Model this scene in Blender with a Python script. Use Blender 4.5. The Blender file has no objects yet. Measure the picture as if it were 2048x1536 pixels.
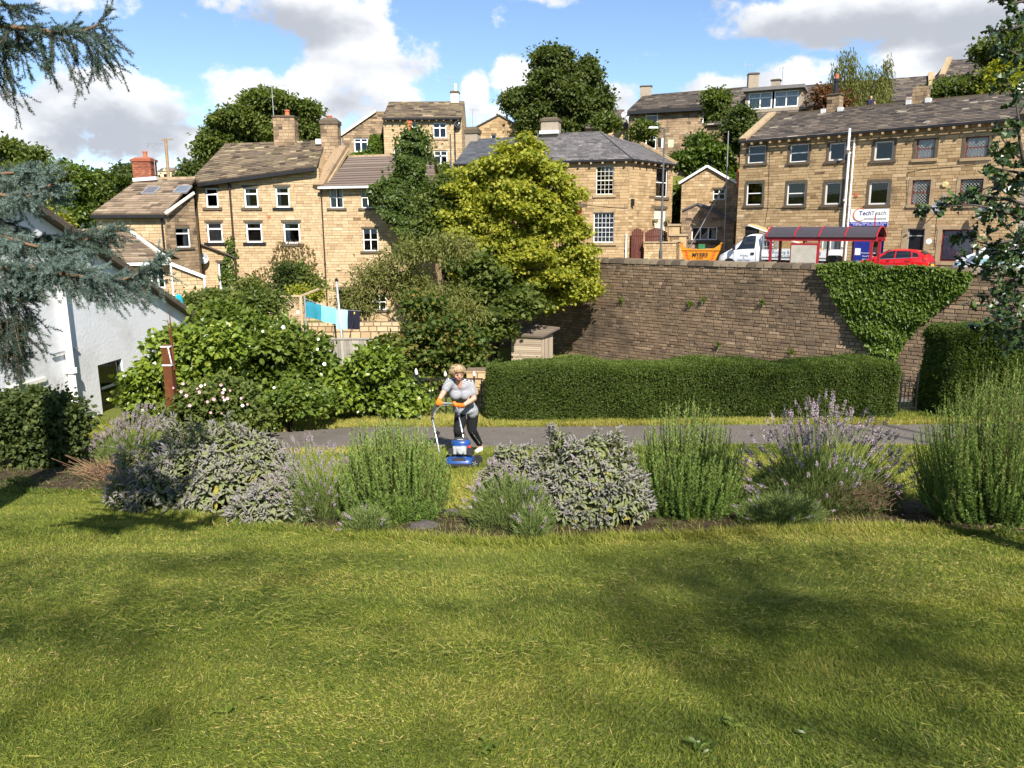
import bpy, bmesh, math, random
import numpy as np
from mathutils import Vector, Matrix

random.seed(7)
RNG = np.random.default_rng(11)
SC = bpy.context.scene
COL = SC.collection
PI = math.pi

# ------------------------------------------------------------------ camera
F_PX, W_PX, H_PX = 1540.0, 2048.0, 1536.0
PITCH, ROLL = math.radians(11.5), math.radians(0.35)
cam_d = bpy.data.cameras.new('camera')
cam_d.sensor_width = 36.0
cam_d.lens = F_PX / W_PX * 36.0
cam_d.clip_start = 0.05
cam_d.clip_end = 6000.0
cam = bpy.data.objects.new('camera', cam_d)
COL.objects.link(cam)
CAM_M = (Matrix.Rotation(math.radians(90) - PITCH, 4, 'X') @ Matrix.Rotation(-ROLL, 4, 'Z'))
cam.matrix_world = CAM_M
SC.camera = cam
CAM_R = np.array(CAM_M.to_3x3())

# ------------------------------------------------------------------ light
SUN_AZ = math.atan2(0.30, -0.955)          # direction towards the sun, from +Y clockwise to +X
SUN_EL = math.radians(43)
sdir = Vector((math.sin(SUN_AZ) * math.cos(SUN_EL), math.cos(SUN_AZ) * math.cos(SUN_EL), math.sin(SUN_EL)))
sun_d = bpy.data.lights.new('sun', 'SUN')
sun_d.energy = 5.0
sun_d.angle = math.radians(0.53)
sun_d.color = (1.0, 0.945, 0.86)
sun = bpy.data.objects.new('sun', sun_d)
sun.rotation_euler = sdir.to_track_quat('Z', 'Y').to_euler()
COL.objects.link(sun)

SC.view_settings.view_transform = 'Standard'
SC.view_settings.look = 'None'
SC.view_settings.exposure = 1.06
SC.view_settings.gamma = 1.0
SC.view_settings.use_curve_mapping = False
SC.cycles.max_bounces = 6
SC.cycles.diffuse_bounces = 4
SC.cycles.glossy_bounces = 3
SC.cycles.transmission_bounces = 4
SC.cycles.transparent_max_bounces = 8
SC.cycles.caustics_reflective = False
SC.cycles.caustics_refractive = False
SC.cycles.use_denoising = True

# ------------------------------------------------------------------ pixel -> world helpers (photograph is 2048 x 1536)
def ray(x, y):
 d = CAM_R @ np.array([(x - W_PX / 2) / F_PX, -(y - H_PX / 2) / F_PX, -1.0])
 return d
def at(x, y, Y):
 d = ray(x, y)
 return Vector(d * (Y / d[1]))
def onz(x, y, z):
 d = ray(x, y)
 return Vector(d * (z / d[2]))

# ------------------------------------------------------------------ sky
world = bpy.data.worlds.new('World')
SC.world = world
world.use_nodes = True
wn, wl = world.node_tree.nodes, world.node_tree.links
wn.clear()
def wnode(t, **kw):
 n = wn.new(t)
 for k, v in kw.items():
  setattr(n, k, v)
 return n
def wmath(op, a, b=None, clamp=False, c=None):
 n = wnode('ShaderNodeMath', operation=op)
 n.use_clamp = clamp
 for i, v in enumerate((a, b, c)):
  if v is None:
   continue
  if isinstance(v, (int, float)):
   n.inputs[i].default_value = v
  else:
   wl.new(v, n.inputs[i])
 return n.outputs[0]
SKY_STRENGTH = 0.088
out = wnode('ShaderNodeOutputWorld')
bg = wnode('ShaderNodeBackground')
bg.inputs[1].default_value = SKY_STRENGTH
wl.new(bg.outputs[0], out.inputs[0])
sky = wnode('ShaderNodeTexSky', sky_type='NISHITA')
sky.sun_disc = False
sky.sun_elevation = SUN_EL
sky.sun_rotation = SUN_AZ
sky.altitude = 1500
sky.air_density = 1.0
sky.dust_density = 0.0
sky.ozone_density = 3.0
tc = wnode('ShaderNodeTexCoord')
sep = wnode('ShaderNodeSeparateXYZ')
wl.new(tc.outputs['Generated'], sep.inputs[0])
AZ = wmath('ARCTAN2', sep.outputs[0], sep.outputs[1])
EL = wmath('ARCSINE', sep.outputs[2])
cmb = wnode('ShaderNodeCombineXYZ')
wl.new(AZ, cmb.inputs[0]); wl.new(EL, cmb.inputs[1])
AE = cmb.outputs[0]
def wnoise(scale, detail, rough, off=0.0, stretch=1.0):
 mp = wnode('ShaderNodeMapping')
 mp.inputs['Location'].default_value = (off, off * 0.7, off * 1.3)
 mp.inputs['Scale'].default_value = (1, 1, stretch)
 wl.new(tc.outputs['Generated'], mp.inputs[0])
 n = wnode('ShaderNodeTexNoise')
 n.inputs['Scale'].default_value = scale
 n.inputs['Detail'].default_value = detail
 n.inputs['Roughness'].default_value = rough
 wl.new(mp.outputs[0], n.inputs[0])
 return n.outputs[0]
billow = wnoise(13.0, 8.0, 0.62, 3.1, 1.35)
fine = wnoise(36.0, 5.0, 0.6, 9.3, 1.2)
wide = wnoise(3.2, 5.0, 0.55, 1.7, 2.6)
# cumulus heaps: (px, py, rx, ry, darkness of the base, strength)
CLOUDS = [(615, 18, 165, 78, 1.0, 1.0), (720, 130, 150, 105, .25, 1.1), (600, 215, 260, 90, .75, 1.0), (825, 120, 60, 55, .2, .5),
    (215, 210, 200, 95, .8, 1.0), (60, 250, 170, 95, .45, 1.0), (330, 285, 220, 55, .4, .9), (470, 190, 90, 65, .0, .9),
    (1030, 160, 52, 62, .0, 1.0), (948, 190, 36, 58, .0, .8), (1000, 235, 120, 42, .3, .7), (1225, 205, 80, 60, .3, .7),
    (1740, 28, 360, 82, 1.0, 1.1), (1850, 105, 170, 75, .0, 1.1), (1980, 60, 160, 95, .7, .9), (1460, 175, 130, 42, .0, .9),
    (1590, 150, 130, 48, .1, .8), (1690, 170, 110, 60, .2, .6), (1110, -12, 90, 32, .2, .6), (440, -5, 75, 40, .1, .7),
    (140, 0, 260, 34, .3, .55), (830, 260, 160, 50, .3, .6)]
dens = shade = None
for (cx, cy, rx, ry, dark, st) in CLOUDS:
 d = ray(cx, cy)
 d = d / np.linalg.norm(d)
 a0, e0 = math.atan2(d[0], d[1]), math.asin(d[2])
 d2 = ray(cx + rx, cy); d2 = d2 / np.linalg.norm(d2)
 d3 = ray(cx, cy - ry); d3 = d3 / np.linalg.norm(d3)
 ra = abs(math.atan2(d2[0], d2[1]) - a0); re = abs(math.asin(d3[2]) - e0)
 ma = wnode('ShaderNodeVectorMath', operation='MULTIPLY_ADD')
 wl.new(AE, ma.inputs[0])
 ma.inputs[1].default_value = (1 / ra, 1 / re, 0)
 ma.inputs[2].default_value = (-a0 / ra, -e0 / re, 0)
 dp = wnode('ShaderNodeVectorMath', operation='DOT_PRODUCT')
 wl.new(ma.outputs[0], dp.inputs[0]); wl.new(ma.outputs[0], dp.inputs[1])
 f = wmath('MAXIMUM', wmath('MULTIPLY_ADD', dp.outputs['Value'], -st, c=1.25 * st), 0.0)
 sv = wnode('ShaderNodeVectorMath', operation='DOT_PRODUCT')
 wl.new(ma.outputs[0], sv.inputs[0]); sv.inputs[1].default_value = (0, -dark, 0)
 s = wmath('MULTIPLY', f, wmath('ADD', sv.outputs['Value'], .35 * dark))
 dens = f if dens is None else wmath('MAXIMUM', dens, f)
 shade = s if shade is None else wmath('ADD', shade, s)
# the same broken cumulus goes on all round the sky
general = wmath('MULTIPLY', wmath('SUBTRACT', wide, 0.50), 5.0)
ahead = wmath('MULTIPLY', wmath('SUBTRACT', wmath('ABSOLUTE', AZ), 0.62), 6.0, True)
above = wmath('MULTIPLY', wmath('SUBTRACT', EL, 0.33), 6.0, True)
dens = wmath('MAXIMUM', dens, wmath('MULTIPLY', general, wmath('MAXIMUM', ahead, above)))
edge = wmath('ADD', wmath('MULTIPLY', wmath('SUBTRACT', billow, 0.5), 3.1), wmath('MULTIPLY', wmath('SUBTRACT', fine, 0.5), 0.7))
body = wmath('ADD', dens, edge)
mr = wnode('ShaderNodeMapRange', interpolation_type='SMOOTHSTEP')
mr.inputs[1].default_value = 0.30
mr.inputs[2].default_value = 0.85
wl.new(body, mr.inputs[0])
cov = wmath('MULTIPLY', mr.outputs[0], 0.97)
lump = wnoise(9.0, 6.0, 0.55, 5.7, 1.6)
grey = wmath('ADD', wmath('MULTIPLY', shade, .9), wmath('MULTIPLY', wmath('SUBTRACT', lump, 0.46), 2.6))
mr2 = wnode('ShaderNodeMapRange', interpolation_type='SMOOTHSTEP')
mr2.inputs[1].default_value = -0.15
mr2.inputs[2].default_value = 0.95
wl.new(grey, mr2.inputs[0])
cramp = wnode('ShaderNodeMix', data_type='RGBA')
cramp.inputs[6].default_value = (6.3, 6.35, 6.45, 1)
cramp.inputs[7].default_value = (3.1, 3.25, 3.6, 1)
wl.new(mr2.outputs[0], cramp.inputs[0])
mixs = wnode('ShaderNodeMix', data_type='RGBA')
wl.new(cov, mixs.inputs[0])
wl.new(sky.outputs[0], mixs.inputs[6])
wl.new(cramp.outputs[2], mixs.inputs[7])
wl.new(mixs.outputs[2], bg.inputs[0])
world.cycles.sampling_method = 'MANUAL'
world.cycles.sample_map_resolution = 512

# ------------------------------------------------------------------ materials
MATS = {}
def lin(c):
 return tuple(((v / 255) / 12.92 if v / 255 <= .04045 else ((v / 255 + .055) / 1.055) ** 2.4) for v in c)
def mat(name, col=(.5, .5, .5), rough=.75, spec=.3, metal=0., ramp=None, namt=.25, nscale=6., detail=4., bump=0., bscale=30., trans=0., coat=0.,
  stain=None, rndamt=1.0):
 """Principled material; ramp = [(pos, colour)] driven by the per-piece attribute rnd plus noise; stain = (colour, scale, lo, hi)."""
 if name in MATS:
  return MATS[name]
 m = bpy.data.materials.new(name)
 m.use_nodes = True
 nt = m.node_tree
 N, L = nt.nodes, nt.links
 b = N['Principled BSDF']
 b.inputs['Roughness'].default_value = rough
 b.inputs['Specular IOR Level'].default_value = spec
 b.inputs['Metallic'].default_value = metal
 if coat:
  b.inputs['Coat Weight'].default_value = coat
  b.inputs['Coat Roughness'].default_value = .05
 tcn = N.new('ShaderNodeTexCoord')
 nz = N.new('ShaderNodeTexNoise')
 nz.inputs['Scale'].default_value = nscale
 nz.inputs['Detail'].default_value = detail
 nz.inputs['Roughness'].default_value = .6
 L.new(tcn.outputs['Object'], nz.inputs[0])
 rp = N.new('ShaderNodeValToRGB')
 if ramp is None:
  ramp = [(0, tuple(c * (1 - namt) for c in col)), (1, tuple(min(1, c * (1 + namt)) for c in col))]
  rndamt = 0.0
  amt, mid = 1.6, .5
 else:
  amt, mid = namt, 0.
 el = rp.color_ramp.elements
 while len(el) > 1:
  el.remove(el[0])
 el[0].position = ramp[0][0]
 el[0].color = (*ramp[0][1], 1)
 for p, c in ramp[1:]:
  e = el.new(p)
  e.color = (*c, 1)
 sub = N.new('ShaderNodeMath'); sub.operation = 'MULTIPLY_ADD'
 L.new(nz.outputs[0], sub.inputs[0])
 sub.inputs[1].default_value = amt
 sub.inputs[2].default_value = mid - amt * .5
 fac = sub.outputs[0]
 if rndamt:
  a = N.new('ShaderNodeAttribute'); a.attribute_name = 'rnd'
  ad = N.new('ShaderNodeMath'); ad.operation = 'MULTIPLY_ADD'
  L.new(a.outputs['Fac'], ad.inputs[0]); ad.inputs[1].default_value = rndamt
  L.new(fac, ad.inputs[2])
  fac = ad.outputs[0]
 L.new(fac, rp.inputs[0])
 colout = rp.outputs[0]
 if stain:
  n2 = N.new('ShaderNodeTexNoise')
  n2.inputs['Scale'].default_value = stain[1]
  n2.inputs['Detail'].default_value = 5
  n2.inputs['Roughness'].default_value = .65
  L.new(tcn.outputs['Object'], n2.inputs[0])
  mr_ = N.new('ShaderNodeMapRange')
  mr_.inputs[1].default_value = stain[2]; mr_.inputs[2].default_value = stain[3]
  L.new(n2.outputs[0], mr_.inputs[0])
  mx = N.new('ShaderNodeMix'); mx.data_type = 'RGBA'
  L.new(mr_.outputs[0], mx.inputs[0])
  L.new(colout, mx.inputs[6]); mx.inputs[7].default_value = (*stain[0], 1)
  colout = mx.outputs[2]
 L.new(colout, b.inputs['Base Color'])
 if bump:
  n3 = N.new('ShaderNodeTexNoise')
  n3.inputs['Scale'].default_value = bscale
  n3.inputs['Detail'].default_value = 4
  L.new(tcn.outputs['Object'], n3.inputs[0])
  bp = N.new('ShaderNodeBump')
  bp.inputs['Strength'].default_value = bump
  bp.inputs['Distance'].default_value = .02
  L.new(n3.outputs[0], bp.inputs['Height'])
  L.new(bp.outputs[0], b.inputs['Normal'])
 if trans:
  tr = N.new('ShaderNodeBsdfTranslucent')
  gm = N.new('ShaderNodeMix'); gm.data_type = 'RGBA'; gm.blend_type = 'MULTIPLY'
  gm.inputs[0].default_value = 1
  L.new(colout, gm.inputs[6]); gm.inputs[7].default_value = (1.5, 1.6, .55, 1)
  L.new(gm.outputs[2], tr.inputs[0])
  ms = N.new('ShaderNodeMixShader')
  ms.inputs[0].default_value = trans
  L.new(b.outputs[0], ms.inputs[1]); L.new(tr.outputs[0], ms.inputs[2])
  L.new(ms.outputs[0], N['Material Output'].inputs[0])
 MATS[name] = m
 return m
def glass(name='window_glass', tint=(.9, .95, 1.), body=.25):
 if name in MATS:
  return MATS[name]
 m = bpy.data.materials.new(name); m.use_nodes = True
 N, L = m.node_tree.nodes, m.node_tree.links
 N.remove(N['Principled BSDF'])
 t = N.new('ShaderNodeBsdfTransparent'); t.inputs[0].default_value = (*tint, 1)
 g = N.new('ShaderNodeBsdfGlossy'); g.inputs['Roughness'].default_value = .02
 fr = N.new('ShaderNodeFresnel'); fr.inputs[0].default_value = 1.7
 ms = N.new('ShaderNodeMixShader')
 L.new(fr.outputs[0], ms.inputs[0]); L.new(t.outputs[0], ms.inputs[1]); L.new(g.outputs[0], ms.inputs[2])
 L.new(ms.outputs[0], N['Material Output'].inputs[0])
 MATS[name] = m
 return m

# ------------------------------------------------------------------ objects
WM = {}
def props(o, label=None, cat=None, group=None, kind=None):
 if label: o['label'] = label
 if cat: o['category'] = cat
 if group: o['group'] = group
 if kind: o['kind'] = kind
 return o
def thing(name, label, cat, loc=(0, 0, 0), rotz=0., group=None):
 o = bpy.data.objects.new(name, None)
 o.empty_display_size = .2
 COL.objects.link(o)
 o.location = loc
 o.rotation_euler = (0, 0, rotz)
 WM[o] = Matrix.Translation(Vector(loc)) @ Matrix.Rotation(rotz, 4, 'Z')
 return props(o, label, cat, group)
def wmat(o):
 return WM.get(o, Matrix.Identity(4))
def link(name, me, m, parent=None, world=False):
 o = bpy.data.objects.new(name, me)
 if m is not None and not me.materials:
  for x in (m if isinstance(m, (list, tuple)) else [m]):
   me.materials.append(x)
 COL.objects.link(o)
 if parent is not None:
  if world:
   me.transform(wmat(parent).inverted())
  o.parent = parent
  WM[o] = wmat(parent)
 return o
def np_mesh(name, V, Fs, rnd=None, smooth=False):
 me = bpy.data.meshes.new(name)
 V = np.asarray(V, dtype=np.float32)
 me.vertices.add(len(V)); me.vertices.foreach_set('co', V.ravel())
 Fs = [np.asarray(f, dtype=np.int32) for f in (Fs if isinstance(Fs, list) else [Fs])]
 idx = np.concatenate([f.ravel() for f in Fs])
 tot = np.concatenate([np.full(len(f), f.shape[1], dtype=np.int32) for f in Fs])
 start = np.concatenate([[0], np.cumsum(tot)[:-1]]).astype(np.int32)
 me.loops.add(len(idx)); me.loops.foreach_set('vertex_index', idx)
 me.polygons.add(len(tot)); me.polygons.foreach_set('loop_start', start)
 me.update(calc_edges=True)
 if not smooth:
  me.shade_flat()
 if rnd is not None:
  a = me.attributes.new('rnd', 'FLOAT', 'FACE')
  a.data.foreach_set('value', np.asarray(rnd, dtype=np.float32))
 return me
def nrm(v):
 v = np.asarray(v, float)
 return v / np.maximum(np.linalg.norm(v, axis=-1, keepdims=True), 1e-9)

class MB:
 """collects shapes that become one mesh"""
 def __init__(s):
  s.v, s.f, s.r, s.mi = [], [], [], []
 def add(s, V, F, r=.5, mi=0):
  o = len(s.v)
  s.v.extend([tuple(p) for p in V])
  for f in F:
   s.f.append(tuple(i + o for i in f)); s.r.append(r); s.mi.append(mi)
 def poly(s, pts, r=.5, mi=0):
  s.add(pts, [tuple(range(len(pts)))], r, mi)
 def box(s, c, size, ax=None, r=.5, mi=0, taper=0.):
  c = Vector(c); hx, hy, hz = [q / 2 for q in size]
  X, Y, Z = ax if ax else (Vector((1, 0, 0)), Vector((0, 1, 0)), Vector((0, 0, 1)))
  V = [c + X * (sx * hx) * (1 - taper * (sz > 0)) + Y * (sy * hy) * (1 - taper * (sz > 0)) + Z * sz * hz for sz in (-1, 1) for sy in (-1, 1) for sx in (-1, 1)]
  s.add(V, [(0, 2, 3, 1), (4, 5, 7, 6), (0, 1, 5, 4), (2, 6, 7, 3), (0, 4, 6, 2), (1, 3, 7, 5)], r, mi)
 def prism(s, pts, vec, r=.5, mi=0, cap=True):
  n = len(pts); vec = Vector(vec)
  V = [Vector(p) for p in pts] + [Vector(p) + vec for p in pts]
  F = [(i, (i + 1) % n, n + (i + 1) % n, n + i) for i in range(n)]
  if cap:
   F += [tuple(range(n - 1, -1, -1)), tuple(range(n, 2 * n))]
  s.add(V, F, r, mi)
 def bar(s, a, b, w, h=None, r=.5, mi=0, up=(0, 0, 1)):
  a, b = Vector(a), Vector(b); d = b - a; L = d.length
  if L < 1e-6: return
  Z = d / L; u = Vector(up)
  if abs(Z.dot(u)) > .99: u = Vector((0, 1, 0))
  X = Z.cross(u).normalized(); Y = Z.cross(X)
  s.box((a + b) / 2, (w, h or w, L), (X, Y, Z), r, mi)
 def tube(s, pts, rad, n=8, r=.5, mi=0, cap=True):
  pts = [Vector(p) for p in pts]
  if not isinstance(rad, (list, tuple)): rad = [rad] * len(pts)
  V = []; prev = None
  for i, p in enumerate(pts):
   t = (pts[min(i + 1, len(pts) - 1)] - pts[max(i - 1, 0)]).normalized()
   if prev is None:
    u = Vector((0, 0, 1)) if abs(t.z) < .9 else Vector((1, 0, 0))
    X = t.cross(u).normalized()
   else:
    X = (prev - t * prev.dot(t)).normalized()
   prev = X; Y = t.cross(X)
   for k in range(n):
    a = 2 * PI * k / n
    V.append(p + (X * math.cos(a) + Y * math.sin(a)) * rad[i])
  F = [(i * n + k, i * n + (k + 1) % n, (i + 1) * n + (k + 1) % n, (i + 1) * n + k) for i in range(len(pts) - 1) for k in range(n)]
  if cap:
   F += [tuple(range(n - 1, -1, -1)), tuple((len(pts) - 1) * n + k for k in range(n))]
  s.add(V, F, r, mi)
 def lathe(s, prof, c, n=16, ax=None, r=.5, mi=0):
  c = Vector(c)
  X, Y, Z = ax if ax else (Vector((1, 0, 0)), Vector((0, 1, 0)), Vector((0, 0, 1)))
  V = [c + (X * math.cos(2 * PI * k / n) + Y * math.sin(2 * PI * k / n)) * q + Z * h for (q, h) in prof for k in range(n)]
  m = len(prof)
  F = [(i * n + k, i * n + (k + 1) % n, (i + 1) * n + (k + 1) % n, (i + 1) * n + k) for i in range(m - 1) for k in range(n)]
  F += [tuple(range(n - 1, -1, -1)), tuple((m - 1) * n + k for k in range(n))]
  s.add(V, F, r, mi)
 def mesh(s, name='mesh', smooth=False):
  me = bpy.data.meshes.new(name)
  me.from_pydata([tuple(v) for v in s.v], [], s.f)
  if len(set(s.mi)) > 1 or any(s.mi):
   me.polygons.foreach_set('material_index', s.mi)
  a = me.attributes.new('rnd', 'FLOAT', 'FACE')
  a.data.foreach_set('value', np.array(s.r, dtype=np.float32))
  if smooth: me.shade_smooth()
  else: me.shade_flat()
  me.update()
  return me
 def build(s, name, m, parent=None, world=False, smooth=False):
  return link(name, s.mesh(name, smooth), m, parent, world)
def one(fn, name, m, parent=None, world=False, smooth=False):
 b = MB(); fn(b)
 return b.build(name, m, parent, world, smooth)
def smooth_mod(o, angle=.6, bevel=0., seg=2):
 if bevel:
  md = o.modifiers.new('soft', 'BEVEL'); md.width = bevel; md.segments = seg; md.limit_method = 'ANGLE'; md.angle_limit = math.radians(40)
 return o
def text(name, body, size, m, parent, loc, rot, extrude=.002, align='CENTER', bold=False, label=None):
 c = bpy.data.curves.new(name, 'FONT')
 c.body = body; c.size = size; c.align_x = align; c.align_y = 'CENTER'; c.extrude = extrude
 if bold: c.offset = size * .010
 tmp = bpy.data.objects.new(name, c)
 COL.objects.link(tmp)
 dg = bpy.context.evaluated_depsgraph_get()
 me = bpy.data.meshes.new_from_object(tmp.evaluated_get(dg))
 bpy.data.objects.remove(tmp); bpy.data.curves.remove(c)
 me.materials.clear(); me.materials.append(m)
 o = bpy.data.objects.new(name, me)
 COL.objects.link(o); o.parent = parent
 o.location = loc; o.rotation_euler = rot
 return o

# ------------------------------------------------------------------ 2D clipping
def clip_poly(poly, outline):
 """clip polygon by a convex counter-clockwise outline"""
 out_ = poly
 n = len(outline)
 for i in range(n):
  a, b = outline[i], outline[(i + 1) % n]
  ex, ey = b[0] - a[0], b[1] - a[1]
  side = lambda p: ex * (p[1] - a[1]) - ey * (p[0] - a[0])
  inp, out_ = out_, []
  for j in range(len(inp)):
   p, q = inp[j], inp[(j + 1) % len(inp)]
   sp, sq = side(p), side(q)
   if sp >= -1e-9: out_.append(p)
   if (sp > 1e-9 and sq < -1e-9) or (sp < -1e-9 and sq > 1e-9):
    t = sp / (sp - sq)
    out_.append((p[0] + (q[0] - p[0]) * t, p[1] + (q[1] - p[1]) * t))
  if len(out_) < 3: return []
 return out_
def area(p):
 return .5 * sum(p[i][0] * p[(i + 1) % len(p)][1] - p[(i + 1) % len(p)][0] * p[i][1] for i in range(len(p)))

class Fac:
 """a vertical plane; u runs to the right as seen from outside, w is out of the wall"""
 def __init__(s, P, d):
  d = Vector((d[0], d[1], 0)).normalized()
  s.P, s.d, s.n = Vector((P[0], P[1], 0)), d, Vector((d.y, -d.x, 0))
 def pt(s, u, z, w=0.):
  p = s.P + s.d * u + s.n * w
  return Vector((p.x, p.y, z))
 def uv(s, x, y):
  r = ray(x, y)
  t = (s.P.x * s.n.x + s.P.y * s.n.y) / (r[0] * s.n.x + r[1] * s.n.y)
  p = Vector(r * t)
  return ((p - s.P).dot(s.d), p.z)
 def rect(s, x0, y0, x1, y1):
  a, b, c, d = s.uv(x0, y0), s.uv(x1, y0), s.uv(x0, y1), s.uv(x1, y1)
  return ((a[0] + c[0]) / 2, (c[1] + d[1]) / 2, (b[0] + d[0]) / 2, (a[1] + b[1]) / 2)    # u0 z0 u1 z1
 def ax(s):
  return (s.d, -s.n, Vector((0, 0, 1)))
 def off(s, w):
  f = Fac((0, 0), (s.d.x, s.d.y)); f.P = s.P + s.n * w
  return f

# ------------------------------------------------------------------ ground heights
NX, NY = .669, .743                      # normal of the upper street (pointing away from the garden)
N_WALL, N_KERB, N_FAC = 39.5, 41.6, 48.6
Z_LOW, Z_ST = -8.2, -2.62
def sstep(a, b, x):
 t = np.clip((x - a) / (b - a), 0, 1)
 return t * t * (3 - 2 * t)
def zlow(X, Y):
 X, Y = np.asarray(X, float), np.asarray(Y, float)
 z = -1.6 - .17 * np.minimum(Y, 12.4)
 z = z - .085 * np.clip(Y - 12.4, 0, 3.4)
 ds = 17.0 + 5.0 * sstep(-1.5, -5.0, X)
 zl_ = Z_LOW + 2.1 * sstep(-3.0, -12.0, X)
 z = z + (zl_ - z) * sstep(ds, ds + 8.0, Y)
 z = np.where(Y < 0, -1.6 - .10 * Y, z)
 z = z + .02 * np.sin(X * .9 + 1) * np.cos(Y * .7) * (Y < 16)
 return z
def ground(x, y):
 """photo pixel -> point on the garden ground"""
 d = ray(x, y)
 t = 1.0
 for _ in range(60):
  p = d * t
  t += (p[2] - float(zlow(p[0], p[1]))) / max(.15, -d[2] / 1.0) * .5
 return Vector(d * t)

xs = np.concatenate([[-1500, -600, -250, -120, -70], np.arange(-44, 44.1, .8), [70, 120, 250, 600, 1500]])
ys = np.concatenate([[-300, -100, -40, -20], np.arange(-10, 56, .6), [60, 70, 90, 120, 200, 400, 800, 1600, 3000]])
GX, GY = np.meshgrid(xs, ys)
GZ = zlow(GX, GY)
nx_, ny_ = len(xs), len(ys)
V = np.stack([GX.ravel(), GY.ravel(), GZ.ravel()], 1)
ii = np.arange(nx_ * ny_).reshape(ny_, nx_)
Fq = np.stack([ii[:-1, :-1].ravel(), ii[:-1, 1:].ravel(), ii[1:, 1:].ravel(), ii[1:, :-1].ravel()], 1)
turf = mat('turf', ramp=[(0, (.055, .065, .014)), (.45, (.105, .12, .024)), (1, (.19, .18, .05))], namt=1.3, nscale=.9, detail=8, rough=.95, spec=.1, bump=.6, bscale=60, rndamt=0)
MATS['turf'].node_tree.nodes['Math'].inputs[2].default_value = -.15
link('ground', np_mesh('ground', V, Fq, smooth=True), turf)['kind'] = 'structure'

# sheets laid on the garden ground
def sheet(name, outline, m, lift, step=.35):
 xs_ = [p[0] for p in outline]; ys_ = [p[1] for p in outline]
 b = MB()
 x = min(xs_)
 poly = [(p[0], p[1]) for p in outline]
 if area(poly) < 0: poly = poly[::-1]
 while x < max(xs_):
  y = min(ys_)
  while y < max(ys_):
   cell = [(x, y), (x + step, y), (x + step, y + step), (x, y + step)]
   c = clip_poly(poly, cell)
   if c:
    b.poly([(q[0], q[1], float(zlow(q[0], q[1])) + lift) for q in c])
   y += step
  x += step
 o = b.build(name, m, smooth=True)
 o['kind'] = 'structure'
 return o
asphalt = mat('path_asphalt', ramp=[(0, (.075, .066, .056)), (.5, (.135, .118, .10)), (1, (.21, .185, .155))], namt=1.5, nscale=45, rough=.9, spec=.2, bump=.5, bscale=150, rndamt=0,
     stain=((.10, .088, .07), 1.2, .45, .75))
MATS['path_asphalt'].node_tree.nodes['Math'].inputs[2].default_value = -.25
PATH_N, PATH_F = 12.95, 15.0
pth = [(-6.5, 12.2), (-4.5, 12.75), (-2, PATH_N), (12, PATH_N), (12, PATH_F), (-3, PATH_F), (-5, 14.4), (-6.5, 13.6)]
sheet('path', pth, asphalt, .006)
soil = mat('bed_soil', ramp=[(0, (.022, .016, .010)), (.5, (.055, .040, .026)), (1, (.13, .10, .07))], namt=1.6, nscale=9, detail=8, rough=1, spec=.05, bump=1., bscale=40, rndamt=0)
MATS['bed_soil'].node_tree.nodes['Math'].inputs[2].default_value = -.3
EDGE_PX = [(-260, 985), (0, 985), (240, 988), (330, 1025), (500, 1058), (700, 1072), (1000, 1090), (1200, 1082), (1500, 1066), (1800, 1058), (2048, 1075), (2330, 1085)]
EDGE = [ground(*p) for p in EDGE_PX]
EX, EY = np.array([p.x for p in EDGE]), np.array([p.y for p in EDGE])
def bed_near(X):
 return np.interp(X, EX, EY)
def bed_far(X):
 return np.interp(X, [-9, -5.2, -3.4, -1.6, -1.0, -.4, .1, .9, 6, 9], [13.4, 13.0, 10.0, 8.4, 7.5, 7.2, 7.5, 8.0, 8.2, 8.2])
bo = [(x, float(bed_near(x))) for x in np.linspace(-9, 8, 50)] + [(x, float(bed_far(x))) for x in np.linspace(8, -9, 50)]
# the outline is not convex, so build the bed as strips
b = MB()
xx = np.linspace(-9, 8, 120)
for i in range(len(xx) - 1):
 for j in range(10):
  q = []
  for (x, t) in ((xx[i], j / 10), (xx[i + 1], j / 10), (xx[i + 1], (j + 1) / 10), (xx[i], (j + 1) / 10)):
   y = float(bed_near(x)) * (1 - t) + float(bed_far(x)) * t
   q.append((x, y, float(zlow(x, y)) + .010 + .03 * math.sin(PI * t)))
  b.poly(q)
b.build('flower_bed_soil', soil, smooth=True)['kind'] = 'structure'

# ------------------------------------------------------------------ lower lane behind the hedge, upper street and hillside
lane = mat('lane_tarmac', ramp=[(0, (.10, .095, .09)), (1, (.22, .21, .20))], namt=1.2, nscale=3, rough=.9, spec=.2, rndamt=0)
def nu(n, u):
 """street frame: n across the street, u along it to the right"""
 return (n * NX + u * NY, n * NY - u * NX)
U0, U1 = -64.0, 60.0
def strip(name, n0, n1, z, m, u0=U0, u1=U1, th=0.):
 b = MB()
 q = [(*nu(n0, u0), z), (*nu(n0, u1), z), (*nu(n1, u1), z), (*nu(n1, u0), z)]
 if th:
  b.prism([Vector((p[0], p[1], p[2] - th)) for p in q], (0, 0, th))
 else:
  b.poly(q)
 o = b.build(name, m)
 o['kind'] = 'structure'
 return o
strip('lane_road', 32.5, N_WALL - .05, Z_LOW + .02, lane, -28, 60)
flags = mat('pavement_flags', ramp=[(0, (.20, .18, .15)), (1, (.34, .31, .26))], namt=1.2, nscale=1.5, rough=.9, spec=.2, rndamt=0)
strip('street_base', N_WALL + .3, 75, Z_ST - .14, lane)
strip('street_road', N_KERB, N_FAC - 1.6, Z_ST - .10, lane)
strip('pavement', N_WALL + .3, N_KERB - .12, Z_ST, flags, th=.14)
strip('kerb', N_KERB - .12, N_KERB, Z_ST + .004, mat('kerb_stone', (.36, .33, .29), .85), th=.15)
strip('pavement', N_FAC - 1.48, N_FAC + .3, Z_ST, flags, th=.14)
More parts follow.
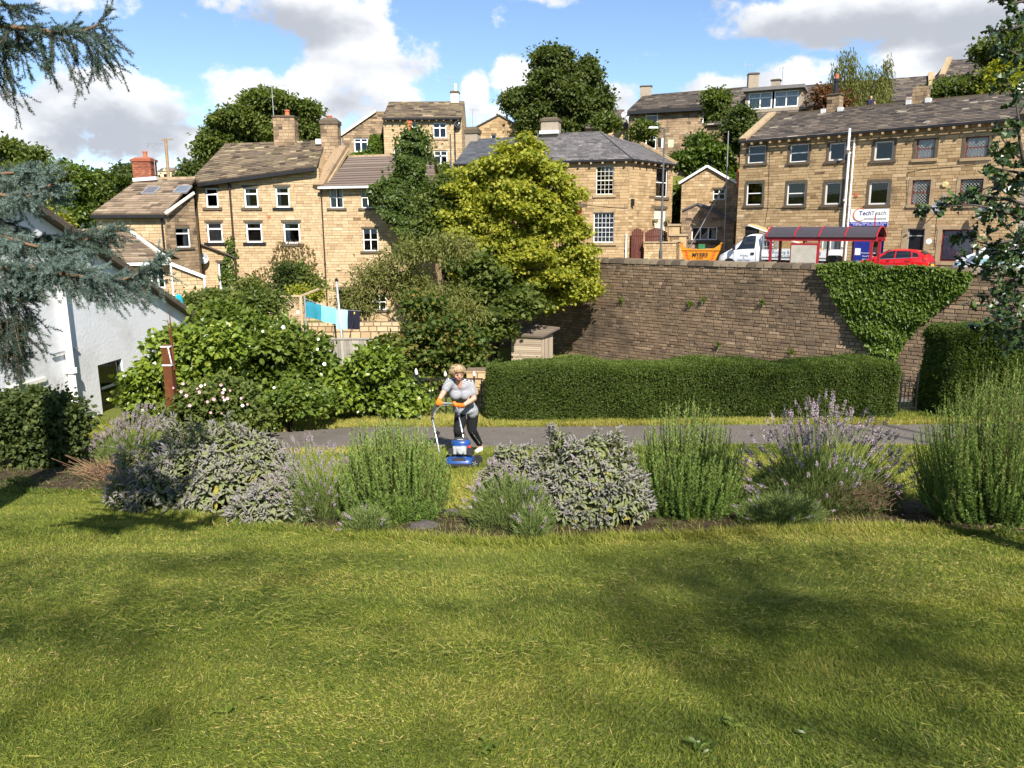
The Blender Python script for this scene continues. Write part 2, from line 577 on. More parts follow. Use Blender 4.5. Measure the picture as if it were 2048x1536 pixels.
strip('kerb', N_FAC - 1.6, N_FAC - 1.48, Z_ST + .004, MATS['kerb_stone'], th=.15)
# rising ground behind the houses
hx = np.concatenate([[-1500, -500, -200], np.arange(-90, 121, 4.), [200, 500, 1500]])
hy = np.concatenate([np.arange(44, 140, 3.), [160, 200, 260, 400, 800, 1600, 3000]])
HX, HY = np.meshgrid(hx, hy)
def zhill(X, Y):
 n = X * NX + Y * NY
 a = sstep(54, 66, n) * 7.2 + sstep(66, 110, n) * 5.0
 c = sstep(57, 71, Y) * sstep(-27, -17, X) * 7.2
 base = np.where(n > N_WALL + .2, Z_ST - .15, -6.4)
 z = np.maximum(base + a * sstep(-26, -14, X), base + c)
 return np.where(X < -26, -6.2 - .02 + sstep(150, 420, Y) * 9 - .02, z)
HZ = zhill(HX, HY)
hn, hm = len(hx), len(hy)
V = np.stack([HX.ravel(), HY.ravel(), HZ.ravel()], 1)
ii = np.arange(hn * hm).reshape(hm, hn)
Fq = np.stack([ii[:-1, :-1].ravel(), ii[:-1, 1:].ravel(), ii[1:, 1:].ravel(), ii[1:, :-1].ravel()], 1)
nn = V[:, 0] * NX + V[:, 1] * NY
keep = (nn[Fq].min(1) > 50) | ((V[Fq, 0].max(1) < -6) & (V[Fq, 1].min(1) > 56))
link('hillside', np_mesh('hillside', V, Fq[keep], smooth=True), turf)['kind'] = 'structure'

# ------------------------------------------------------------------ building kit
white_paint = mat('white_paint', (.78, .78, .76), .45, namt=.06)
black_paint = mat('black_gloss_paint', (.018, .018, .020), .35, namt=.3)
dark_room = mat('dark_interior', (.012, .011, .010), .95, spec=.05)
gl = glass()
curtain_m = mat('net_curtain', (.62, .60, .55), .9, namt=.15)
stone_honey = mat('sandstone_honey', ramp=[(0, (.127, .080, .043)), (.12, (.253, .165, .085)), (.5, (.399, .278, .147)), (.85, (.486, .353, .204)), (1, (.545, .414, .266))], namt=.40, nscale=5, detail=6, rough=.9, spec=.15, bump=.5, bscale=25,
      stain=((.085, .065, .045), .9, .53, .84))
stone_pale = mat('sandstone_pale', ramp=[(0, (.170, .108, .058)), (.1, (.324, .220, .123)), (.5, (.442, .320, .185)), (.9, (.511, .391, .247)), (1, (.544, .432, .296))], namt=.35, nscale=5, detail=6, rough=.9, spec=.15, bump=.5, bscale=25,
     stain=((.16, .11, .07), .8, .60, .85))
stone_brown = mat('sandstone_weathered', ramp=[(0, (.054, .040, .029)), (.25, (.153, .110, .073)), (.6, (.306, .216, .132)), (1, (.414, .304, .196))], namt=.40, nscale=5, detail=6, rough=.9, spec=.15, bump=.5, bscale=25,
      stain=((.06, .048, .035), .8, .55, .8))
mortar = mat('mortar', ramp=[(0, (.145, .102, .067)), (1, (.281, .212, .142))], namt=1., nscale=4, rough=.95, spec=.1, rndamt=0)  # mortar colour darkened to carry the shadow in the joints
mortar_d = mat('mortar_dark', ramp=[(0, (.13, .095, .06)), (1, (.26, .20, .13))], namt=1., nscale=4, rough=.95, spec=.1, rndamt=0)
dressed = mat('dressed_stone', ramp=[(0, (.34, .25, .15)), (1, (.52, .40, .25))], namt=1., nscale=6, rough=.88, spec=.15, rndamt=0, stain=((.12, .09, .06), 2.5, .5, .85))
sooty = mat('sooty_stone', ramp=[(0, (.10, .078, .055)), (1, (.27, .21, .14))], namt=1., nscale=6, rough=.88, spec=.15, rndamt=0)
slate_stone = mat('stone_slates', ramp=[(0, (.045, .036, .028)), (.3, (.105, .080, .058)), (.6, (.165, .125, .085)), (.85, (.235, .180, .115)), (1, (.33, .27, .17))], namt=.45, nscale=3, detail=6, rough=.9, spec=.2, bump=.4, bscale=25,
      stain=((.20, .19, .07), 1.1, .56, .82))
slate_brown = mat('brown_stone_slates', ramp=[(0, (.07, .052, .038)), (.3, (.15, .110, .075)), (.6, (.23, .172, .118)), (1, (.34, .265, .185))], namt=.4, nscale=3, detail=6, rough=.9, spec=.2, bump=.4, bscale=25)
slate_dark = mat('dark_stone_slates', ramp=[(0, (.030, .026, .024)), (.35, (.072, .060, .052)), (.65, (.115, .092, .074)), (.9, (.17, .135, .10)), (1, (.30, .26, .21))], namt=.4, nscale=3, detail=6, rough=.85, spec=.25, bump=.4, bscale=25)
slate_blue = mat('blue_grey_slates', ramp=[(0, (.060, .058, .060)), (.5, (.115, .105, .104)), (1, (.185, .168, .16))], namt=.4, nscale=3, detail=6, rough=.7, spec=.35)
tile_conc = mat('concrete_tiles', ramp=[(0, (.105, .078, .063)), (.5, (.15, .115, .095)), (1, (.20, .16, .135))], namt=.35, nscale=3, detail=6, rough=.85, spec=.2)
lead = mat('lead_flashing', (.55, .56, .57), .5, namt=.2)
render_chim = mat('cement_render', (.32, .265, .20), .92, namt=.3, nscale=3, stain=((.12, .10, .08), 3, .5, .8))
terracotta = mat('terracotta', (.42, .13, .06), .8, namt=.25)
brick_red = mat('red_brick', ramp=[(0, (.12, .04, .025)), (.5, (.26, .085, .05)), (1, (.38, .16, .09))], namt=.4, nscale=6, rough=.9, spec=.15)
grey_metal = mat('galvanised_metal', (.42, .43, .44), .45, metal=.6, namt=.15)

def rect_minus(poly_outline, openings):
 us = sorted({round(p[0], 4) for p in poly_outline} | {round(v, 4) for o in openings for v in (o[0], o[2])})
 zs = sorted({round(p[1], 4) for p in poly_outline} | {round(v, 4) for o in openings for v in (o[1], o[3])})
 cells = []
 for i in range(len(us) - 1):
  for j in range(len(zs) - 1):
   cu, cz = (us[i] + us[i + 1]) / 2, (zs[j] + zs[j + 1]) / 2
   if any(o[0] < cu < o[2] and o[1] < cz < o[3] for o in openings): continue
   c = clip_poly([(us[i], zs[j]), (us[i + 1], zs[j]), (us[i + 1], zs[j + 1]), (us[i], zs[j + 1])], poly_outline)
   if c and area(c) > 1e-5: cells.append(c)
 return cells
def stones(bm_, fac, outline, openings, course=.19, lens=(.28, .62), gap=.014, proud=(.006, .024), seed=1, chamfer=.0, quoin=None, keep=None):
 rg = random.Random(seed)
 z = min(p[1] for p in outline); z1 = max(p[1] for p in outline)
 ua, ub = min(p[0] for p in outline), max(p[0] for p in outline)
 cnt = 0
 while z < z1 - .02:
  h = course * rg.uniform(.82, 1.2)
  u = ua - rg.uniform(0, lens[0])
  while u < ub:
   L = rg.uniform(*lens)
   segs = [(u + gap / 2, u + L - gap / 2)]
   for o in openings:
    if o[3] <= z + .01 or o[1] >= z + h - .01: continue
    ns = []
    for (a, c) in segs:
     if c <= o[0] or a >= o[2]: ns.append((a, c)); continue
     if a < o[0] - .03: ns.append((a, o[0] - .004))
     if c > o[2] + .03: ns.append((o[2] + .004, c))
    segs = ns
   for (a, c) in segs:
    if c - a < .05: continue
    j = gap * .35
    q = [(a + rg.uniform(0, j), z + gap / 2 + rg.uniform(0, j)), (c - rg.uniform(0, j), z + gap / 2 + rg.uniform(0, j)), (c - rg.uniform(0, j), z + h - gap / 2 - rg.uniform(0, j)), (a + rg.uniform(0, j), z + h - gap / 2 - rg.uniform(0, j))]
    p = clip_poly(q, outline)
    if not p or area(p) < .003: continue
    w = rg.uniform(*proud); n = len(p)
    cu = sum(t[0] for t in p) / n; cz = sum(t[1] for t in p) / n
    k = chamfer
    fr = [(cu + (t[0] - cu) * (1 - k / max(.05, abs(t[0] - cu))), cz + (t[1] - cz) * (1 - k / max(.04, abs(t[1] - cz)))) for t in p] if k else p
    Vv = [fac.pt(t[0], t[1], -.01) for t in p] + [fac.pt(t[0], t[1], w) for t in fr]
    Ff = [tuple(range(n, 2 * n))] + [(i, (i + 1) % n, n + (i + 1) % n, n + i) for i in range(n)]
    rv = min(1, max(0, rg.gauss(.52, .17)))
    if keep is not None: keep.append((Vv, Ff, rv, area(p), cu, cz))
    else: bm_.add(Vv, Ff, rv)
    cnt += 1
   u += L
  z += h
 return cnt
def wall(root, fac, outline, openings=(), depth=6., ms=None, mm=None, reveal=.16, name='wall', seed=1, body=True, inset=.12, **kw):
 """stone wall with real openings and a closed body behind it"""
 ms, mm = ms or stone_honey, mm or mortar
 b = MB()
 for c in rect_minus(outline, openings):
  b.poly([fac.pt(u, z) for u, z in c])
 for (a, z0, c, z1) in openings:
  q = [(a, z0), (c, z0), (c, z1), (a, z1)]
  for i in range(4):
   p0, p1 = q[i], q[(i + 1) % 4]
   b.poly([fac.pt(*p1), fac.pt(*p0), fac.pt(*p0, -reveal), fac.pt(*p1, -reveal)])
 if body:
  n = len(outline)
  for i in range(n):
   p0, p1 = outline[i], outline[(i + 1) % n]
   b.poly([fac.pt(*p1), fac.pt(*p0), fac.pt(*p0, -depth), fac.pt(*p1, -depth)])
  b.poly([fac.pt(*p, -depth) for p in outline][::-1])
 o = b.build(name, mm, root, True)
 s = MB()
 stones(s, fac, outline, openings, seed=seed, **kw)
 if body and depth > 1:
  lo = min(p[1] for p in outline)
  for right in (True, False):
   ue = (max if right else min)(p[0] for p in outline)
   te = max(p[1] for p in outline if abs(p[0] - ue) < 1e-6)
   sf = Fac((0, 0), (-fac.n.x, -fac.n.y) if right else (fac.n.x, fac.n.y))
   sf.P = fac.pt(ue, 0, 0 if right else -depth)
   stones(s, sf, [(0, lo), (depth, lo), (depth, te), (0, te)], (), seed=seed + 7, **kw)
 so = s.build('stonework', ms, o, True)
 so['kind'] = 'stuff'
 return o
def window(root, fac, r, cols=1, split=None, style='casement', fm=None, sill=None, lintel=None, jamb=None, curtain=None, inset=.10, bar=.06, proud_sill=.07, name='window', lead_=False, grid=None, pane_m=None, blind=None):
 """frame mesh with panes, sill, lintel, curtains and the dark room behind as sub-parts"""
 u0, z0, u1, z1 = r
 fm = fm or white_paint
 f = MB()
 W, H = u1 - u0, z1 - z0
 wf = -inset
 def fb(a, b_, c, d, w=wf, t=.06):
  f.box(fac.pt((a + c) / 2, (b_ + d) / 2, w), (abs(c - a), t, abs(d - b_)), fac.ax())
 fb(u0, z0, u1, z0 + bar); fb(u0, z1 - bar, u1, z1)
 fb(u0, z0 + bar, u0 + bar, z1 - bar); fb(u1 - bar, z0 + bar, u1, z1 - bar)
 panes = []
 ia, ib, ja, jb = u0 + bar, u1 - bar, z0 + bar, z1 - bar
 if grid:
  nc, nr, mid = grid
  g = bar * .42
  for k in range(1, nc):
   x = ia + (ib - ia) * k / nc
   fb(x - g / 2, ja, x + g / 2, jb, wf, .035)
  for k in range(1, nr):
   zc = ja + (jb - ja) * k / nr
   gg = bar * 1.0 if k == mid else g
   fb(ia, zc - gg / 2, ib, zc + gg / 2, wf + .002, .05)
  panes = [(ia, ja, ib, jb)]
  if nc * nr <= 30:
   panes = [(ia + (ib - ia) * i / nc + g / 2, ja + (jb - ja) * k / nr + g / 2, ia + (ib - ia) * (i + 1) / nc - g / 2, ja + (jb - ja) * (k + 1) / nr - g / 2) for i in range(nc) for k in range(nr)]
 else:
  rows = [(ja, jb)]
  if split:
   zc = z0 + H * split
   fb(ia, zc - bar / 2, ib, zc + bar / 2)
   rows = [(ja, zc - bar / 2), (zc + bar / 2, jb)]
  cs = cols if isinstance(cols, (list, tuple)) else [cols] * len(rows)
  for (ra, rb), nc in zip(rows, cs):
   for k in range(nc):
    a = ia + (ib - ia) * k / nc; c = ia + (ib - ia) * (k + 1) / nc
    if k: fb(a - bar * .5, ra, a + bar * .5, rb)
    panes.append((a + (bar * .5 if k else 0), ra, c - (bar * .5 if k < nc - 1 else 0), rb))
 if lead_:
  # diamond leading laid over the panes
  for (a, b_, c, d) in panes:
   st = .165; wd, hd = c - a, d - b_
   k = -hd
   while k < wd + hd:
    for sg in (1, -1):
     pts = []
     for t in (0, 1):
      pass
     uA, zA = (a + k, b_) if sg == 1 else (a + k, d)
     uB, zB = (uA + hd, d) if sg == 1 else (uA + hd, b_)
     ta = max(0, (a - uA) / hd); tb = min(1, (c - uA) / hd)
     if tb - ta > .02:
      p = (uA + hd * ta, zA + (zB - zA) * ta); q = (uA + hd * tb, zA + (zB - zA) * tb)
      f.bar(fac.pt(*p, wf + .012), fac.pt(*q, wf + .012), .022, .008, mi=1)
    k += st
 wo = f.build(name, [fm, mat('leading', (.62, .63, .62), .5)] if lead_ else fm, root, True)
 for p in panes:
  b = MB()
  b.poly([fac.pt(p[0], p[1], wf), fac.pt(p[2], p[1], wf), fac.pt(p[2], p[3], wf), fac.pt(p[0], p[3], wf)])
  b.build('pane', pane_m or gl, wo, True)
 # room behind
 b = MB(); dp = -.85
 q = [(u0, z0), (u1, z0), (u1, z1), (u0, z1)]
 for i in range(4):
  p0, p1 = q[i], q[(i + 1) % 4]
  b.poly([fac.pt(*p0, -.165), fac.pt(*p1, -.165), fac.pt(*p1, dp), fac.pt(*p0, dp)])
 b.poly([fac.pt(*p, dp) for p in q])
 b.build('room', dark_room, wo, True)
 if curtain:
  b = MB()
  for (side, fr_) in curtain:
   cw = W * fr_
   a0 = u0 + bar * .5 if side == 'l' else u1 - bar * .5 - cw
   n = max(4, int(cw / .05)); pts = []
   for k in range(n + 1):
    u = a0 + cw * k / n
    pts.append((u, -.22 - .025 * math.sin(k * 2.1) - .01 * math.sin(k * .9)))
   for k in range(n):
    b.poly([fac.pt(pts[k][0], z0 + bar, pts[k][1]), fac.pt(pts[k + 1][0], z0 + bar, pts[k + 1][1]), fac.pt(pts[k + 1][0], z1 - bar, pts[k + 1][1]), fac.pt(pts[k][0], z1 - bar, pts[k][1])])
  b.build('curtain', curtain_m, wo, True)
 if blind:
  b = MB()
  b.poly([fac.pt(u0 + bar, z1 - bar - H * blind, -.19), fac.pt(u1 - bar, z1 - bar - H * blind, -.19), fac.pt(u1 - bar, z1 - bar, -.19), fac.pt(u0 + bar, z1 - bar, -.19)])
  b.build('blind', curtain_m, wo, True)
 if sill:
  m, ov, th = sill
  one(lambda b: b.box(fac.pt((u0 + u1) / 2, z0 - th / 2 - .002, proud_sill / 2 - .04), (W + 2 * ov, proud_sill + .14, th), fac.ax()), 'sill', m, wo, True)
 if lintel:
  m, ov, th = lintel
  one(lambda b: b.box(fac.pt((u0 + u1) / 2, z1 + th / 2 + .002, -.02), (W + 2 * ov, .11, th), fac.ax()), 'lintel', m, wo, True)
 if jamb:
  m, wd = jamb
  for a, c in ((u0 - wd, u0 - .003), (u1 + .003, u1 + wd)):
   one(lambda b: b.box(fac.pt((a + c) / 2, (z0 + z1) / 2, -.025), (c - a, .12, H), fac.ax()), 'jamb', m, wo, True)
 return wo
def slates(root, A, B, C, D, course=.24, width=.42, m=None, seed=1, th=.035, slab=.10, name='roof', lip=.8, wob=.012):
 """roof slope A eave-left, B eave-right, C ridge-right, D ridge-left: slab plus single slates"""
 A, B, C, D = [Vector(p) for p in (A, B, C, D)]
 rg = random.Random(seed)
 nv = (B - A).cross(D - A)
 if nv.length < 1e-6: nv = (B - A).cross(C - A)
 nv.normalize()
 if nv.z < 0: nv = -nv
 P = lambda u, v: (A * (1 - u) + B * u) * (1 - v) + (D * (1 - u) + C * u) * v
 b = MB()
 b.add([A, B, C, D, A - nv * slab, B - nv * slab, C - nv * slab, D - nv * slab], [(0, 1, 2, 3), (7, 6, 5, 4), (0, 4, 5, 1), (1, 5, 6, 2), (2, 6, 7, 3), (3, 7, 4, 0)], .3)
 ro = b.build(name, m, root, True)
 H = ((D - A).length + (C - B).length) / 2
 nr = max(2, int(round(H / course)))
 s = MB()
 for r in range(nr):
  t = r / nr
  cscale = 1.15 - .3 * t
  v0, v1 = r / nr, min(1, (r + 1.25) / nr)
  v0 = max(0, v0 + rg.uniform(-.04, .04) / nr)
  Lr = (P(1, v0) - P(0, v0)).length
  u = -rg.uniform(0, .5) * width / max(Lr, .01)
  while u < 1:
   du = width * cscale * rg.uniform(.6, 1.45) / max(Lr, .01)
   a, c = max(0, u), min(1, u + du)
   u += du
   if (c - a) * Lr < .05: continue
   g = .008 / max(Lr, .01)
   j = rg.uniform(-wob, wob)
   vv0 = max(0, v0 + rg.uniform(-.10, .06) / nr)
   p0, p1, p2, p3 = P(a + g, vv0), P(c - g, vv0), P(c - g, v1), P(a + g, v1)
   lo = nv * (th + .004 + max(0, j)); hi = nv * (.006)
   Vv = [p0 + lo, p1 + lo, p2 + hi, p3 + hi, p0 + nv * .001, p1 + nv * .001]
   s.add(Vv, [(0, 1, 2, 3), (4, 5, 1, 0), (4, 0, 3), (5, 2, 1)], min(1, max(0, rg.gauss(.5, .22))))
 so = s.build('slates', m, ro, True)
 so['kind'] = 'stuff'
 return ro
def ridge_tiles(root, a, b_, m, n=None, r=.12):
 a, b_ = Vector(a), Vector(b_)
 L = (b_ - a).length
 n = n or max(2, int(L / .5))
 s = MB()
 for k in range(n):
  p, q = a + (b_ - a) * (k / n), a + (b_ - a) * ((k + .97) / n)
  s.bar(p + Vector((0, 0, .03)), q + Vector((0, 0, .03)), r * 1.8, r, random.random())
 o = s.build('ridge_tiles', m, root, True); o['kind'] = 'stuff'
 return o
def chimney(root, fac, u, w, z0, z1, wu, ww, m, pots=(), cap=.10, capm=None, stone=True, taper=0.):
 c = fac.pt(u, 0, w)
 b = MB()
 b.box((c.x, c.y, (z0 + z1) / 2), (wu, ww, z1 - z0), fac.ax(), taper=taper)
 o = b.build('chimney', mortar_d if stone else m, root, True)
 if stone:
  s = MB()
  for (f2, wd) in ((Fac((0, 0), (fac.d.x, fac.d.y)), wu), (Fac((0, 0), (-fac.n.x, -fac.n.y)), ww), (Fac((0, 0), (fac.n.x, fac.n.y)), ww)):
   other = ww if wd == wu else wu
   f2.P = Vector((c.x, c.y, 0)) + f2.n * (other / 2 if wd != wu else ww / 2) if False else Vector((c.x, c.y, 0)) + f2.n * ((ww if abs(f2.d.dot(fac.d)) > .9 else wu) / 2)
   stones(s, f2, [(-wd / 2, z0), (wd / 2, z0), (wd / 2, z1), (-wd / 2, z1)], (), course=.2 if m is not brick_red else .1, lens=(.25, .5) if m is not brick_red else (.2, .26), seed=int(u * 97) % 1000)
  so = s.build('stonework', m, o, True); so['kind'] = 'stuff'
 if cap:
  one(lambda b: (b.box((c.x, c.y, z1 + cap / 2), (wu + .14, ww + .14, cap), fac.ax()), b.box((c.x, c.y, z1 + cap * 1.35), (wu, ww, cap * .7), fac.ax(), taper=.25)), 'chimney_cap', capm or sooty, o, True)
 for (du, ph, pr, pm) in pots:
  p = fac.pt(u + du, 0, w)
  one(lambda b: b.lathe([(pr * 1.05, 0), (pr, .05), (pr * .86, ph * .75), (pr * 1.05, ph * .8), (pr * 1.05, ph), (pr * .7, ph), (pr * .7, ph - .1)], (p.x, p.y, z1 + cap), 12), 'chimney_pot', pm, o, True)
 return o
def gutter(root, a, b_, m=None, r=.055, brackets=0, bm_=None, out=(0, -1, 0)):
 a, b_ = Vector(a), Vector(b_); m = m or black_paint
 one(lambda b: b.bar(a, b_, r * 2.0, r * 2), 'gutter', m, root, True)
 o = Vector(out)
 for k in range(brackets):
  p = a + (b_ - a) * ((k + .5) / brackets) - Vector((0, 0, r + .09)) - o * .06
  one(lambda b: b.box(p, (.12, .22, .12), ((b_ - a).normalized(), o, Vector((0, 0, 1)))), 'corbel', bm_ or dressed, root, True)
def pipe(root, pts, m=None, r=.05, name='downpipe'):
 b = MB(); b.tube(pts, r, 8)
 for p in pts[1:-1] + [pts[0].lerp(pts[-1], .5)]:
  b.lathe([(r * 1.5, -.05), (r * 1.5, .05)], p, 8)
 return b.build(name, m or black_paint, root, True)
def aerial(root, p, h=1.6, along=(1, 0, 0), L=1.1, n=9, yag=True):
 p = Vector(p); a = Vector(along).normalized()
 b = MB()
 b.tube([p, p + Vector((0, 0, h))], .025, 6)
 t = p + Vector((0, 0, h - .08))
 b.bar(t - a * L * .35, t + a * L * .65, .025)
 if yag:
  s = Vector((-a.y, a.x, 0))
  for k in range(n):
   c = t + a * L * (-.3 + .93 * k / (n - 1))
   b.bar(c - s * .22 + Vector((0, 0, .0)), c + s * .22, .014)
  for sg in (1, -1):
   b.bar(t - a * L * .33, t - a * L * .38 + Vector((0, 0, sg * .25)), .02)
 return b.build('tv_aerial', grey_metal, root, True)
def dish(root, fac, u, z, r=.32, m=None, turn=.5, arm=.45):
 m = m or mat('dish_grey', (.30, .31, .32), .5)
 c = fac.pt(u, z, arm)
 Z = (fac.n + fac.d * turn + Vector((0, 0, .35))).normalized()
 X = Z.cross(Vector((0, 0, 1))).normalized(); Y = Z.cross(X)
 b = MB()
 b.lathe([(.02, -.10), (r * .5, -.075), (r * .85, -.02), (r, .02), (r * .97, .03), (r * .8, -.005), (r * .45, -.05), (.02, -.08)], c, 18, (X, Y, Z))
 o = b.build('satellite_dish', m, root, True, True)
 one(lambda b: (b.tube([fac.pt(u, z - .15, -.02), fac.pt(u, z - .15, arm * .7), c - Z * .09], .025, 6), b.tube([c - Y * -r * .9, c + Z * .38 - Y * -.1], .014, 5), b.box(c + Z * .4 + Y * .08, (.07, .07, .10), (X, Y, Z))), 'dish_arm', grey_metal, o, True)
 return o
def gable_side(b, fac, u, z0, ze_f, zr, ze_b, depth, wr):
 b.poly([fac.pt(u, z0, 0), fac.pt(u, ze_f, 0), fac.pt(u, zr, -wr), fac.pt(u, ze_b, -depth), fac.pt(u, z0, -depth)])
def px_pt(fac, x, y, w):
 f = fac.off(w)
 u, z = f.uv(x, y)
 return f.pt(u, z)

# ================================================================== right-hand terrace above the retaining wall
SD = (NY, -NX)                                   # along the street, to the right
P0 = nu(N_FAC, 0)
T = Fac(P0, SD)
h = thing('terraced_house', 'long three-storey sandstone terrace with stone-slate roof above the bus shelter', 'house', (*nu(N_FAC, -20), Z_ST))
uL, uR = T.uv(1476, 400)[0], T.uv(2037, 400)[0]
zE = 5.28
R1 = [(1496, 291, 1531, 326), (1580, 288, 1617, 324), (1658, 285, 1691, 321), (1749, 282, 1787, 320), (1833, 277, 1870, 317), (1931, 273, 1977, 315)]
R2 = [(1493, 365, 1525, 410), (1574, 365, 1610, 410), (1650, 364, 1682, 409), (1738, 363, 1777, 409), (1823, 360, 1860, 409), (1919, 358, 1965, 409)]
R0 = [(1488, 453, 1517, 530), (1557, 456, 1614, 517), (1643, 454, 1676, 530), (1704, 457, 1767, 532), (1813, 457, 1847, 530), (1882, 459, 1948, 523)]
rects = [T.rect(*q) for q in R1 + R2 + R0]
for k in (12, 14, 15, 16):                        # doors go down to the pavement
 rects[k] = (rects[k][0], Z_ST + .02, rects[k][2], rects[k][3])
w_ = wall(h, T, [(uL, Z_ST - .1), (uR, Z_ST - .1), (uR, zE), (uL, zE)], rects, depth=7., seed=3, course=.17, lens=(.3, .8))
for k, r in enumerate(rects[:12]):
 sm = sooty if k % 6 < 4 else dressed
 if k % 6 < 2:
  window(h, T, r, 1, .52, fm=white_paint, sill=(sm, .16, .16), lintel=(sm, .12, .14), jamb=(sm, .13))
 elif k % 6 < 4:
  window(h, T, r, 1, None, fm=mat('flaking_white_paint', (.62, .60, .56), .7, namt=.3, nscale=14), sill=(sm, .2, .16), lintel=(sm, .12, .14), jamb=(sm, .14), bar=.09)
 else:
  up = k < 6
  window(h, T, r, 1, .5, fm=mat('brown_frame', (.16, .045, .03), .5, namt=.3), sill=(dressed, .2, .16), lintel=(dressed, .15, .15), jamb=(dressed if not up else sooty, .17), lead_=True, curtain=[('l', .98)] if up else [('l', .2)])
# ground floor
window(h, T, rects[12], 1, .84, fm=black_paint, lintel=(dressed, .2, .2), name='doorway', pane_m=mat('dark_door', (.02, .02, .02), .6))
window(h, T, rects[13], 1, .92, fm=white_paint, sill=(dressed, .1, .15), lintel=(dressed, .2, .2), name='boarded_window', pane_m=mat('plywood', (.36, .23, .10), .8, namt=.25))
window(h, T, rects[14], 2, .88, fm=white_paint, lintel=(dressed, .2, .2), name='doorway', pane_m=mat('grey_door', (.20, .23, .24), .5))
d_ = window(h, T, rects[15], [2, 1], .82, fm=mat('blue_shopfront_paint', (.012, .025, .22), .4, namt=.15), lintel=(dressed, .2, .2), name='shop_doorway', bar=.16)
one(lambda b: b.box(T.pt(rects[15][0] + .45, (Z_ST + rects[15][3]) / 2 - .35, -.06), (.75, .05, 2.0), T.ax()), 'door_panel', MATS['blue_shopfront_paint'], d_, True)
shop_white = mat('print_white', (.8, .8, .82), .5, namt=.03)
one(lambda b: b.box(T.pt(rects[15][0] + .34, -1.55, -.02), (.32, .012, .4), T.ax()), 'notice', shop_white, d_, True)
def fac_text(parent, name, body, size, m, fac, u, z, w, bold=False, align='CENTER'):
 loc = wmat(parent).inverted() @ fac.pt(u, z, w)
 a = math.atan2(fac.d.y, fac.d.x)
 R = wmat(parent).to_euler().z
 return text(name, body, size, m, parent, loc, (PI / 2, 0, a - R), .003, align, bold)
for k, (tx, sz) in enumerate((('Automation Hub', .12), ('Visual Display', .12), ('Digital Signage', .12), ('Video Wireless', .12), ('01484 60', .15))):
 fac_text(d_, 'door_lettering', tx, sz, shop_white, T, rects[15][0] + .95, -1.62 - .19 * k, -.028, k == 4)
window(h, T, rects[16], 1, .83, fm=mat('door_grey_frame', (.35, .33, .30), .5), lintel=(dressed, .3, .2), jamb=(dressed, .3), name='doorway', pane_m=mat('black_door', (.012, .012, .013), .35))
lw = window(h, T, rects[17], [1, 2], .78, fm=mat('maroon_frame', (.14, .018, .022), .4), sill=(dressed, .3, .2), lintel=(dressed, .3, .2), jamb=(dressed, .24), name='shop_window', blind=.22)
b = MB()
u0, z0, u1, z1 = rects[17]
n = 22
for k in range(n):
 a = u0 + .08 + (u1 - u0 - .16) * k / n; c = u0 + .08 + (u1 - u0 - .16) * (k + .86) / n
 b.poly([T.pt(a, z0 + .1, -.135), T.pt(c, z0 + .1, -.12), T.pt(c, z0 + (z1 - z0) * .77, -.12), T.pt(a, z0 + (z1 - z0) * .77, -.135)])
b.build('vertical_blind', mat('blind_white', (.75, .76, .74), .8, namt=.04), lw, True)
# roof
eL, eR = px_pt(T, 1476, 281, .22), px_pt(T, 2040, 243, .22)
zr = 7.2
def Tp(u, z, w): return T.pt(u, z, w)
rdw = -4.0
A, B = Tp(uL - .05, zE + .05, .24), Tp(uR + .1, zE + .05, .24)
C, D = Tp(uR + .1, zr, rdw), Tp(uL - .05, zr + .1, rdw)
slates(h, A, B, C, D, .26, .42, slate_dark, 5)
slates(h, Tp(uR + .1, zE, -7.2), Tp(uL - .05, zE, -7.2), D, C, .5, .8, slate_dark, 6, name='rear_roof')
ridge_tiles(h, D, C, sooty)
for uu_ in (uL, uR):
 b = MB(); gable_side(b, T, uu_, Z_ST, zE, zr - .1, zE, 7., 4.); b.build('gable_wall', stone_honey, h, True)
# raised verge coping at the near and far end
one(lambda b: b.bar(Tp(uL + .22, zE + .16, .26), Tp(uL + .22, zr + .28, rdw), .5, .16), 'verge_coping', dressed, h, True)
one(lambda b: b.bar(Tp(uR - .1, zE + .18, .26), Tp(uR - .1, zr + .25, rdw), .55, .2), 'verge_coping', sooty, h, True)
gutter(h, Tp(uL, zE + .0, .33), Tp(uR, zE + .0, .33), brackets=26, out=tuple(T.n))
uc, zc_ = T.off(rdw).uv(1671, 190)
chimney(h, T, uc, rdw, zr - .5, zr + .95, .75, .7, stone_brown, pots=[(0, .95, .17, black_paint)], cap=.06)
p = T.pt(uc, 0, rdw)
one(lambda b: b.lathe([(.13, 0), (.13, .28), (.10, .30)], (p.x, p.y, zr + 1.95), 12), 'chimney_cowl', terracotta, h, True)
uc2 = T.off(rdw).uv(1842, 195)[0]
chimney(h, T, uc2, rdw, zr - .5, zr + .85, .8, .7, stone_brown, cap=.0)
for du in (-.55, .5):
 for uu in (uc, uc2):
  one(lambda b: b.box(Tp(uu + du, zr + .02, rdw + .25), (.28, .5, .26), T.ax()), 'lead_flashing', lead, h, True)
for (x0, x1, r_) in ((1704, 1684, .075), (1712, 1692, .055)):
 ut = (T.uv(x0, 262)[0] + T.uv(x1, 520)[0]) / 2
 zt = T.uv(x0, 258 if r_ > .06 else 276)[1]
 pipe(h, [Tp(ut, zt, .42), Tp(ut, zE - .9, .42), Tp(ut - .03, zE - 1.1, .13), Tp(ut - .03, Z_ST, .13)] if r_ > .06 else [Tp(ut, zt, .14), Tp(ut, Z_ST, .14)], white_paint, r_)
for (x, y, rr, mm) in ((1880, 415, .38, None), (1969, 425, .38, None)):
 u, z = T.uv(x, y); dish(h, T, u, z, rr, mm, -.5, .55)
u, z = T.uv(1890, 369)
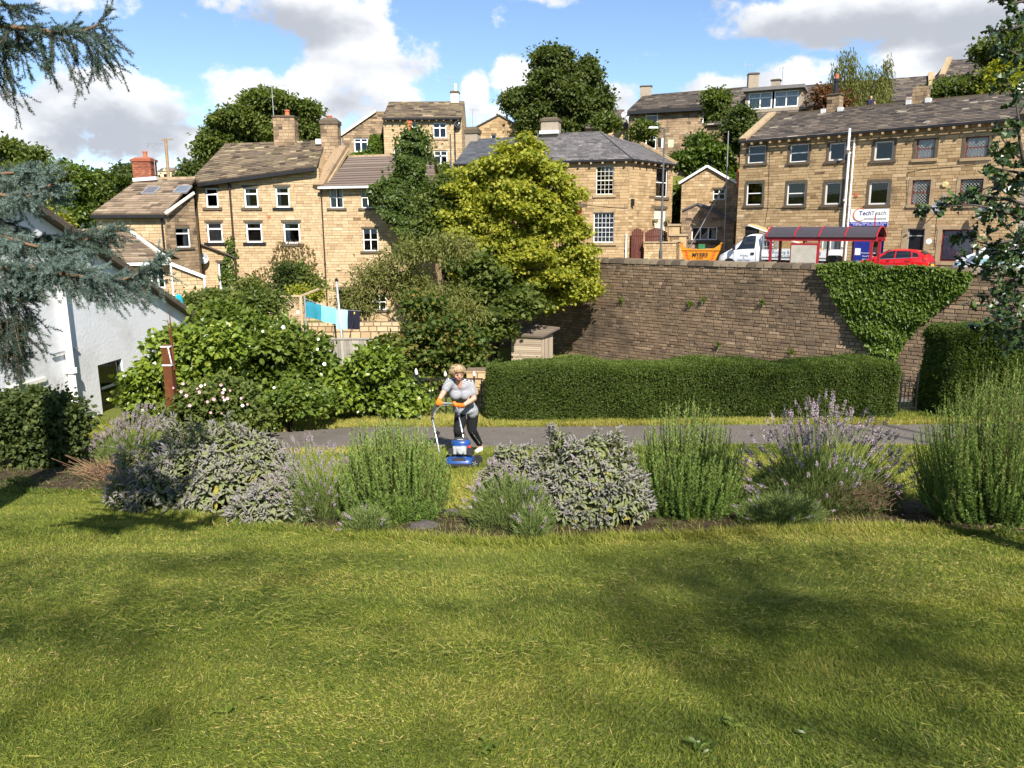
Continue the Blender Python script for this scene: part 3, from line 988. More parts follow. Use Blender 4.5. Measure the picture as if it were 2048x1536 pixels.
one(lambda b: b.lathe([(.17, 0), (.17, .06), (.14, .075)], T.pt(u, z, .01), 6, (T.d, Vector((0, 0, 1)), T.n)), 'alarm_box', mat('alarm_yellow', (.55, .45, .20), .6), h, True)
u, z = T.uv(1890, 392)
one(lambda b: (b.box(T.pt(u, z, .12), (.12, .2, .16), T.ax()), b.tube([T.pt(u, z, 0), T.pt(u, z, .2)], .03, 6)), 'security_lamp', grey_metal, h, True)
u, z = T.uv(1713, 390)
one(lambda b: b.box(T.pt(u, z, .03), (.2, .06, .24), T.ax()), 'vent_grille', terracotta, h, True)
u, z = T.uv(1858, 483)
one(lambda b: b.lathe([(.16, 0), (.16, .02), (.12, .025)], T.pt(u, z, .02), 14, (T.d, Vector((0, 0, 1)), T.n)), 'number_plaque', white_paint, h, True)
# thin cables clipped across the stone
for pts in ([(1812, 420), (1815, 345), (1850, 338), (1905, 334), (1960, 328)], [(1500, 415), (1600, 418), (1690, 420)], [(1540, 295), (1536, 415), (1530, 450)], [(1868, 500), (1875, 420)]):
 pp = [T.pt(*T.uv(*q), .02) for q in pts]
 one(lambda b: b.tube(pp, .012, 5), 'cable', black_paint, h, True)
# shop sign board
sg = thing('shop_sign', 'white sign board with orange ring and blue strip above the blue shopfront', 'sign', T.pt(T.uv(1739, 433)[0], T.uv(1739, 433)[1], .1))
s0 = T.rect(1702, 418, 1778, 452)
one(lambda b: b.box(T.pt((s0[0] + s0[2]) / 2, (s0[1] + s0[3]) / 2, .10), (s0[2] - s0[0], .06, s0[3] - s0[1]), T.ax()), 'board', white_paint, sg, True)
zs = s0[1] + (s0[3] - s0[1]) * .24
one(lambda b: b.box(T.pt((s0[0] + s0[2]) / 2, (s0[1] + zs) / 2, .134), (s0[2] - s0[0], .01, zs - s0[1]), T.ax()), 'blue_strip', mat('sign_blue', (.02, .03, .30), .5), sg, True)
nav = mat('sign_navy', (.03, .045, .20), .5)
fac_text(sg, 'lettering', 'Tech', .35, nav, T, s0[0] + .84, zs + .50, .137, True)
fac_text(sg, 'lettering', 'Teach', .35, mat('sign_grey', (.16, .16, .18), .5), T, s0[0] + 1.60, zs + .50, .137)
fac_text(sg, 'lettering', 'ommunications', .20, MATS['sign_grey'], T, s0[0] + 1.42, zs + .19, .137)
fac_text(sg, 'small_print', 'Automation  Telephone  Networks  Security', .11, shop_white, T, (s0[0] + s0[2]) / 2, s0[1] + .17, .142)
fac_text(sg, 'small_print', '01484 608 117   www.techteach.co.uk', .11, shop_white, T, (s0[0] + s0[2]) / 2, s0[1] + .065, .142)
b = MB()
cc = (s0[0] + .56, zs + .43)
pts = [T.pt(cc[0] + .37 * math.cos(a), cc[1] + .37 * math.sin(a), .137) for a in np.linspace(math.radians(55), math.radians(315), 26)]
b.tube(pts, [.012 + .022 * math.sin(PI * i / 25) for i in range(26)], 6)
b.build('ring_logo', mat('sign_orange', (.65, .14, .03), .5), sg, True)

# neighbour beyond the terrace at the picture's edge
h = thing('end_house', 'grey boarded gable house just past the terrace end at right edge', 'house', (*nu(N_FAC, 4), Z_ST))
T2 = T.off(-.5)
ua = T2.uv(2040, 400)[0]
b = MB()
b.prism([T2.pt(ua, Z_ST, 0), T2.pt(ua + 7, Z_ST, 0), T2.pt(ua + 7, 4.2, 0), T2.pt(ua, 4.2, 0)], -T2.n * 6)
b.build('wall', stone_brown, h, True)
for k in range(26):
 zz = Z_ST + 1.5 + k * .21
 one(lambda b: b.box(T2.pt(ua + 3.5, zz, .02), (7, .05, .19), T2.ax()), 'cladding_board', mat('grey_board', (.30, .27, .24), .85, namt=.25), h, True)
slates(h, T2.pt(ua - .1, 4.2, .2), T2.pt(ua + 7, 4.2, .2), T2.pt(ua + 7, 6, -3), T2.pt(ua - .1, 6, -3), .3, .5, slate_dark, 9)

# ================================================================== small gabled house left of the terrace
G = Fac(nu(51.5, 0), (math.cos(math.radians(-22)), math.sin(math.radians(-22))))
G.P = at(1420, 470, 56.5); G.P.z = 0
h = thing('gabled_house', 'small sandstone house with two stepped gables behind the yellow skip', 'house', (G.P.x, G.P.y, Z_ST))
Gb = G.off(-3.2)
a, ap, c = Gb.uv(1364, 364), Gb.uv(1415, 333), Gb.uv(1476, 368)
wr = Gb.rect(1426, 378, 1450, 399)
out_ = [(a[0], Z_ST - .2), (c[0], Z_ST - .2), (c[0], c[1]), ap, (a[0], a[1])]
wall(h, Gb, out_, [wr], depth=6, ms=stone_honey, seed=21, course=.2)
window(h, Gb, wr, [2, 2], .55, sill=(dressed, .15, .14), lintel=(sooty, .1, .12))
for (p, q) in ((a, ap), (ap, c)):
 ext = .25
 dx, dz = q[0] - p[0], q[1] - p[1]; L = math.hypot(dx, dz)
 p2 = (p[0] - dx / L * ext, p[1] - dz / L * ext) if p is a else p
 q2 = (q[0] + dx / L * ext, q[1] + dz / L * ext) if q is c else q
 slates(h, Gb.pt(*p2, .15) if p is a else Gb.pt(*q2, .15), Gb.pt(*p2, -6.2) if p is a else Gb.pt(*q2, -6.2), Gb.pt(ap[0], ap[1] + .02, -6.2), Gb.pt(ap[0], ap[1] + .02, .15), .25, .5, slate_blue, 4)
 one(lambda b: b.bar(Gb.pt(p2[0], p2[1] + .03, .17), Gb.pt(q2[0], q2[1] + .03, .17), .06, .16), 'bargeboard', white_paint, h, True)
a, ap, c = G.uv(1364, 421), G.uv(1396, 407), G.uv(1468, 445)
wr = G.rect(1383, 454, 1434, 480)
out_ = [(a[0], Z_ST - .2), (c[0], Z_ST - .2), (c[0], c[1]), ap, (a[0], a[1])]
wall(h, G, out_, [wr], depth=3.2, ms=stone_brown, seed=22, course=.22, name='lower_wall')
window(h, G, wr, 3, None, fm=white_paint, sill=(sooty, .2, .2), lintel=(dressed, .2, .25), bar=.07)
for (p, q) in ((a, ap), (c, ap)):
 slates(h, G.pt(p[0], p[1] + .04, .12), G.pt(p[0], p[1] + .04, -3.2), G.pt(q[0], q[1] + .04, -3.2), G.pt(q[0], q[1] + .04, .12), .25, .5, slate_blue, 8, name='lower_roof')
p = G.pt(G.uv(1471, 345)[0], 0, -3)
one(lambda b: b.box((p.x, p.y, G.uv(1471, 352)[1]), (.4, .4, 1.3)), 'flue', terracotta, h, True)
# scaffold poles at the passage, leaning
for (x0, y0, x1, y1) in ((1457, 262, 1448, 500), (1378, 496, 1455, 360)):
 one(lambda b: b.tube([px_pt(G, x0, y0, 1.0), px_pt(G, x1, y1, 1.0)], .035, 6), 'scaffold_pole', grey_metal, h, True)

# ================================================================== hip-roofed corner house
Cc = at(1257, 430, 56.0)
CF = Fac((Cc.x, Cc.y), (.962, -.272)); CS = Fac((Cc.x, Cc.y), (.629, .777))
h = thing('corner_house', 'two-storey sandstone corner house with hipped grey slate roof behind the yellow maple', 'house', (Cc.x, Cc.y, Z_ST))
uf = CF.uv(912, 330)[0]; us = CS.uv(1344, 400)[0]
zE = CF.uv(1257, 319)[1]
ops = [CF.rect(1192, 332, 1227, 389), CF.rect(1187, 425, 1228, 485), CF.rect(1118, 415, 1163, 470), CF.rect(1085, 334, 1118, 392)]
wall(h, CF, [(uf, Z_ST - .2), (0, Z_ST - .2), (0, zE), (uf, zE)], ops, depth=.5, ms=stone_honey, seed=31, course=.21, lens=(.4, .9), body=False)
wall(h, CS, [(0, Z_ST - .2), (us, Z_ST - .2), (us, zE), (0, zE)], [CS.rect(1312, 336, 1335, 394), CS.rect(1307, 418, 1331, 512)], depth=.5, ms=stone_honey, seed=32, course=.21, lens=(.4, .9), body=False)
cream = mat('cream_paint', (.72, .68, .58), .5, namt=.06)
window(h, CF, ops[0], grid=(4, 6, 3), fm=cream, sill=(dressed, .2, .2), lintel=(dressed, .1, .22), jamb=None)
window(h, CF, ops[1], grid=(5, 6, 3), fm=white_paint, sill=(dressed, .2, .2), lintel=(dressed, .1, .22), curtain=[('l', .98)])
window(h, CF, ops[3], grid=(4, 6, 3), fm=cream, sill=(dressed, .2, .2), lintel=(dressed, .1, .22))
window(h, CF, ops[2], 1, .8, fm=mat('door_red', (.16, .015, .012), .4), lintel=(sooty, .4, .22), name='doorway', pane_m=mat('door_red_panel', (.16, .015, .012), .4))
window(h, CS, CS.rect(1312, 336, 1335, 394), 1, .5, fm=white_paint, sill=(sooty, .2, .2), lintel=(sooty, .2, .22))
window(h, CS, CS.rect(1307, 418, 1331, 512), 1, .8, fm=white_paint, lintel=(sooty, .2, .22), name='doorway', pane_m=mat('door_cream', (.6, .55, .45), .5))
b = MB()
pA = CS.pt(us, 0, 0); pB = CF.pt(uf, 0, 0)
pD = CF.pt(uf, 0, -9); pE = CS.pt(us + .01, 0, -6.0)
for p, q in ((pA, pE), (pE, pD), (pD, pB)):
 b.poly([(p.x, p.y, Z_ST), (q.x, q.y, Z_ST), (q.x, q.y, zE), (p.x, p.y, zE)])
b.build('rear_wall', stone_honey, h, True)
e0 = Vector((Cc.x, Cc.y, zE + .02)) + (CF.n + CS.n) * .22
eS = CS.pt(us + .05, zE + .02, .25); eF = CF.pt(uf - .1, zE + .02, .25)
zRi = px_pt(CF, 1201, 265, -4.2)
rr = Vector((zRi.x, zRi.y, zRi.z))
uM = CF.off(-4.2).uv(1075, 270)[0]; uMe = CF.uv(1050, 325)[0]
rm = CF.pt(uM, rr.z, -4.2); em = CF.pt(uMe, zE + .02, .25)
slates(h, em, e0, rr, rm, .25, .38, slate_blue, 11, th=.02)
rl = CF.pt(uf - .1, rr.z - .12, -4.2)
slates(h, eF, em - Vector((0, 0, .06)), rm - Vector((0, 0, .1)), rl, .25, .38, mat('new_grey_slates', ramp=[(0, (.045, .048, .055)), (1, (.10, .105, .115))], namt=.4, nscale=3, rough=.6, spec=.4), 12, th=.02, name='side_roof')
rs = CS.pt(us + .05, rr.z - .55, -3.6)
slates(h, e0, eS, CS.pt(us - .4, zE + 1.6, -2.6), rr, .25, .38, slate_blue, 13, th=.02, name='hip_roof')
slates(h, CS.pt(us, zE, -6.4), CF.pt(uf, zE, -9), rl, rr, .6, .8, slate_blue, 14, name='rear_roof')
one(lambda b: b.tube([rr + Vector((0, 0, .05)), e0 + Vector((0, 0, .06))], .07, 6), 'hip_ridge', slate_blue, h, True)
one(lambda b: b.bar(CS.pt(us + .05, zE + .12, .3), CS.pt(us - .4, zE + 1.75, -2.6), .35, .18), 'verge_coping', dressed, h, True)
ridge_tiles(h, rm, rr, slate_blue, r=.1)
gutter(h, eF - Vector((0, 0, .08)), e0 - Vector((0, 0, .08)), brackets=16, out=tuple(CF.n))
gutter(h, e0 - Vector((0, 0, .08)), eS - Vector((0, 0, .08)), brackets=7, out=tuple(CS.n))
uc = CF.off(-4.2).uv(1102, 255)[0]
chimney(h, CF, uc, -4.2, rr.z - .6, CF.off(-4.2).uv(1102, 244)[1], 1.35, 1.0, render_chim, cap=.18, stone=False)
one(lambda b: b.box(CF.pt(uc, rr.z + .1, -3.6), (1.5, .3, .25), CF.ax()), 'lead_flashing', lead, h, True)
uc = CF.off(-4.2).uv(946, 285)[0]
chimney(h, CF, uc, -4.2, rr.z - 1.6, CF.off(-4.2).uv(946, 268)[1], 1.0, .9, render_chim, cap=.3, stone=False)
aerial(h, CF.pt(uc, CF.off(-4.2).uv(946, 268)[1] + .3, -4.2), 1.6, (1, .3, 0), .7, 5)
pipe(h, [CF.pt(-.12, -.5, .10), CF.pt(-.12, Z_ST, .10)], white_paint, .05)
one(lambda b: b.box(CS.pt(.35, CS.uv(1263, 405)[1], .1), (.22, .2, .5), CS.ax()), 'meter_box', black_paint, h, True)
one(lambda b: b.tube([CF.pt(CF.uv(1100, 400)[0], CF.uv(1100, 400)[1], .03), CF.pt(CF.uv(1180, 411)[0], CF.uv(1180, 411)[1], .03), CF.pt(CF.uv(1255, 417)[0], CF.uv(1255, 417)[1], .03)], .014, 5), 'cable', black_paint, h, True)

# brown yard gate and pillars beside it
def board_gate(name, label, fac, x0, x1, ytop, yb, arch):
 u0, u1 = fac.uv(x0, yb)[0], fac.uv(x1, yb)[0]
 z1 = fac.uv(x0, ytop)[1]
 g = thing(name, label, 'gate', fac.pt((u0 + u1) / 2, Z_ST, 0), 0)
 n = max(5, int((u1 - u0) / .13))
 gm = mat('brown_gate_paint', (.085, .022, .014), .55, namt=.25)
 for k in range(n):
  a, c = u0 + (u1 - u0) * k / n, u0 + (u1 - u0) * (k + .93) / n
  t = ((k + .5) / n - .5) * 2
  zt = z1 + arch * (1 - t * t)
  one(lambda b: b.box(fac.pt((a + c) / 2, (Z_ST + .05 + zt) / 2, 0), (c - a, .03, zt - Z_ST - .05), fac.ax()), 'plank', gm, g, True)
 one(lambda b: b.box(fac.pt((u0 + u1) / 2, Z_ST + .35, -.04), (u1 - u0, .04, .12), fac.ax()), 'rail', gm, g, True)
 one(lambda b: b.box(fac.pt((u0 + u1) / 2, z1 - .25, -.04), (u1 - u0, .04, .12), fac.ax()), 'rail', gm, g, True)
GF = Fac((Cc.x + .1, Cc.y - .1), (.9, -.1))
board_gate('wooden_gate', 'arched brown plank gate against the corner house', GF, 1262, 1286, 465, 512, .3)
board_gate('wooden_gate', 'wider brown plank gate with curved top beside the lamp post', GF.off(-.6), 1289, 1333, 466, 510, .35)
W3 = GF.off(.5)
g = thing('yard_wall', 'low stepped sandstone yard wall with capped pillars left of the skip', 'wall', W3.pt(W3.uv(1320, 500)[0], Z_ST, 0))
u0, u1 = W3.uv(1288, 505)[0], W3.uv(1352, 505)[0]
zt = W3.uv(1310, 486)[1]
wall(g, W3, [(u0, Z_ST), (u1, Z_ST), (u1, zt), (u0, zt)], (), depth=.35, seed=41, course=.18, ms=stone_honey)
one(lambda b: b.box(W3.pt((u0 + u1) / 2, zt + .05, -.17), (u1 - u0 + .1, .5, .1), W3.ax()), 'coping', dressed, g, True)
for (xa, xb, yt) in ((1336, 1358, 452), (1346, 1360, 484), (1338, 1372, 472)):
 ua, ub = W3.uv(xa, 500)[0], W3.uv(xb, 500)[0]; z = W3.uv(xa, yt)[1]
 one(lambda b: b.box(W3.pt((ua + ub) / 2, (Z_ST + z) / 2, -.3), (ub - ua, .5, z - Z_ST), W3.ax()), 'pillar', stone_honey, g, True)
 one(lambda b: b.box(W3.pt((ua + ub) / 2, z + .07, -.3), (ub - ua + .16, .66, .14), W3.ax()), 'pillar_cap', dressed, g, True)

# ================================================================== tall three-storey house on the lower lane
YL = 52.0
TL = Fac((0, YL), (1, 0))
h = thing('stone_house', 'tall pale sandstone house with sloping black eaves and two chimneys at left', 'house', (-16.5, YL, Z_LOW))
uL, uR = TL.uv(388, 400)[0], TL.uv(640, 400)[0]
zl, zr_ = TL.uv(388, 372)[1] + .1, TL.uv(636, 336)[1]
q1 = [(411, 376, 436, 415), (488, 375, 516, 415), (551, 374, 579, 415), (414, 445, 445, 485), (492, 445, 524, 485), (567, 445, 600, 487), (437, 525, 460, 578)]
ops = [TL.rect(*q) for q in q1]
wall(h, TL, [(uL, Z_LOW), (uR, Z_LOW), (uR, zr_), (uL, zl)], ops, depth=8, ms=stone_pale, seed=51, course=.17, lens=(.25, .7))
cu = [[('r', .0)], [('l', .3)], [('l', .25)], [('l', .95)], [], [('l', .3)], [('l', .3), ('r', .3)]]
for k, r in enumerate(ops):
 window(h, TL, r, 1, .68 if k < 6 else None, sill=(black_paint if k in (2, 3, 4) else sooty, .22, .17) if k < 6 else None, lintel=(sooty, .12, .16), curtain=[c for c in cu[k] if c[1] > 0], bar=.10)
A, B = px_pt(TL, 374, 368, .35), px_pt(TL, 633, 333, .35)
C, D = px_pt(TL, 650, 283, -4.2), px_pt(TL, 449, 290, -4.2)
slates(h, A, B, C, D, .27, .55, slate_stone, 52, th=.05)
bk0, bk1 = Vector((A.x, A.y + 8.4, A.z)), Vector((B.x, B.y + 8.2, B.z - .4))
slates(h, bk1, bk0, D, C, .6, .9, slate_stone, 53, name='rear_roof')
for q_ in ([TL.pt(uL, zl, 0), (D.x - .1, D.y, D.z - .1), TL.pt(uL, zl, -8)], [TL.pt(uR, zr_, 0), (C.x - .1, C.y, C.z - .1), TL.pt(uR, zr_, -8)], [TL.pt(uL, zl, -8), (D.x, D.y, D.z - .15), (C.x, C.y, C.z - .15), TL.pt(uR, zr_, -8)]):
 b = MB(); b.poly(q_); b.build('gable_wall', stone_pale, h, True)
ridge_tiles(h, D, C, slate_stone)
gutter(h, A - Vector((0, .04, .16)), B - Vector((0, .04, .16)), r=.10)
zz = TL.off(-4.2).uv(572, 236)[1]
chimney(h, TL, TL.off(-4.2).uv(572, 260)[0], -4.2, C.z - .7, zz, 1.45, 1.0, stone_brown, pots=[(.15, .45, .18, terracotta)], cap=.08)
aerial(h, TL.pt(TL.off(-4.2).uv(549, 260)[0], zz - 1.2, -4.2), 3.4, (1, 0, 0), 1.5, 8)
Wg = TL.off(-.2)
zz = TL.off(-3.6).uv(662, 250)[1]
uc = TL.off(-3.6).uv(662, 270)[0]
chimney(h, TL, uc, -3.6, C.z - 2.2, zz, 1.15, 1.0, stone_brown, pots=[(-.05, .35, .2, terracotta), (.25, .2, .12, terracotta)], cap=.25)
one(lambda b: b.bar(TL.pt(uR + .0, zr_ - 1.2, .2), TL.pt(uR + .9, C.z - .5, -3.4), .75, .35), 'gable_coping', stone_brown, h, True)
one(lambda b: b.bar(TL.pt(uR + .42, zr_ - 1.35, .3), TL.pt(uR + 1.3, C.z - .7, -3.4), .14, .2), 'gable_coping', dressed, h, True)
one(lambda b: b.box(TL.pt(uc - .75, C.z - .1, -3.6), (.5, .8, .35), TL.ax()), 'lead_flashing', lead, h, True)
pipe(h, [TL.pt(uL + .15, zl - .1, .3), TL.pt(uL + .15, zl - .4, .10), TL.pt(uL + .15, Z_LOW + .5, .10)], mat('brown_pipe', (.035, .022, .018), .5), .085)
u2 = TL.uv(462, 400)[0]
pipe(h, [TL.pt(u2, zl + .3, .3), TL.pt(u2, zl - .1, .10), TL.pt(u2, Z_LOW + 2.2, .10)], MATS['brown_pipe'], .07)
u3 = TL.uv(644, 400)[0]
pipe(h, [TL.pt(u3, zl - .2, .10), TL.pt(u3, Z_LOW + 1, .10)], MATS['brown_pipe'], .045)
p0, p1 = TL.uv(404, 489), TL.uv(474, 516)
pipe(h, [TL.pt(*p0, .14), TL.pt(*p1, .14)], MATS['brown_pipe'], .07, 'waste_pipe')
u, z = TL.uv(411, 517); dish(h, TL, u, z, .36, None, .4, .4)
u, z = TL.uv(538, 434)
one(lambda b: b.box(TL.pt(u, z, .02), (.22, .05, .18), TL.ax()), 'vent_grille', terracotta, h, True)

# ================================================================== attached cottage under concrete tiles
h = thing('tiled_house', 'sandstone house with ribbed brown tile roof, ivy climbing its right side', 'house', (-8, YL, Z_LOW))
uA, uB = uR + .001, TL.uv(862, 420)[0]
zE = TL.uv(690, 376)[1]
q2 = [(659, 374, 686, 416), (722, 374, 748, 416), (726, 457, 756, 502), (676, 580, 700, 640), (745, 588, 772, 620)]
ops = [TL.rect(*q) for q in q2]
ops[3] = (ops[3][0], TL.uv(690, 640)[1], ops[3][2], ops[3][3])
TLb = TL.off(-.03)
wall(h, TLb, [(uA, Z_LOW), (uB, Z_LOW), (uB, zE + .3), (uA, zE + .3)], ops, depth=7.5, ms=stone_pale, seed=61, course=.19, lens=(.3, .7))
for k in (0, 1, 2):
 window(h, TLb, ops[k], [2, 2], .5, sill=(sooty, .2, .14), lintel=None if k < 2 else (sooty, .1, .12), curtain=[('l', .35), ('r', .3)] if k < 2 else None, blind=.2 if k == 2 else None, bar=.06)
dm = mat('dark_brown_door', (.045, .022, .014), .5)
dr = window(h, TLb, ops[3], 1, .66, fm=dm, lintel=(sooty, .25, .2), name='front_door', inset=.08)
one(lambda b: [b.box(TLb.pt((ops[3][0] + ops[3][2]) / 2 + s_ * .2, ops[3][1] + .65, -.07), (.3, .04, 1.1), TLb.ax()) for s_ in (-1, 1)], 'door_panel', dm, dr, True)
window(h, TLb, ops[4], [2, 2], .5, sill=(sooty, .2, .14), bar=.06)
A, B = TL.pt(uA + .1, zE + .05, .35), TL.pt(uB + .3, zE + .25, .35)
C, D = px_pt(TL, 868, 308, -3.6), px_pt(TL, 686, 314, -3.6)
slates(h, A, B, C, D, .34, 40., tile_conc, 62, th=.07, wob=0)
slates(h, TL.pt(uB + .3, zE, -7.8), TL.pt(uA, zE, -7.8), D, C, .6, .9, tile_conc, 63, name='rear_roof')
ridge_tiles(h, D, C, dressed)
for q_ in ([TL.pt(uB, zE, -.03), (C.x - .2, C.y, C.z - .1), TL.pt(uB, zE, -7.5)], [TL.pt(uA, zE, 0), (D.x, D.y, D.z - .1), TL.pt(uA, zE, -7.5)]):
 b = MB(); b.poly(q_); b.build('gable_wall', stone_pale, h, True)
gutter(h, TL.pt(uA, zE, .42), TL.pt(uB, zE + .1, .42), lead, .07)
pc = px_pt(TL, 823, 300, -3.6)
ztop = px_pt(TL, 822, 268, -3.6).z
chimney(h, TL, pc.x, -3.6, C.z - 1.5, ztop, 1.2, 1.0, stone_pale, pots=[(-.1, .75, .2, terracotta)], cap=.1)
u, z = TL.uv(895, 375)

# ================================================================== brown-roofed house with brick chimney
YB = 46.0
BF = Fac((0, YB), (1, 0))
h = thing('brick_chimney_house', 'sandstone house with stone-slate roof, two skylights and a red brick chimney', 'house', (-22, YB, Z_LOW))
uL, uR = BF.uv(192, 440)[0], BF.uv(328, 440)[0]
zE = BF.uv(260, 431)[1]
wall(h, BF, [(uL, Z_LOW), (uR, Z_LOW), (uR, zE), (uL, zE)], (), depth=.4, ms=stone_pale, seed=71, course=.19, body=False)
Bc = BF.pt(uR, 0, 0)
BS = Fac((Bc.x, Bc.y), (.42, .908))
us = BS.uv(392, 450)[0]
zt = BS.uv(384, 389)[1]
wr = BS.rect(352, 455, 381, 495)
wall(h, BS, [(0, Z_LOW), (us, Z_LOW), (us, zt), (0, zE)], [wr], depth=.4, ms=stone_brown, seed=72, course=.19, body=False)
window(h, BS, wr, 1, .7, sill=(sooty, .2, .12), curtain=[('r', .3)], bar=.075)
A, B = BF.pt(uL - .1, zE + .08, .3), Vector((Bc.x, Bc.y, zE + .08)) + Vector((.15, -.25, 0))
zri = px_pt(BF, 330, 356, -5.0)
C, D = px_pt(BF, 392, 356, -5.0), px_pt(BF, 279, 358, -5.0)
slates(h, A, B, C, D, .36, .6, slate_brown, 73, th=.05)
b = MB()
bl = BF.pt(uL, 0, -9); br = Vector((C.x - 1.6, YB + 9, 0))
for p, q in ((BS.pt(us, 0), br), (br, bl), (bl, BF.pt(uL, 0))):
 b.poly([(p.x, p.y, Z_LOW), (q.x, q.y, Z_LOW), (q.x, q.y, zE), (p.x, p.y, zE)])
b.poly([BF.pt(uL, zE, 0), (D.x, D.y, D.z - .1), (bl.x, bl.y, zE)])
b.build('rear_wall', stone_pale, h, True)
slates(h, Vector((br.x, br.y, zE)), Vector((bl.x, bl.y, zE)), D, C, .8, 1., slate_brown, 74, name='rear_roof')
ridge_tiles(h, D, C, dressed)
gutter(h, A - Vector((0, .05, .14)), B - Vector((0, .05, .14)), r=.09)
one(lambda b: b.bar(B + Vector((.06, 0, .02)), BS.pt(us, zt + .1, .06), .10, .14), 'verge_board', cream, h, True)
pipe(h, [BF.pt(uR - .1, zE - .1, .1), BF.pt(uR - .1, Z_LOW + 2, .1)], black_paint, .06)
zz = px_pt(BF, 290, 324, -5.0).z
chimney(h, BF, BF.off(-5.0).uv(290, 340)[0], -5.0, zri.z - .6, zz, 1.15, .9, brick_red, pots=[(.1, .5, .14, terracotta)], cap=.16, capm=brick_red)
one(lambda b: b.bar(BF.off(-4.4).pt(BF.off(-4.4).uv(290, 366)[0] - .7, zri.z - .15), BF.off(-4.4).pt(BF.off(-4.4).uv(290, 366)[0] + .8, zri.z - .05), .3, .22), 'lead_flashing', lead, h, True)
aerial(h, px_pt(BF, 311, 350, -5.0), 2.0, (1, 0, 0), .9, 6)
nrm_ = (B - A).cross(D - A).normalized()
for (xa, ya) in ((303, 383), (366, 381)):
 # rooflights lie in the roof plane
 d = ray(xa, ya); t = (A.dot(nrm_)) / Vector(d).dot(nrm_); p = Vector(d * t) + nrm_ * .07
 X = (B - A).normalized(); Yv = nrm_.cross(X)
 g = MB()
 for (o_, sx, sy) in ((Yv * .55, .8, .08), (Yv * -.55, .8, .08), (X * .38, .08, 1.1), (X * -.38, .08, 1.1)):
  g.box(p + o_, (sx, sy, .1), (X, Yv, nrm_))
 s_ = g.build('skylight', grey_metal, h, True)
 one(lambda b: b.box(p, (.7, 1.04, .04), (X, Yv, nrm_)), 'pane', mat('skylight_glass', (.10, .12, .15), .08, spec=.7), s_, True)

# ================================================================== low cottage behind the white house
YC = 34.0
CF2 = Fac((0, YC), (1, 0))
h = thing('low_cottage', 'low sandstone cottage with brown slate roof and white gutter behind the white house', 'house', (-16, YC, Z_LOW))
uL, uR = CF2.uv(60, 520)[0], CF2.uv(341, 560)[0]
zE = CF2.uv(300, 526)[1]
wr = CF2.rect(300, 534, 329, 577)
wall(h, CF2, [(uL, Z_LOW), (uR, Z_LOW), (uR, zE), (uL, zE)], [wr], depth=1.6, ms=stone_pale, seed=81, course=.19)
window(h, CF2, wr, 2, None, sill=(dressed, .15, .12), bar=.07)
A, B = CF2.pt(uL - .1, zE + .05, .25), CF2.pt(uR + .1, zE + .09, .25)
C, D = px_pt(CF2, 251, 460, -4.0), px_pt(CF2, 60, 463, -4.0)
slates(h, A, B, C, D, .33, .5, slate_brown, 82, th=.045)
slates(h, CF2.pt(uR - 2.2, zE, -6.5), CF2.pt(uL, zE, -6.5), D, C, .8, 1., slate_brown, 83, name='rear_roof')
one(lambda b: b.bar(B + Vector((.02, 0, .06)), C + Vector((.04, 0, .06)), .16, .12), 'verge_coping', cream, h, True)
ridge_tiles(h, D, C, dressed)
gutter(h, A + Vector((3.5, -.08, -.1)), B - Vector((0, .08, .1)), white_paint, .06)
pt_ = px_pt(CF2, 122, 455, -4.0)
one(lambda b: b.lathe([(.17, -.4), (.15, .35), (.17, .38), (.17, .45), (.1, .45)], pt_, 12), 'chimney_pot', terracotta, h, True)
# lean-to with white sloping gutter
LT = Fac((CF2.pt(uR, 0).x, YC), (.85, .53))
ul = LT.uv(408, 560)[0]
z0, z1 = LT.uv(345, 528)[1], LT.uv(407, 557)[1]
wall(h, LT, [(0, Z_LOW), (ul, Z_LOW), (ul, z1), (0, z0)], (), depth=3, ms=stone_pale, seed=84, course=.19, name='lean_to_wall')
one(lambda b: b.bar(LT.pt(-.05, z0 + .06, .1), LT.pt(ul + .05, z1 + .06, .1), .10, .14), 'gutter', white_paint, h, True)
pipe(h, [LT.pt(ul, z1, .1), LT.pt(ul, Z_LOW + .8, .1)], white_paint, .05)
pipe(h, [LT.pt(.05, z0, .08), LT.pt(.1, Z_LOW + .8, .08)], white_paint, .04)

# ================================================================== white rendered house at left
XW = -9.35
WF = Fac((XW - .9, 0), (0.07, 1))                     # gable wall runs away from the camera; u = depth
h = thing('white_house', 'white rendered gable house under stone slates behind the blue spruce', 'house', (XW - 2, 17, -5.0))
white_render = mat('white_render', ramp=[(0, (.68, .68, .68)), (.5, (.80, .80, .80)), (1, (.84, .84, .84))], namt=.9, nscale=1.2, detail=6, rough=.85, spec=.2, rndamt=0, bump=.25, bscale=14, stain=((.45, .43, .38), .8, .52, .82))
zb = -5.6
p1, p2 = WF.uv(380, 633), WF.uv(195, 507)
sl = (p2[1] - p1[1]) / (p2[0] - p1[0])
ur = 14.7; zrd = p1[1] + sl * (ur - p1[0])
u_f = 8.6; zf = zrd - abs(sl) * (ur - u_f)
ops = [WF.rect(200, 722, 250, 826), WF.rect(20, 772, 92, 830)]
out_ = [(u_f, zb), (p1[0], zb), (p1[0], p1[1]), (ur, zrd), (u_f, zf)]
b = MB()
for c in rect_minus(out_, ops):
 b.poly([WF.pt(u, z) for u, z in c])
for (a, z0, c, z1) in ops:
 q = [(a, z0), (c, z0), (c, z1), (a, z1)]
 for i in range(4):
  b.poly([WF.pt(*q[(i + 1) % 4]), WF.pt(*q[i]), WF.pt(*q[i], -.16), WF.pt(*q[(i + 1) % 4], -.16)])
n = len(out_)
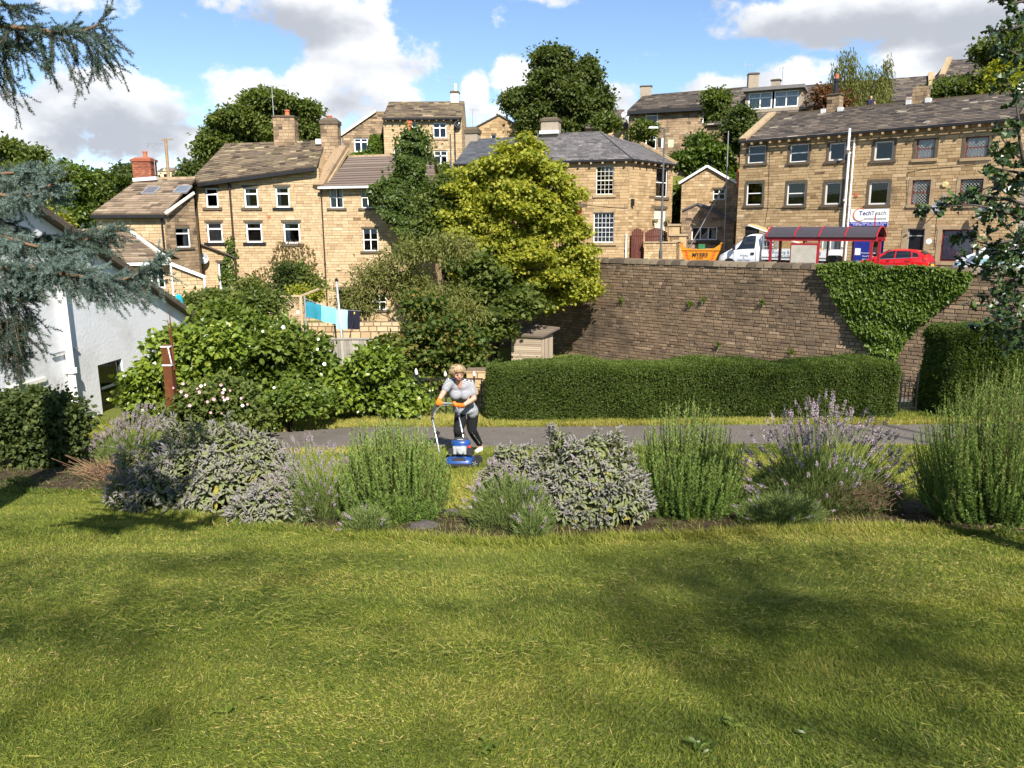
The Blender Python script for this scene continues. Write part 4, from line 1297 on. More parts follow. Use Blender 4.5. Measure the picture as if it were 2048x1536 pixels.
for i in range(n):
 b.poly([WF.pt(*out_[(i + 1) % n]), WF.pt(*out_[i]), WF.pt(*out_[i], -9), WF.pt(*out_[(i + 1) % n], -9)])
b.poly([WF.pt(*p, -9) for p in out_][::-1])
b.build('wall', white_render, h, True)
gf = mat('grey_green_frame', (.07, .09, .08), .5)
window(h, WF, ops[0], 1, .52, fm=gf, bar=.05, inset=.08)
window(h, WF, ops[1], 2, None, fm=white_paint, bar=.06, lintel=(cream, .05, .08))
for (pa, pb) in ((p1, (ur, zrd)), ((u_f, zf), (ur, zrd))):
 dd = .25
 ua = pa[0] + (dd if pa[0] > ur else -dd); za = pa[1] - dd * abs(sl)
 slates(h, WF.pt(ua, za + .06, .22), WF.pt(ua, za + .06, -9), WF.pt(ur, zrd + .06, -9), WF.pt(ur, zrd + .06, .22), .3, .5, slate_stone, 91, th=.05)
pu = WF.uv(128, 690)[0]
pipe(h, [WF.pt(pu, zrd - 1.0, .09), WF.pt(pu, zb + .3, .09)], white_paint, .075)
one(lambda b: b.bar(WF.pt(pu - .5, WF.uv(128, 702)[1], .05), WF.pt(pu + .35, WF.uv(128, 702)[1], .05), .03), 'bracket', grey_metal, h, True)
one(lambda b: b.box(WF.pt(p1[0] + .1, p1[1] - .12, .2), (.5, .4, .16), WF.ax()), 'eaves_corbel', sooty, h, True)

# ================================================================== upper houses on the hill
YU = 70.0
UF = Fac((0, YU), (1, 0))
zg = 3.6
h = thing('hilltop_house', 'two-storey sandstone house with white windows and pale chimney up the hill', 'house', (-8, YU, zg))
uL, uR = UF.uv(769, 300)[0], UF.uv(924, 300)[0]
zE = UF.uv(840, 237)[1]
q = [(866, 245, 893, 276), (868, 301, 895, 331), (812, 244, 836, 274), (788, 299, 797, 309)]
ops = [UF.rect(*k) for k in q]
wall(h, UF, [(uL, zg - 1), (uR, zg - 1), (uR, zE), (uL, zE)], ops, depth=8, ms=stone_pale, mm=mortar, seed=101, course=.2, lens=(.4, .8))
for r in ops[:3]:
 window(h, UF, r, [2, 2], .66, sill=(dressed, .15, .15), bar=.09)
window(h, UF, ops[3], 1)
A, B = UF.pt(uL - .05, zE + .03, .3), UF.pt(uR + .05, zE + .03, .3)
zr = px_pt(UF, 840, 203, -4).z
C, D = UF.pt(uR + .05, zr, -4), UF.pt(uL - .05, zr, -4)
slates(h, A, B, C, D, .33, .6, slate_stone, 102, th=.05)
slates(h, UF.pt(uR, zE, -8.2), UF.pt(uL, zE, -8.2), D, C, .8, 1., slate_stone, 103, name='rear_roof')
for uu_ in (uL, uR):
 b = MB(); gable_side(b, UF, uu_, zg, zE, zr - .1, zE, 8, 4); b.build('gable_wall', stone_pale, h, True)
gutter(h, A - Vector((0, .05, .1)), B - Vector((0, .05, .1)), r=.06, brackets=11, bm_=sooty)
chimney(h, UF, UF.off(-4).uv(910, 200)[0], -4, zr - .6, px_pt(UF, 910, 187, -4).z, .72, .8, cream, pots=[(.05, .7, .15, cream)], cap=.12, stone=False)
aerial(h, px_pt(UF, 901, 190, -4), 1.6, (1, 0, 0), .8, 5)
pipe(h, [UF.pt(UF.uv(910, 280)[0], zE - .1, .1), UF.pt(UF.uv(910, 280)[0], zg, .1)], black_paint, .05)
u, z = UF.uv(916, 250); dish(h, UF, u, z, .3, black_paint, .3, .3)

h = thing('ivy_gable_house', 'weathered sandstone gable with one white window left of the hilltop house', 'house', (-13.5, YU + 1.5, zg))
VF = Fac((0, YU + 1.5), (1, 0))
a, ap, c = VF.uv(683, 271), VF.uv(752, 223), VF.uv(772, 223)
wr = VF.rect(708, 276, 736, 304)
wall(h, VF, [(a[0], zg - 2), (c[0], zg - 2), (c[0], c[1]), (ap[0], ap[1]), (a[0], a[1])], [wr], depth=8, ms=stone_brown, seed=111, course=.2)
window(h, VF, wr, [2, 2], .72, bar=.1)
slates(h, VF.pt(a[0] - .2, a[1] - .05, .12), VF.pt(a[0] - .2, a[1] - .05, -8), VF.pt(ap[0], ap[1] + .06, -8), VF.pt(ap[0], ap[1] + .06, .12), .4, .6, slate_stone, 112)
one(lambda b: b.bar(VF.pt(a[0] - .2, a[1] - .06, .15), VF.pt(ap[0], ap[1] + .04, .15), .1, .2), 'bargeboard', cream, h, True)

YG = 86.0
GFa = Fac((0, YG), (1, 0))
h = thing('stone_gable_house', 'distant coursed-stone gable end with dark roof left of the big sycamore', 'house', (-2, YG, 4))
a, ap, c = GFa.uv(926, 268), GFa.uv(998, 230), GFa.uv(1060, 264)
wr = GFa.rect(982, 270, 993, 284)
wall(h, GFa, [(a[0], 3), (c[0], 3), (c[0], c[1]), ap, (a[0], a[1])], [wr], depth=9, ms=stone_honey, seed=121, course=.3, lens=(.4, .8))
window(h, GFa, wr, 1)
for p in (a, c):
 s_ = -1 if p is a else 1
 slates(h, GFa.pt(p[0] + s_ * .3, p[1] - .1, .15), GFa.pt(p[0] + s_ * .3, p[1] - .1, -9), GFa.pt(ap[0], ap[1] + .05, -9), GFa.pt(ap[0], ap[1] + .05, .15), .5, .6, slate_dark, 122)

# long upper row behind the bushes
YR = 76.0
RF = Fac((at(1372, 260, YR).x, YR), (.985, -.17))
h = thing('upper_row_house', 'weathered dark stone house with sagging slate roof above the corner house', 'house', (at(1372, 260, YR).x, YR, 4))
uL, uR = RF.uv(1257, 260)[0], RF.uv(1500, 260)[0]
zl, zr_ = RF.uv(1257, 224)[1], RF.uv(1500, 210)[1]
ops = [RF.rect(1291, 222, 1316, 253), RF.rect(1291, 272, 1313, 298), RF.rect(1405, 222, 1425, 250)]
wall(h, RF, [(uL, 2), (uR, 2), (uR, zr_), (uL, zl)], ops, depth=8, ms=stone_brown, mm=mortar_d, seed=131, course=.22, lens=(.3, .8))
window(h, RF, ops[0], 1, .72, sill=(sooty, .15, .15), bar=.1)
window(h, RF, ops[1], 1, .72, bar=.1)
window(h, RF, ops[2], 1, .72, bar=.1)
A, B = RF.pt(uL - .15, zl + .03, .4), RF.pt(uR, zr_ + .03, .4)
C, D = px_pt(RF, 1500, 173, -4.2), px_pt(RF, 1288, 190, -4.2)
slates(h, A, B, C, D, .3, .6, slate_dark, 132, th=.06, wob=.03)
slates(h, RF.pt(uR, zr_, -8.4), RF.pt(uL, zl, -8.4), D, C, .8, 1., slate_dark, 133, name='rear_roof')
for q_ in ([RF.pt(uL, zl, 0), (D.x, D.y, D.z - .1), RF.pt(uL, zl, -8)], [RF.pt(uR, zr_, 0), (C.x, C.y, C.z - .1), RF.pt(uR, zr_, -8)]):
 b = MB(); b.poly(q_); b.build('gable_wall', stone_brown, h, True)
gutter(h, A - Vector((0, .05, .2)), B - Vector((0, .05, .2)), r=.12)
chimney(h, RF, RF.off(-4.2).uv(1292, 180)[0], -4.2, D.z - .6, px_pt(RF, 1292, 174, -4.2).z, 1.1, .9, render_chim, cap=.06, stone=False)
chimney(h, RF, RF.off(-4.2).uv(1506, 165)[0], -4.2, C.z - .6, px_pt(RF, 1506, 150, -4.2).z, .95, .9, render_chim, cap=.1, stone=False)
aerial(h, px_pt(RF, 1494, 172, -4.2), 2.0, (1, 0, 0), .9, 4)
u, z = RF.uv(1257, 232); dish(h, RF, u - .3, z, .4, None, .3, .5)
# low roof left of it
h = thing('low_slate_house', 'low house with dark slate roof half hidden right of the sycamore', 'house', (at(1235, 250, 78).x, 78, 4))
LF = Fac((0, 78.), (1, 0))
uL, uR = LF.uv(1170, 250)[0], LF.uv(1258, 250)[0]
zE = LF.uv(1230, 257)[1]; zr = LF.off(-3.5).uv(1230, 219)[1]
wall(h, LF, [(uL, 3), (uR, 3), (uR, zE), (uL, zE)], (), depth=7, ms=stone_honey, seed=141, course=.22)
slates(h, LF.pt(uL, zE, .3), LF.pt(uR, zE, .3), LF.pt(uR, zr, -3.5), LF.pt(uL, zr, -3.5), .35, .6, slate_dark, 142)
slates(h, LF.pt(uR, zE, -7.2), LF.pt(uL, zE, -7.2), LF.pt(uL, zr, -3.5), LF.pt(uR, zr, -3.5), .8, .9, slate_dark, 143, name='rear_roof')

# dormer house
DF = Fac((at(1550, 200, 66.).x, 66.), (.9, -.43))
h = thing('dormer_house', 'slate-roofed house with wide white four-pane dormer behind the terrace ridge', 'house', (DF.P.x, DF.P.y, 4))
r = DF.rect(1497, 183, 1597, 216)
b = MB(); ov = .25
q = [(r[0] - ov, r[1] - .6), (r[2] + ov, r[1] - .6), (r[2] + ov, r[3] + .08), (r[0] - ov, r[3] + .08)]
for c in rect_minus(q, [r]): b.poly([DF.pt(u, z) for u, z in c])
for i in range(4):
 b.poly([DF.pt(*q[(i + 1) % 4]), DF.pt(*q[i]), DF.pt(*q[i], -3.5), DF.pt(*q[(i + 1) % 4], -3.5)])
b.build('dormer_wall', render_chim, h, True)
rm_ = (r[0] + r[2]) / 2
for (a, c) in ((r[0], rm_ - .08), (rm_ + .08, r[2])):
 window(h, DF, (a, r[1], c, r[3]), [2, 2], .66, bar=.1, curtain=[('l', .9)], inset=.05)
one(lambda b: b.box(DF.pt(rm_, r[3] + .22, -1.6), (r[2] - r[0] + .9, 4.2, .26), DF.ax()), 'dormer_roof', mat('felt_roof', (.16, .15, .14), .9), h, True)
uL, uR = DF.uv(1420, 230)[0], DF.uv(1700, 200)[0]
zt_ = DF.off(-3.5).uv(1640, 168)[1]; zb_ = r[1] - 1.2
slates(h, DF.pt(uL, zb_, 1.3), DF.pt(uR, zb_, 1.3), DF.pt(uR, zt_, -3.5), DF.pt(uL, zt_, -3.5), .3, .5, slate_dark, 151)
b = MB(); b.prism([DF.pt(uL, 2, 1.0), DF.pt(uR, 2, 1.0), DF.pt(uR, zb_, 1.0), DF.pt(uL, zb_, 1.0)], -DF.n * 7); b.poly([DF.pt(uR, zb_, 1.), DF.pt(uR, zt_ - .1, -3.5), DF.pt(uR, zb_, -6)]); b.build('wall', stone_brown, h, True)
slates(h, DF.pt(uR, zb_, -6.4), DF.pt(uL, zb_, -6.4), DF.pt(uL, zt_, -3.5), DF.pt(uR, zt_, -3.5), .8, 1., slate_dark, 152, name='rear_roof')
p = DF.off(-3.5); uc = p.uv(1552, 165)[0]
chimney(h, DF, uc, -3.5, zt_ - .3, p.uv(1552, 162)[1], .7, .7, render_chim, cap=.08, stone=False)
aerial(h, DF.pt(uc + .5, zt_, -3.5), 1.6, (1, 0, 0), .8, 4)

# roof with gable coping, and the top right house
def roofed(name, label, Y, eave, ridge, m, seed, zb, gab=False, mw=None, d=(.96, -.28)):
 X0 = at((eave[0] + eave[2]) / 2, eave[1], Y).x
 f = Fac((X0, Y), d)
 hh = thing(name, label, 'house', (X0, Y, zb))
 (ua, za), (ub, zb2) = f.uv(eave[0], eave[1]), f.uv(eave[2], eave[3])
 D_, C_ = px_pt(f, ridge[0], ridge[1], -4), px_pt(f, ridge[2], ridge[3], -4)
 wall(hh, f, [(ua, zb), (ub, zb), (ub, zb2), (ua, za)], (), depth=8, ms=mw or stone_brown, seed=seed, course=.22)
 A_, B_ = f.pt(ua - .1, za, .3), f.pt(ub + .1, zb2, .3)
 slates(hh, A_, B_, C_, D_, .32, .5, m, seed)
 slates(hh, f.pt(ub + .1, zb2, -8.3), f.pt(ua - .1, za, -8.3), D_, C_, .8, 1., m, seed + 1, name='rear_roof')
 for q_ in ([f.pt(ua, za, 0), (D_.x, D_.y, D_.z - .1), f.pt(ua, za, -8)], [f.pt(ub, zb2, 0), (C_.x, C_.y, C_.z - .1), f.pt(ub, zb2, -8)]):
  b = MB(); b.poly(q_); b.build('gable_wall', mw or stone_brown, hh, True)
 gutter(hh, A_ - Vector((0, .05, .1)), B_ - Vector((0, .05, .1)), r=.07)
 for (p, q) in gab or ():
  p, q = (A_, D_) if p == 'l' else (B_, C_), None
  one(lambda b: b.bar(p[0] + Vector((0, 0, .1)), p[1] + Vector((0, 0, .15)), .45, .25), 'verge_coping', dressed, hh, True)
 return hh, f
roofed('slate_roof_house', 'house with long slate roof and stone verge behind the weeping tree', 62., (1600, 216, 1859, 199), (1640, 168, 1862, 151), slate_dark, 161, 3, gab=(('r', 0),))
roofed('top_house', 'reddish stone house with slate roof at the top of the hill, far right', 70., (1884, 155, 2060, 146), (1899, 120, 2065, 112), slate_dark, 171, 4, gab=(('l', 0),), mw=mat('reddish_stone', ramp=[(0, (.14, .07, .04)), (1, (.40, .24, .13))], namt=.4, nscale=5, rough=.9))

# far estate across the valley
fr = mat('far_render', (.55, .45, .30), .9); frr = mat('far_roof', (.16, .125, .11), .9)
for (x, y, wpx, yr) in ((330, 350, 26, 333), (352, 350, 20, 336), (372, 352, 22, 335), (392, 348, 24, 333)):
 Y = 230 + x * .1
 c = at(x, y, Y); top = at(x, yr, Y); w = wpx / F_PX * Y; e = c.z + (top.z - c.z) * .45
 h = thing('estate_house', {330: 'distant cream estate house, leftmost of four beyond the brick chimney', 352: 'distant cream estate house with small gable, second of four beyond the brick chimney', 372: 'distant cream estate house, third of four beyond the brick chimney', 392: 'distant cream estate house nearest the tall stone house roof'}[x], 'house', (c.x, c.y, c.z - 3), 0, 'far estate houses across the valley')
 b = MB(); b.box((c.x, c.y + 4, (c.z - 3 + e) / 2), (w, 8, e - c.z + 3)); b.add([(c.x - w * .22, c.y - .05, e - .5), (c.x + w * .22, c.y - .05, e - .5), (c.x, c.y - .05, e + (top.z - e) * .7)], [(0, 1, 2)]); b.build('wall', fr, h, True)
 b = MB(); b.add([(c.x - w / 2 - .3, c.y - .3, e), (c.x + w / 2 + .3, c.y - .3, e), (c.x + w / 2 + .3, c.y + 8.3, e), (c.x - w / 2 - .3, c.y + 8.3, e), (c.x - w / 2, c.y + 4, top.z), (c.x + w / 2, c.y + 4, top.z)], [(0, 1, 5, 4), (2, 3, 4, 5), (1, 2, 5), (3, 0, 4)]); b.build('roof', frr, h, True)
 one(lambda b: b.box((c.x + w * .05, c.y - .04, e - 1.6), (1.2, .1, 1.4)), 'window', dark_room, h, True)

# ================================================================== retaining wall
wall_stone = mat('retaining_stone', ramp=[(0, (.080, .054, .035)), (.3, (.154, .104, .066)), (.6, (.212, .145, .090)), (.85, (.278, .194, .122)), (1, (.380, .269, .172))], namt=.45, nscale=4, detail=7, rough=.92, spec=.15, bump=.7, bscale=18,
     stain=((.050, .040, .031), .30, .48, .74))
wall_mortar = mat('retaining_mortar', ramp=[(0, (.085, .071, .052)), (.55, (.204, .166, .124)), (1, (.357, .315, .256))], namt=1.4, nscale=1.6, detail=6, rough=.95, spec=.1, rndamt=0)
RW = Fac(nu(N_WALL, 0), SD)
rw = thing('retaining_wall', 'tall dark coursed-stone retaining wall holding up the street', 'wall', (*nu(N_WALL, -10), Z_LOW))
ua, ub = RW.uv(930, 600)[0], RW.uv(2048, 600)[0] + 5
zt = -2.18
b = MB()
b.prism([RW.pt(ua, Z_LOW - .4), RW.pt(ub, Z_LOW - .4), RW.pt(ub, zt), RW.pt(ua, zt)], -RW.n * .55)
face = b.build('wall_core', wall_mortar, rw, True)
kp = []
stones(None, RW, [(ua, Z_LOW - .2), (ub, Z_LOW - .2), (ub, zt), (ua, zt)], (), course=.175, lens=(.18, .60), gap=.024, proud=(.0, .035), seed=5, chamfer=.012, keep=kp)
vis0 = RW.uv(1100, 600)[0]; vis1 = RW.uv(2030, 600)[0]
def rank(t):
 return t[3] * (1.0 if vis0 < t[4] < vis1 and t[5] > -5.0 else .01)
kp.sort(key=rank, reverse=True)
for t in kp[:300]:
 b = MB(); b.add(t[0], t[1], t[2]); b.build('stone', wall_stone, rw, True)
b = MB()
for t in kp[300:]: b.add(t[0], t[1], t[2])
so = b.build('small_stones', wall_stone, rw, True); so['kind'] = 'stuff'
cop = []
rg = random.Random(3)
cope_m = mat('coping_stone', ramp=[(0, (.09, .07, .052)), (.5, (.19, .15, .105)), (1, (.30, .24, .17))], namt=.5, nscale=3, rough=.92, spec=.12, bump=.5, bscale=18)
for k in range(7):
 b = MB(); w, hgt = .37 + .02 * k, .28 + .015 * (k % 4)
 V_ = [(-w / 2, -.33, 0), (w / 2, -.33, 0), (w / 2, .33, 0), (-w / 2, .33, 0), (-w / 2 + .05, -.28, hgt * .8), (w / 2 + .02, -.28, hgt * .86), (w / 2 + .02, .28, hgt), (-w / 2 + .05, .28, hgt * .94)]
 b.add(V_, [(3, 2, 1, 0), (4, 5, 6, 7), (0, 1, 5, 4), (1, 2, 6, 5), (2, 3, 7, 6), (3, 0, 4, 7)], rg.random())
 me = b.mesh('coping_stone'); me.materials.append(cope_m); cop.append((me, w))
u = ua
while u < ub:
 me, w = cop[rg.randrange(7)]
 o = bpy.data.objects.new('coping_stone', me); COL.objects.link(o); o.parent = rw
 p = RW.pt(u + w / 2, zt + .003, -.26 + rg.uniform(-.02, .02))
 o.location = wmat(rw).inverted() @ p
 o.rotation_euler = (0, rg.uniform(-.03, .03), math.atan2(SD[1], SD[0]))
 u += w + .045

# ================================================================== vehicles
rubber = mat('tyre_rubber', (.015, .015, .016), .85, namt=.2)
alloy = mat('wheel_alloy', (.45, .46, .47), .35, metal=.8, namt=.1)
car_glass = mat('car_glass', (.012, .014, .017), .04, spec=.8)
plastic = mat('black_plastic', (.02, .02, .022), .55, namt=.15)
lampm = mat('lamp_clear', (.65, .67, .70), .1, spec=.7)
red_lamp = mat('lamp_red', (.35, .01, .01), .15, spec=.6)
def section(st):
 x, zb, ze, zt_, w, wr = st
 return [(0, zb), (w * .7, zb), (w * .96, zb + .05), (w, zb + (ze - zb) * .45), (w * .985, ze - .03), (w * .95, ze + .01), ((w * .95 + wr * 2) / 3, ze + (zt_ - ze) * .45), (wr, zt_ - min(.09, (zt_ - ze) * .5)), (wr * .86, zt_ - min(.03, (zt_ - ze) * .2)), (wr * .45, zt_), (0, zt_ + .012)]
def loft(stations, name, m, parent, sub=1):
 rows = []
 for st in stations:
  h_ = section(st)
  full = [(-y, z) for y, z in h_[::-1]][:-1] + [(y, z) for y, z in h_]
  # from top-left over the bottom to top-right
  rows.append([(st[0], y, z) for y, z in full])
 n = len(rows[0]); b = MB()
 V_ = [p for r in rows for p in r]
 F_ = [(i * n + k, (i + 1) * n + k, (i + 1) * n + k + 1, i * n + k + 1) for i in range(len(rows) - 1) for k in range(n - 1)]
 F_ += [tuple(range(n - 1, -1, -1)), tuple((len(rows) - 1) * n + k for k in range(n))]
 b.add(V_, F_)
 o = b.build(name, m, parent, False, True)
 md = o.modifiers.new('round', 'SUBSURF'); md.levels = sub; md.render_levels = sub
 return o
def surf(stations, x, k):
 """point k (may be fractional) of the right-hand section at x"""
 ss = sorted(stations, key=lambda s_: s_[0])
 for a, c in zip(ss[:-1], ss[1:]):
  if a[0] <= x <= c[0]:
   t = (x - a[0]) / (c[0] - a[0]); break
 else:
  a = c = ss[0] if x < ss[0][0] else ss[-1]; t = 0
 A, C = section(a), section(c)
 i = min(int(k), 9); f = k - i
 pa = [A[i][j] + (A[i + 1][j] - A[i][j]) * f for j in (0, 1)]; pc = [C[i][j] + (C[i + 1][j] - C[i][j]) * f for j in (0, 1)]
 return (x, pa[0] + (pc[0] - pa[0]) * t, pa[1] + (pc[1] - pa[1]) * t)
def glass_patch(stations, xs_lo, xs_hi, k0, k1, sy, m, parent, name='window', push=.015, nz=3):
 b = MB(); rows = []
 n = 5
 for j in range(nz + 1):
  t = j / nz; k = k0 + (k1 - k0) * t
  xa = xs_lo[0] + (xs_hi[0] - xs_lo[0]) * t; xb = xs_lo[1] + (xs_hi[1] - xs_lo[1]) * t
  rows.append([])
  for i in range(n + 1):
   p = surf(stations, xa + (xb - xa) * i / n, k)
   rows[-1].append((p[0], (p[1] + push) * sy, p[2] + push * .3))
 V_ = [p for r in rows for p in r]
 F_ = [(j * (n + 1) + i, j * (n + 1) + i + 1, (j + 1) * (n + 1) + i + 1, (j + 1) * (n + 1) + i) for j in range(nz) for i in range(n)]
 if sy > 0: F_ = [f[::-1] for f in F_]
 b.add(V_, F_)
 return b.build(name, m, parent, False, True)
def cross_patch(stations, x0, x1, k0, m, parent, name, push=.015):
 """windscreen or rear window: spans the car between two stations"""
 b = MB(); V_ = []; n = 4
 for t in np.linspace(0, 1, 5):
  x = x0 + (x1 - x0) * t
  ks = list(np.linspace(k0, 10, n + 1))
  pts = [surf(stations, x, k) for k in ks]
  row = [(p[0] + push * (1 if x0 > 0 else -1), -p[1] + .02, p[2] + push) for p in pts] + [(p[0] + push * (1 if x0 > 0 else -1), p[1] - .02, p[2] + push) for p in pts[-2::-1]]
  V_.append(row)
 c = len(V_[0])
 F_ = [(j * c + i, j * c + i + 1, (j + 1) * c + i + 1, (j + 1) * c + i) for j in range(4) for i in range(c - 1)]
 b.add([p for r in V_ for p in r], F_)
 return b.build(name, m, parent, False, True)
def wheel(parent, x, y, r=.31, w=.2):
 sy = 1 if y > 0 else -1
 ax = (Vector((1, 0, 0)), Vector((0, 0, 1)), Vector((0, sy, 0)))
 b = MB(); b.lathe([(r * .62, -w / 2), (r * .93, -w / 2), (r, -w * .35), (r, w * .35), (r * .93, w / 2), (r * .62, w / 2)], (x, y, r), 20, ax)
 o = b.build('wheel', rubber, parent, False, True)
 def rim(b):
  b.lathe([(r * .62, w * .48), (r * .58, w * .36), (r * .12, w * .42), (r * .1, w * .46)], (x, y, r), 20, ax)
  for k in range(5):
   a = 2 * PI * k / 5
   d = Vector((math.cos(a), 0, math.sin(a)))
   b.bar(Vector((x, y + sy * w * .47, r)) + d * r * .1, Vector((x, y + sy * w * .47, r)) + d * r * .6, r * .17, .03, up=(0, 1, 0))
 one(rim, 'rim', alloy, o)
 return o
CAR = [(1.97, .30, .50, .56, .60, .50), (1.88, .22, .62, .69, .76, .66), (1.5, .18, .73, .82, .84, .74), (1.05, .17, .84, .95, .86, .72), (.82, .17, .87, 1.03, .86, .70), (.15, .17, .91, 1.40, .86, .60), (-.25, .17, .93, 1.465, .86, .58),
    (-.9, .17, .98, 1.45, .86, .57), (-1.45, .18, 1.03, 1.38, .85, .55), (-1.75, .20, 1.04, 1.20, .82, .58), (-1.90, .26, .96, 1.03, .78, .62), (-1.97, .34, .70, .76, .68, .56)]
def hatchback(label, loc, rotz, paint, group=None):
 t = thing('parked_car', label, 'car', loc, rotz, group)
 loft(CAR, 'body', paint, t)
 for sy in (1, -1):
  glass_patch(CAR, (.62, -.28), (.10, -.28), 5.15, 6.95, sy, car_glass, t)
  glass_patch(CAR, (-.34, -1.12), (-.34, -1.05), 5.15, 6.95, sy, car_glass, t)
  glass_patch(CAR, (-1.18, -1.5), (-1.11, -1.32), 5.25, 6.8, sy, car_glass, t, 'quarter_window')
  one(lambda b: b.box((.72, sy * .93, .96), (.14, .16, .13), taper=.2), 'wing_mirror', paint, t)
  glass_patch(CAR, (1.90, 1.50), (1.88, 1.42), 4.2, 5.6, sy, lampm, t, 'headlight', .012)
  glass_patch(CAR, (-1.90, -1.70), (-1.86, -1.62), 3.7, 5.9, sy, red_lamp, t, 'tail_light', .014)
  glass_patch(CAR, (.60, -1.45), (.58, -1.45), 4.95, 5.1, sy, alloy, t, 'trim_strip', .018, 1)
  for x in (-.02, -.95):
   one(lambda b: b.box((x, sy * .872, .86), (.16, .03, .03)), 'door_handle', paint, t)
  for x in (.45, -.32, -1.05):
   glass_patch(CAR, (x, x - .012), (x, x - .012), 2.2, 4.9, sy, plastic, t, 'door_gap', .006)
  for x in (1.22, -1.27):
   one(lambda b: b.lathe([(.37, 0), (.37, .02), (.3, .022)], (x, sy * .852, .31), 20, (Vector((1, 0, 0)), Vector((0, 0, 1)), Vector((0, sy, 0)))), 'wheel_arch', plastic, t)
   wheel(t, x, sy * .80)
 cross_patch(CAR, .80, .18, 7.1, car_glass, t, 'windscreen')
 cross_patch(CAR, -1.47, -1.74, 7.2, car_glass, t, 'rear_window')
 one(lambda b: b.box((1.95, 0, .36), (.08, 1.1, .14)), 'grille', plastic, t)
 one(lambda b: b.box((-1.985, 0, .62), (.02, .52, .11)), 'number_plate', mat('plate_yellow', (.6, .45, .05), .5), t)
 return t
AWAY = math.atan2(NX, -NY)            # facing left along the street
def street_pos(x, y, n):
 d = ray(x, y); t_ = n / (d[0] * NX + d[1] * NY)
 return Vector((d[0] * t_, d[1] * t_, 0))
red_paint = mat('red_car_paint', (.55, .008, .010), .25, spec=.5, coat=.8, namt=.03)
p = street_pos(1786, 515, 45.6); hatchback('bright red hatchback parked on the street beside the bus shelter', (p.x, p.y, Z_ST - .10), AWAY, red_paint)
p = at(1362, 715, 39.2); hatchback('silver car on the lane, only its roof showing over the clipped hedge', (p.x, p.y, Z_LOW + .03), AWAY, mat('silver_paint', (.42, .46, .50), .25, metal=.5, coat=.5, namt=.03), 'cars on the lane behind the hedge')
p = at(1684, 722, 36.0); hatchback('teal car on the lane behind the hedge, below the ivy triangle', (p.x, p.y, Z_LOW - .02), AWAY, mat('teal_paint', (.12, .36, .40), .25, coat=.5, namt=.03), 'cars on the lane behind the hedge')

# flatbed truck
truck_white = mat('truck_white', (.72, .73, .74), .3, spec=.5, coat=.4, namt=.04)
CAB = [(3.62, .42, .72, .80, .82, .70), (3.52, .36, .86, .98, .94, .84), (3.2, .34, 1.05, 1.18, 1.0, .86), (2.85, .34, 1.22, 1.36, 1.0, .84), (2.62, .34, 1.26, 1.52, 1.0, .82), (1.95, .34, 1.30, 2.18, 1.0, .80), (1.55, .34, 1.32, 2.28, 1.0, .80), (.95, .36, 1.34, 2.28, 1.0, .80), (.86, .36, 1.34, 2.24, .98, .78)]
p = street_pos(1562, 500, 45.4)
tk = thing('flatbed_truck', 'white flatbed roofing truck loaded with planks behind the bus shelter', 'truck', (p.x, p.y, Z_ST - .10), AWAY)
loft(CAB, 'cab', truck_white, tk)
glass_black = car_glass
for sy in (1, -1):
 glass_patch(CAB, (2.42, 1.22), (2.02, 1.22), 5.1, 6.9, sy, car_glass, tk)
 one(lambda b: b.box((2.45, sy * 1.16, 1.45), (.12, .20, .34), taper=.1), 'wing_mirror', plastic, tk)
 glass_patch(CAB, (3.50, 3.12), (3.46, 3.05), 4.0, 5.6, sy, lampm, tk, 'headlight')
 for x in (2.55, 1.12):
  glass_patch(CAB, (x, x - .015), (x, x - .015), 1.6, 5.0, sy, plastic, tk, 'door_gap', .006)
 one(lambda b: b.box((1.32, sy * 1.01, 1.10), (.2, .04, .12)), 'door_handle', plastic, tk)
 for x in (2.8, -1.9):
  one(lambda b: b.lathe([(.44, 0), (.44, .03), (.36, .032)], (x, sy * (.99 if x > 0 else .9), .36), 20, (Vector((1, 0, 0)), Vector((0, 0, 1)), Vector((0, sy, 0)))), 'wheel_arch', plastic, tk)
  wheel(tk, x, sy * .90, .36, .24)
cross_patch(CAB, 2.60, 2.0, 7.1, car_glass, tk, 'windscreen')
one(lambda b: b.box((3.60, 0, .50), (.12, 1.7, .28)), 'bumper', plastic, tk)
one(lambda b: b.box((-1.25, 0, .88), (3.95, 2.05, .10)), 'bed', grey_metal, tk)
one(lambda b: (b.box((-1.25, .38, .62), (4.0, .1, .2)), b.box((-1.25, -.38, .62), (4.0, .1, .2))), 'chassis', plastic, tk)
for sy in (1, -1):
 one(lambda b: b.box((-1.25, sy * 1.03, 1.14), (3.95, .035, .42)), 'side_panel', truck_white, tk)
 one(lambda b: b.box((-1.25, sy * 1.02, .80), (3.95, .03, .07)), 'bed_rail', truck_white, tk)
 for x in (.69, -3.19):
  one(lambda b: b.box((x, sy * 1.0, 1.55 if x > 0 else 1.2), (.07, .07, 1.45 if x > 0 else .6)), 'bed_post', grey_metal, tk)
one(lambda b: b.box((-3.23, 0, 1.14), (.035, 2.03, .42)), 'tailboard', truck_white, tk)
def rack(b):
 for z in (2.28, 1.9, 1.5): b.bar((.69, -1.0, z), (.69, 1.0, z), .05)
 for y in (-.5, 0, .5): b.bar((.69, y, 1.35), (.69, y, 2.28), .03)
one(rack, 'headboard', grey_metal, tk)
nav2 = mat('truck_lettering', (.10, .13, .22), .5)
RT = (PI / 2, 0, PI)
text('lettering', 'TJ Roofing & General Building', .26, nav2, tk, (-1.2, 1.052, 1.20), RT)
text('lettering', 'Call for a Quotation 07809 415', .17, nav2, tk, (-1.2, 1.052, 1.0), RT)
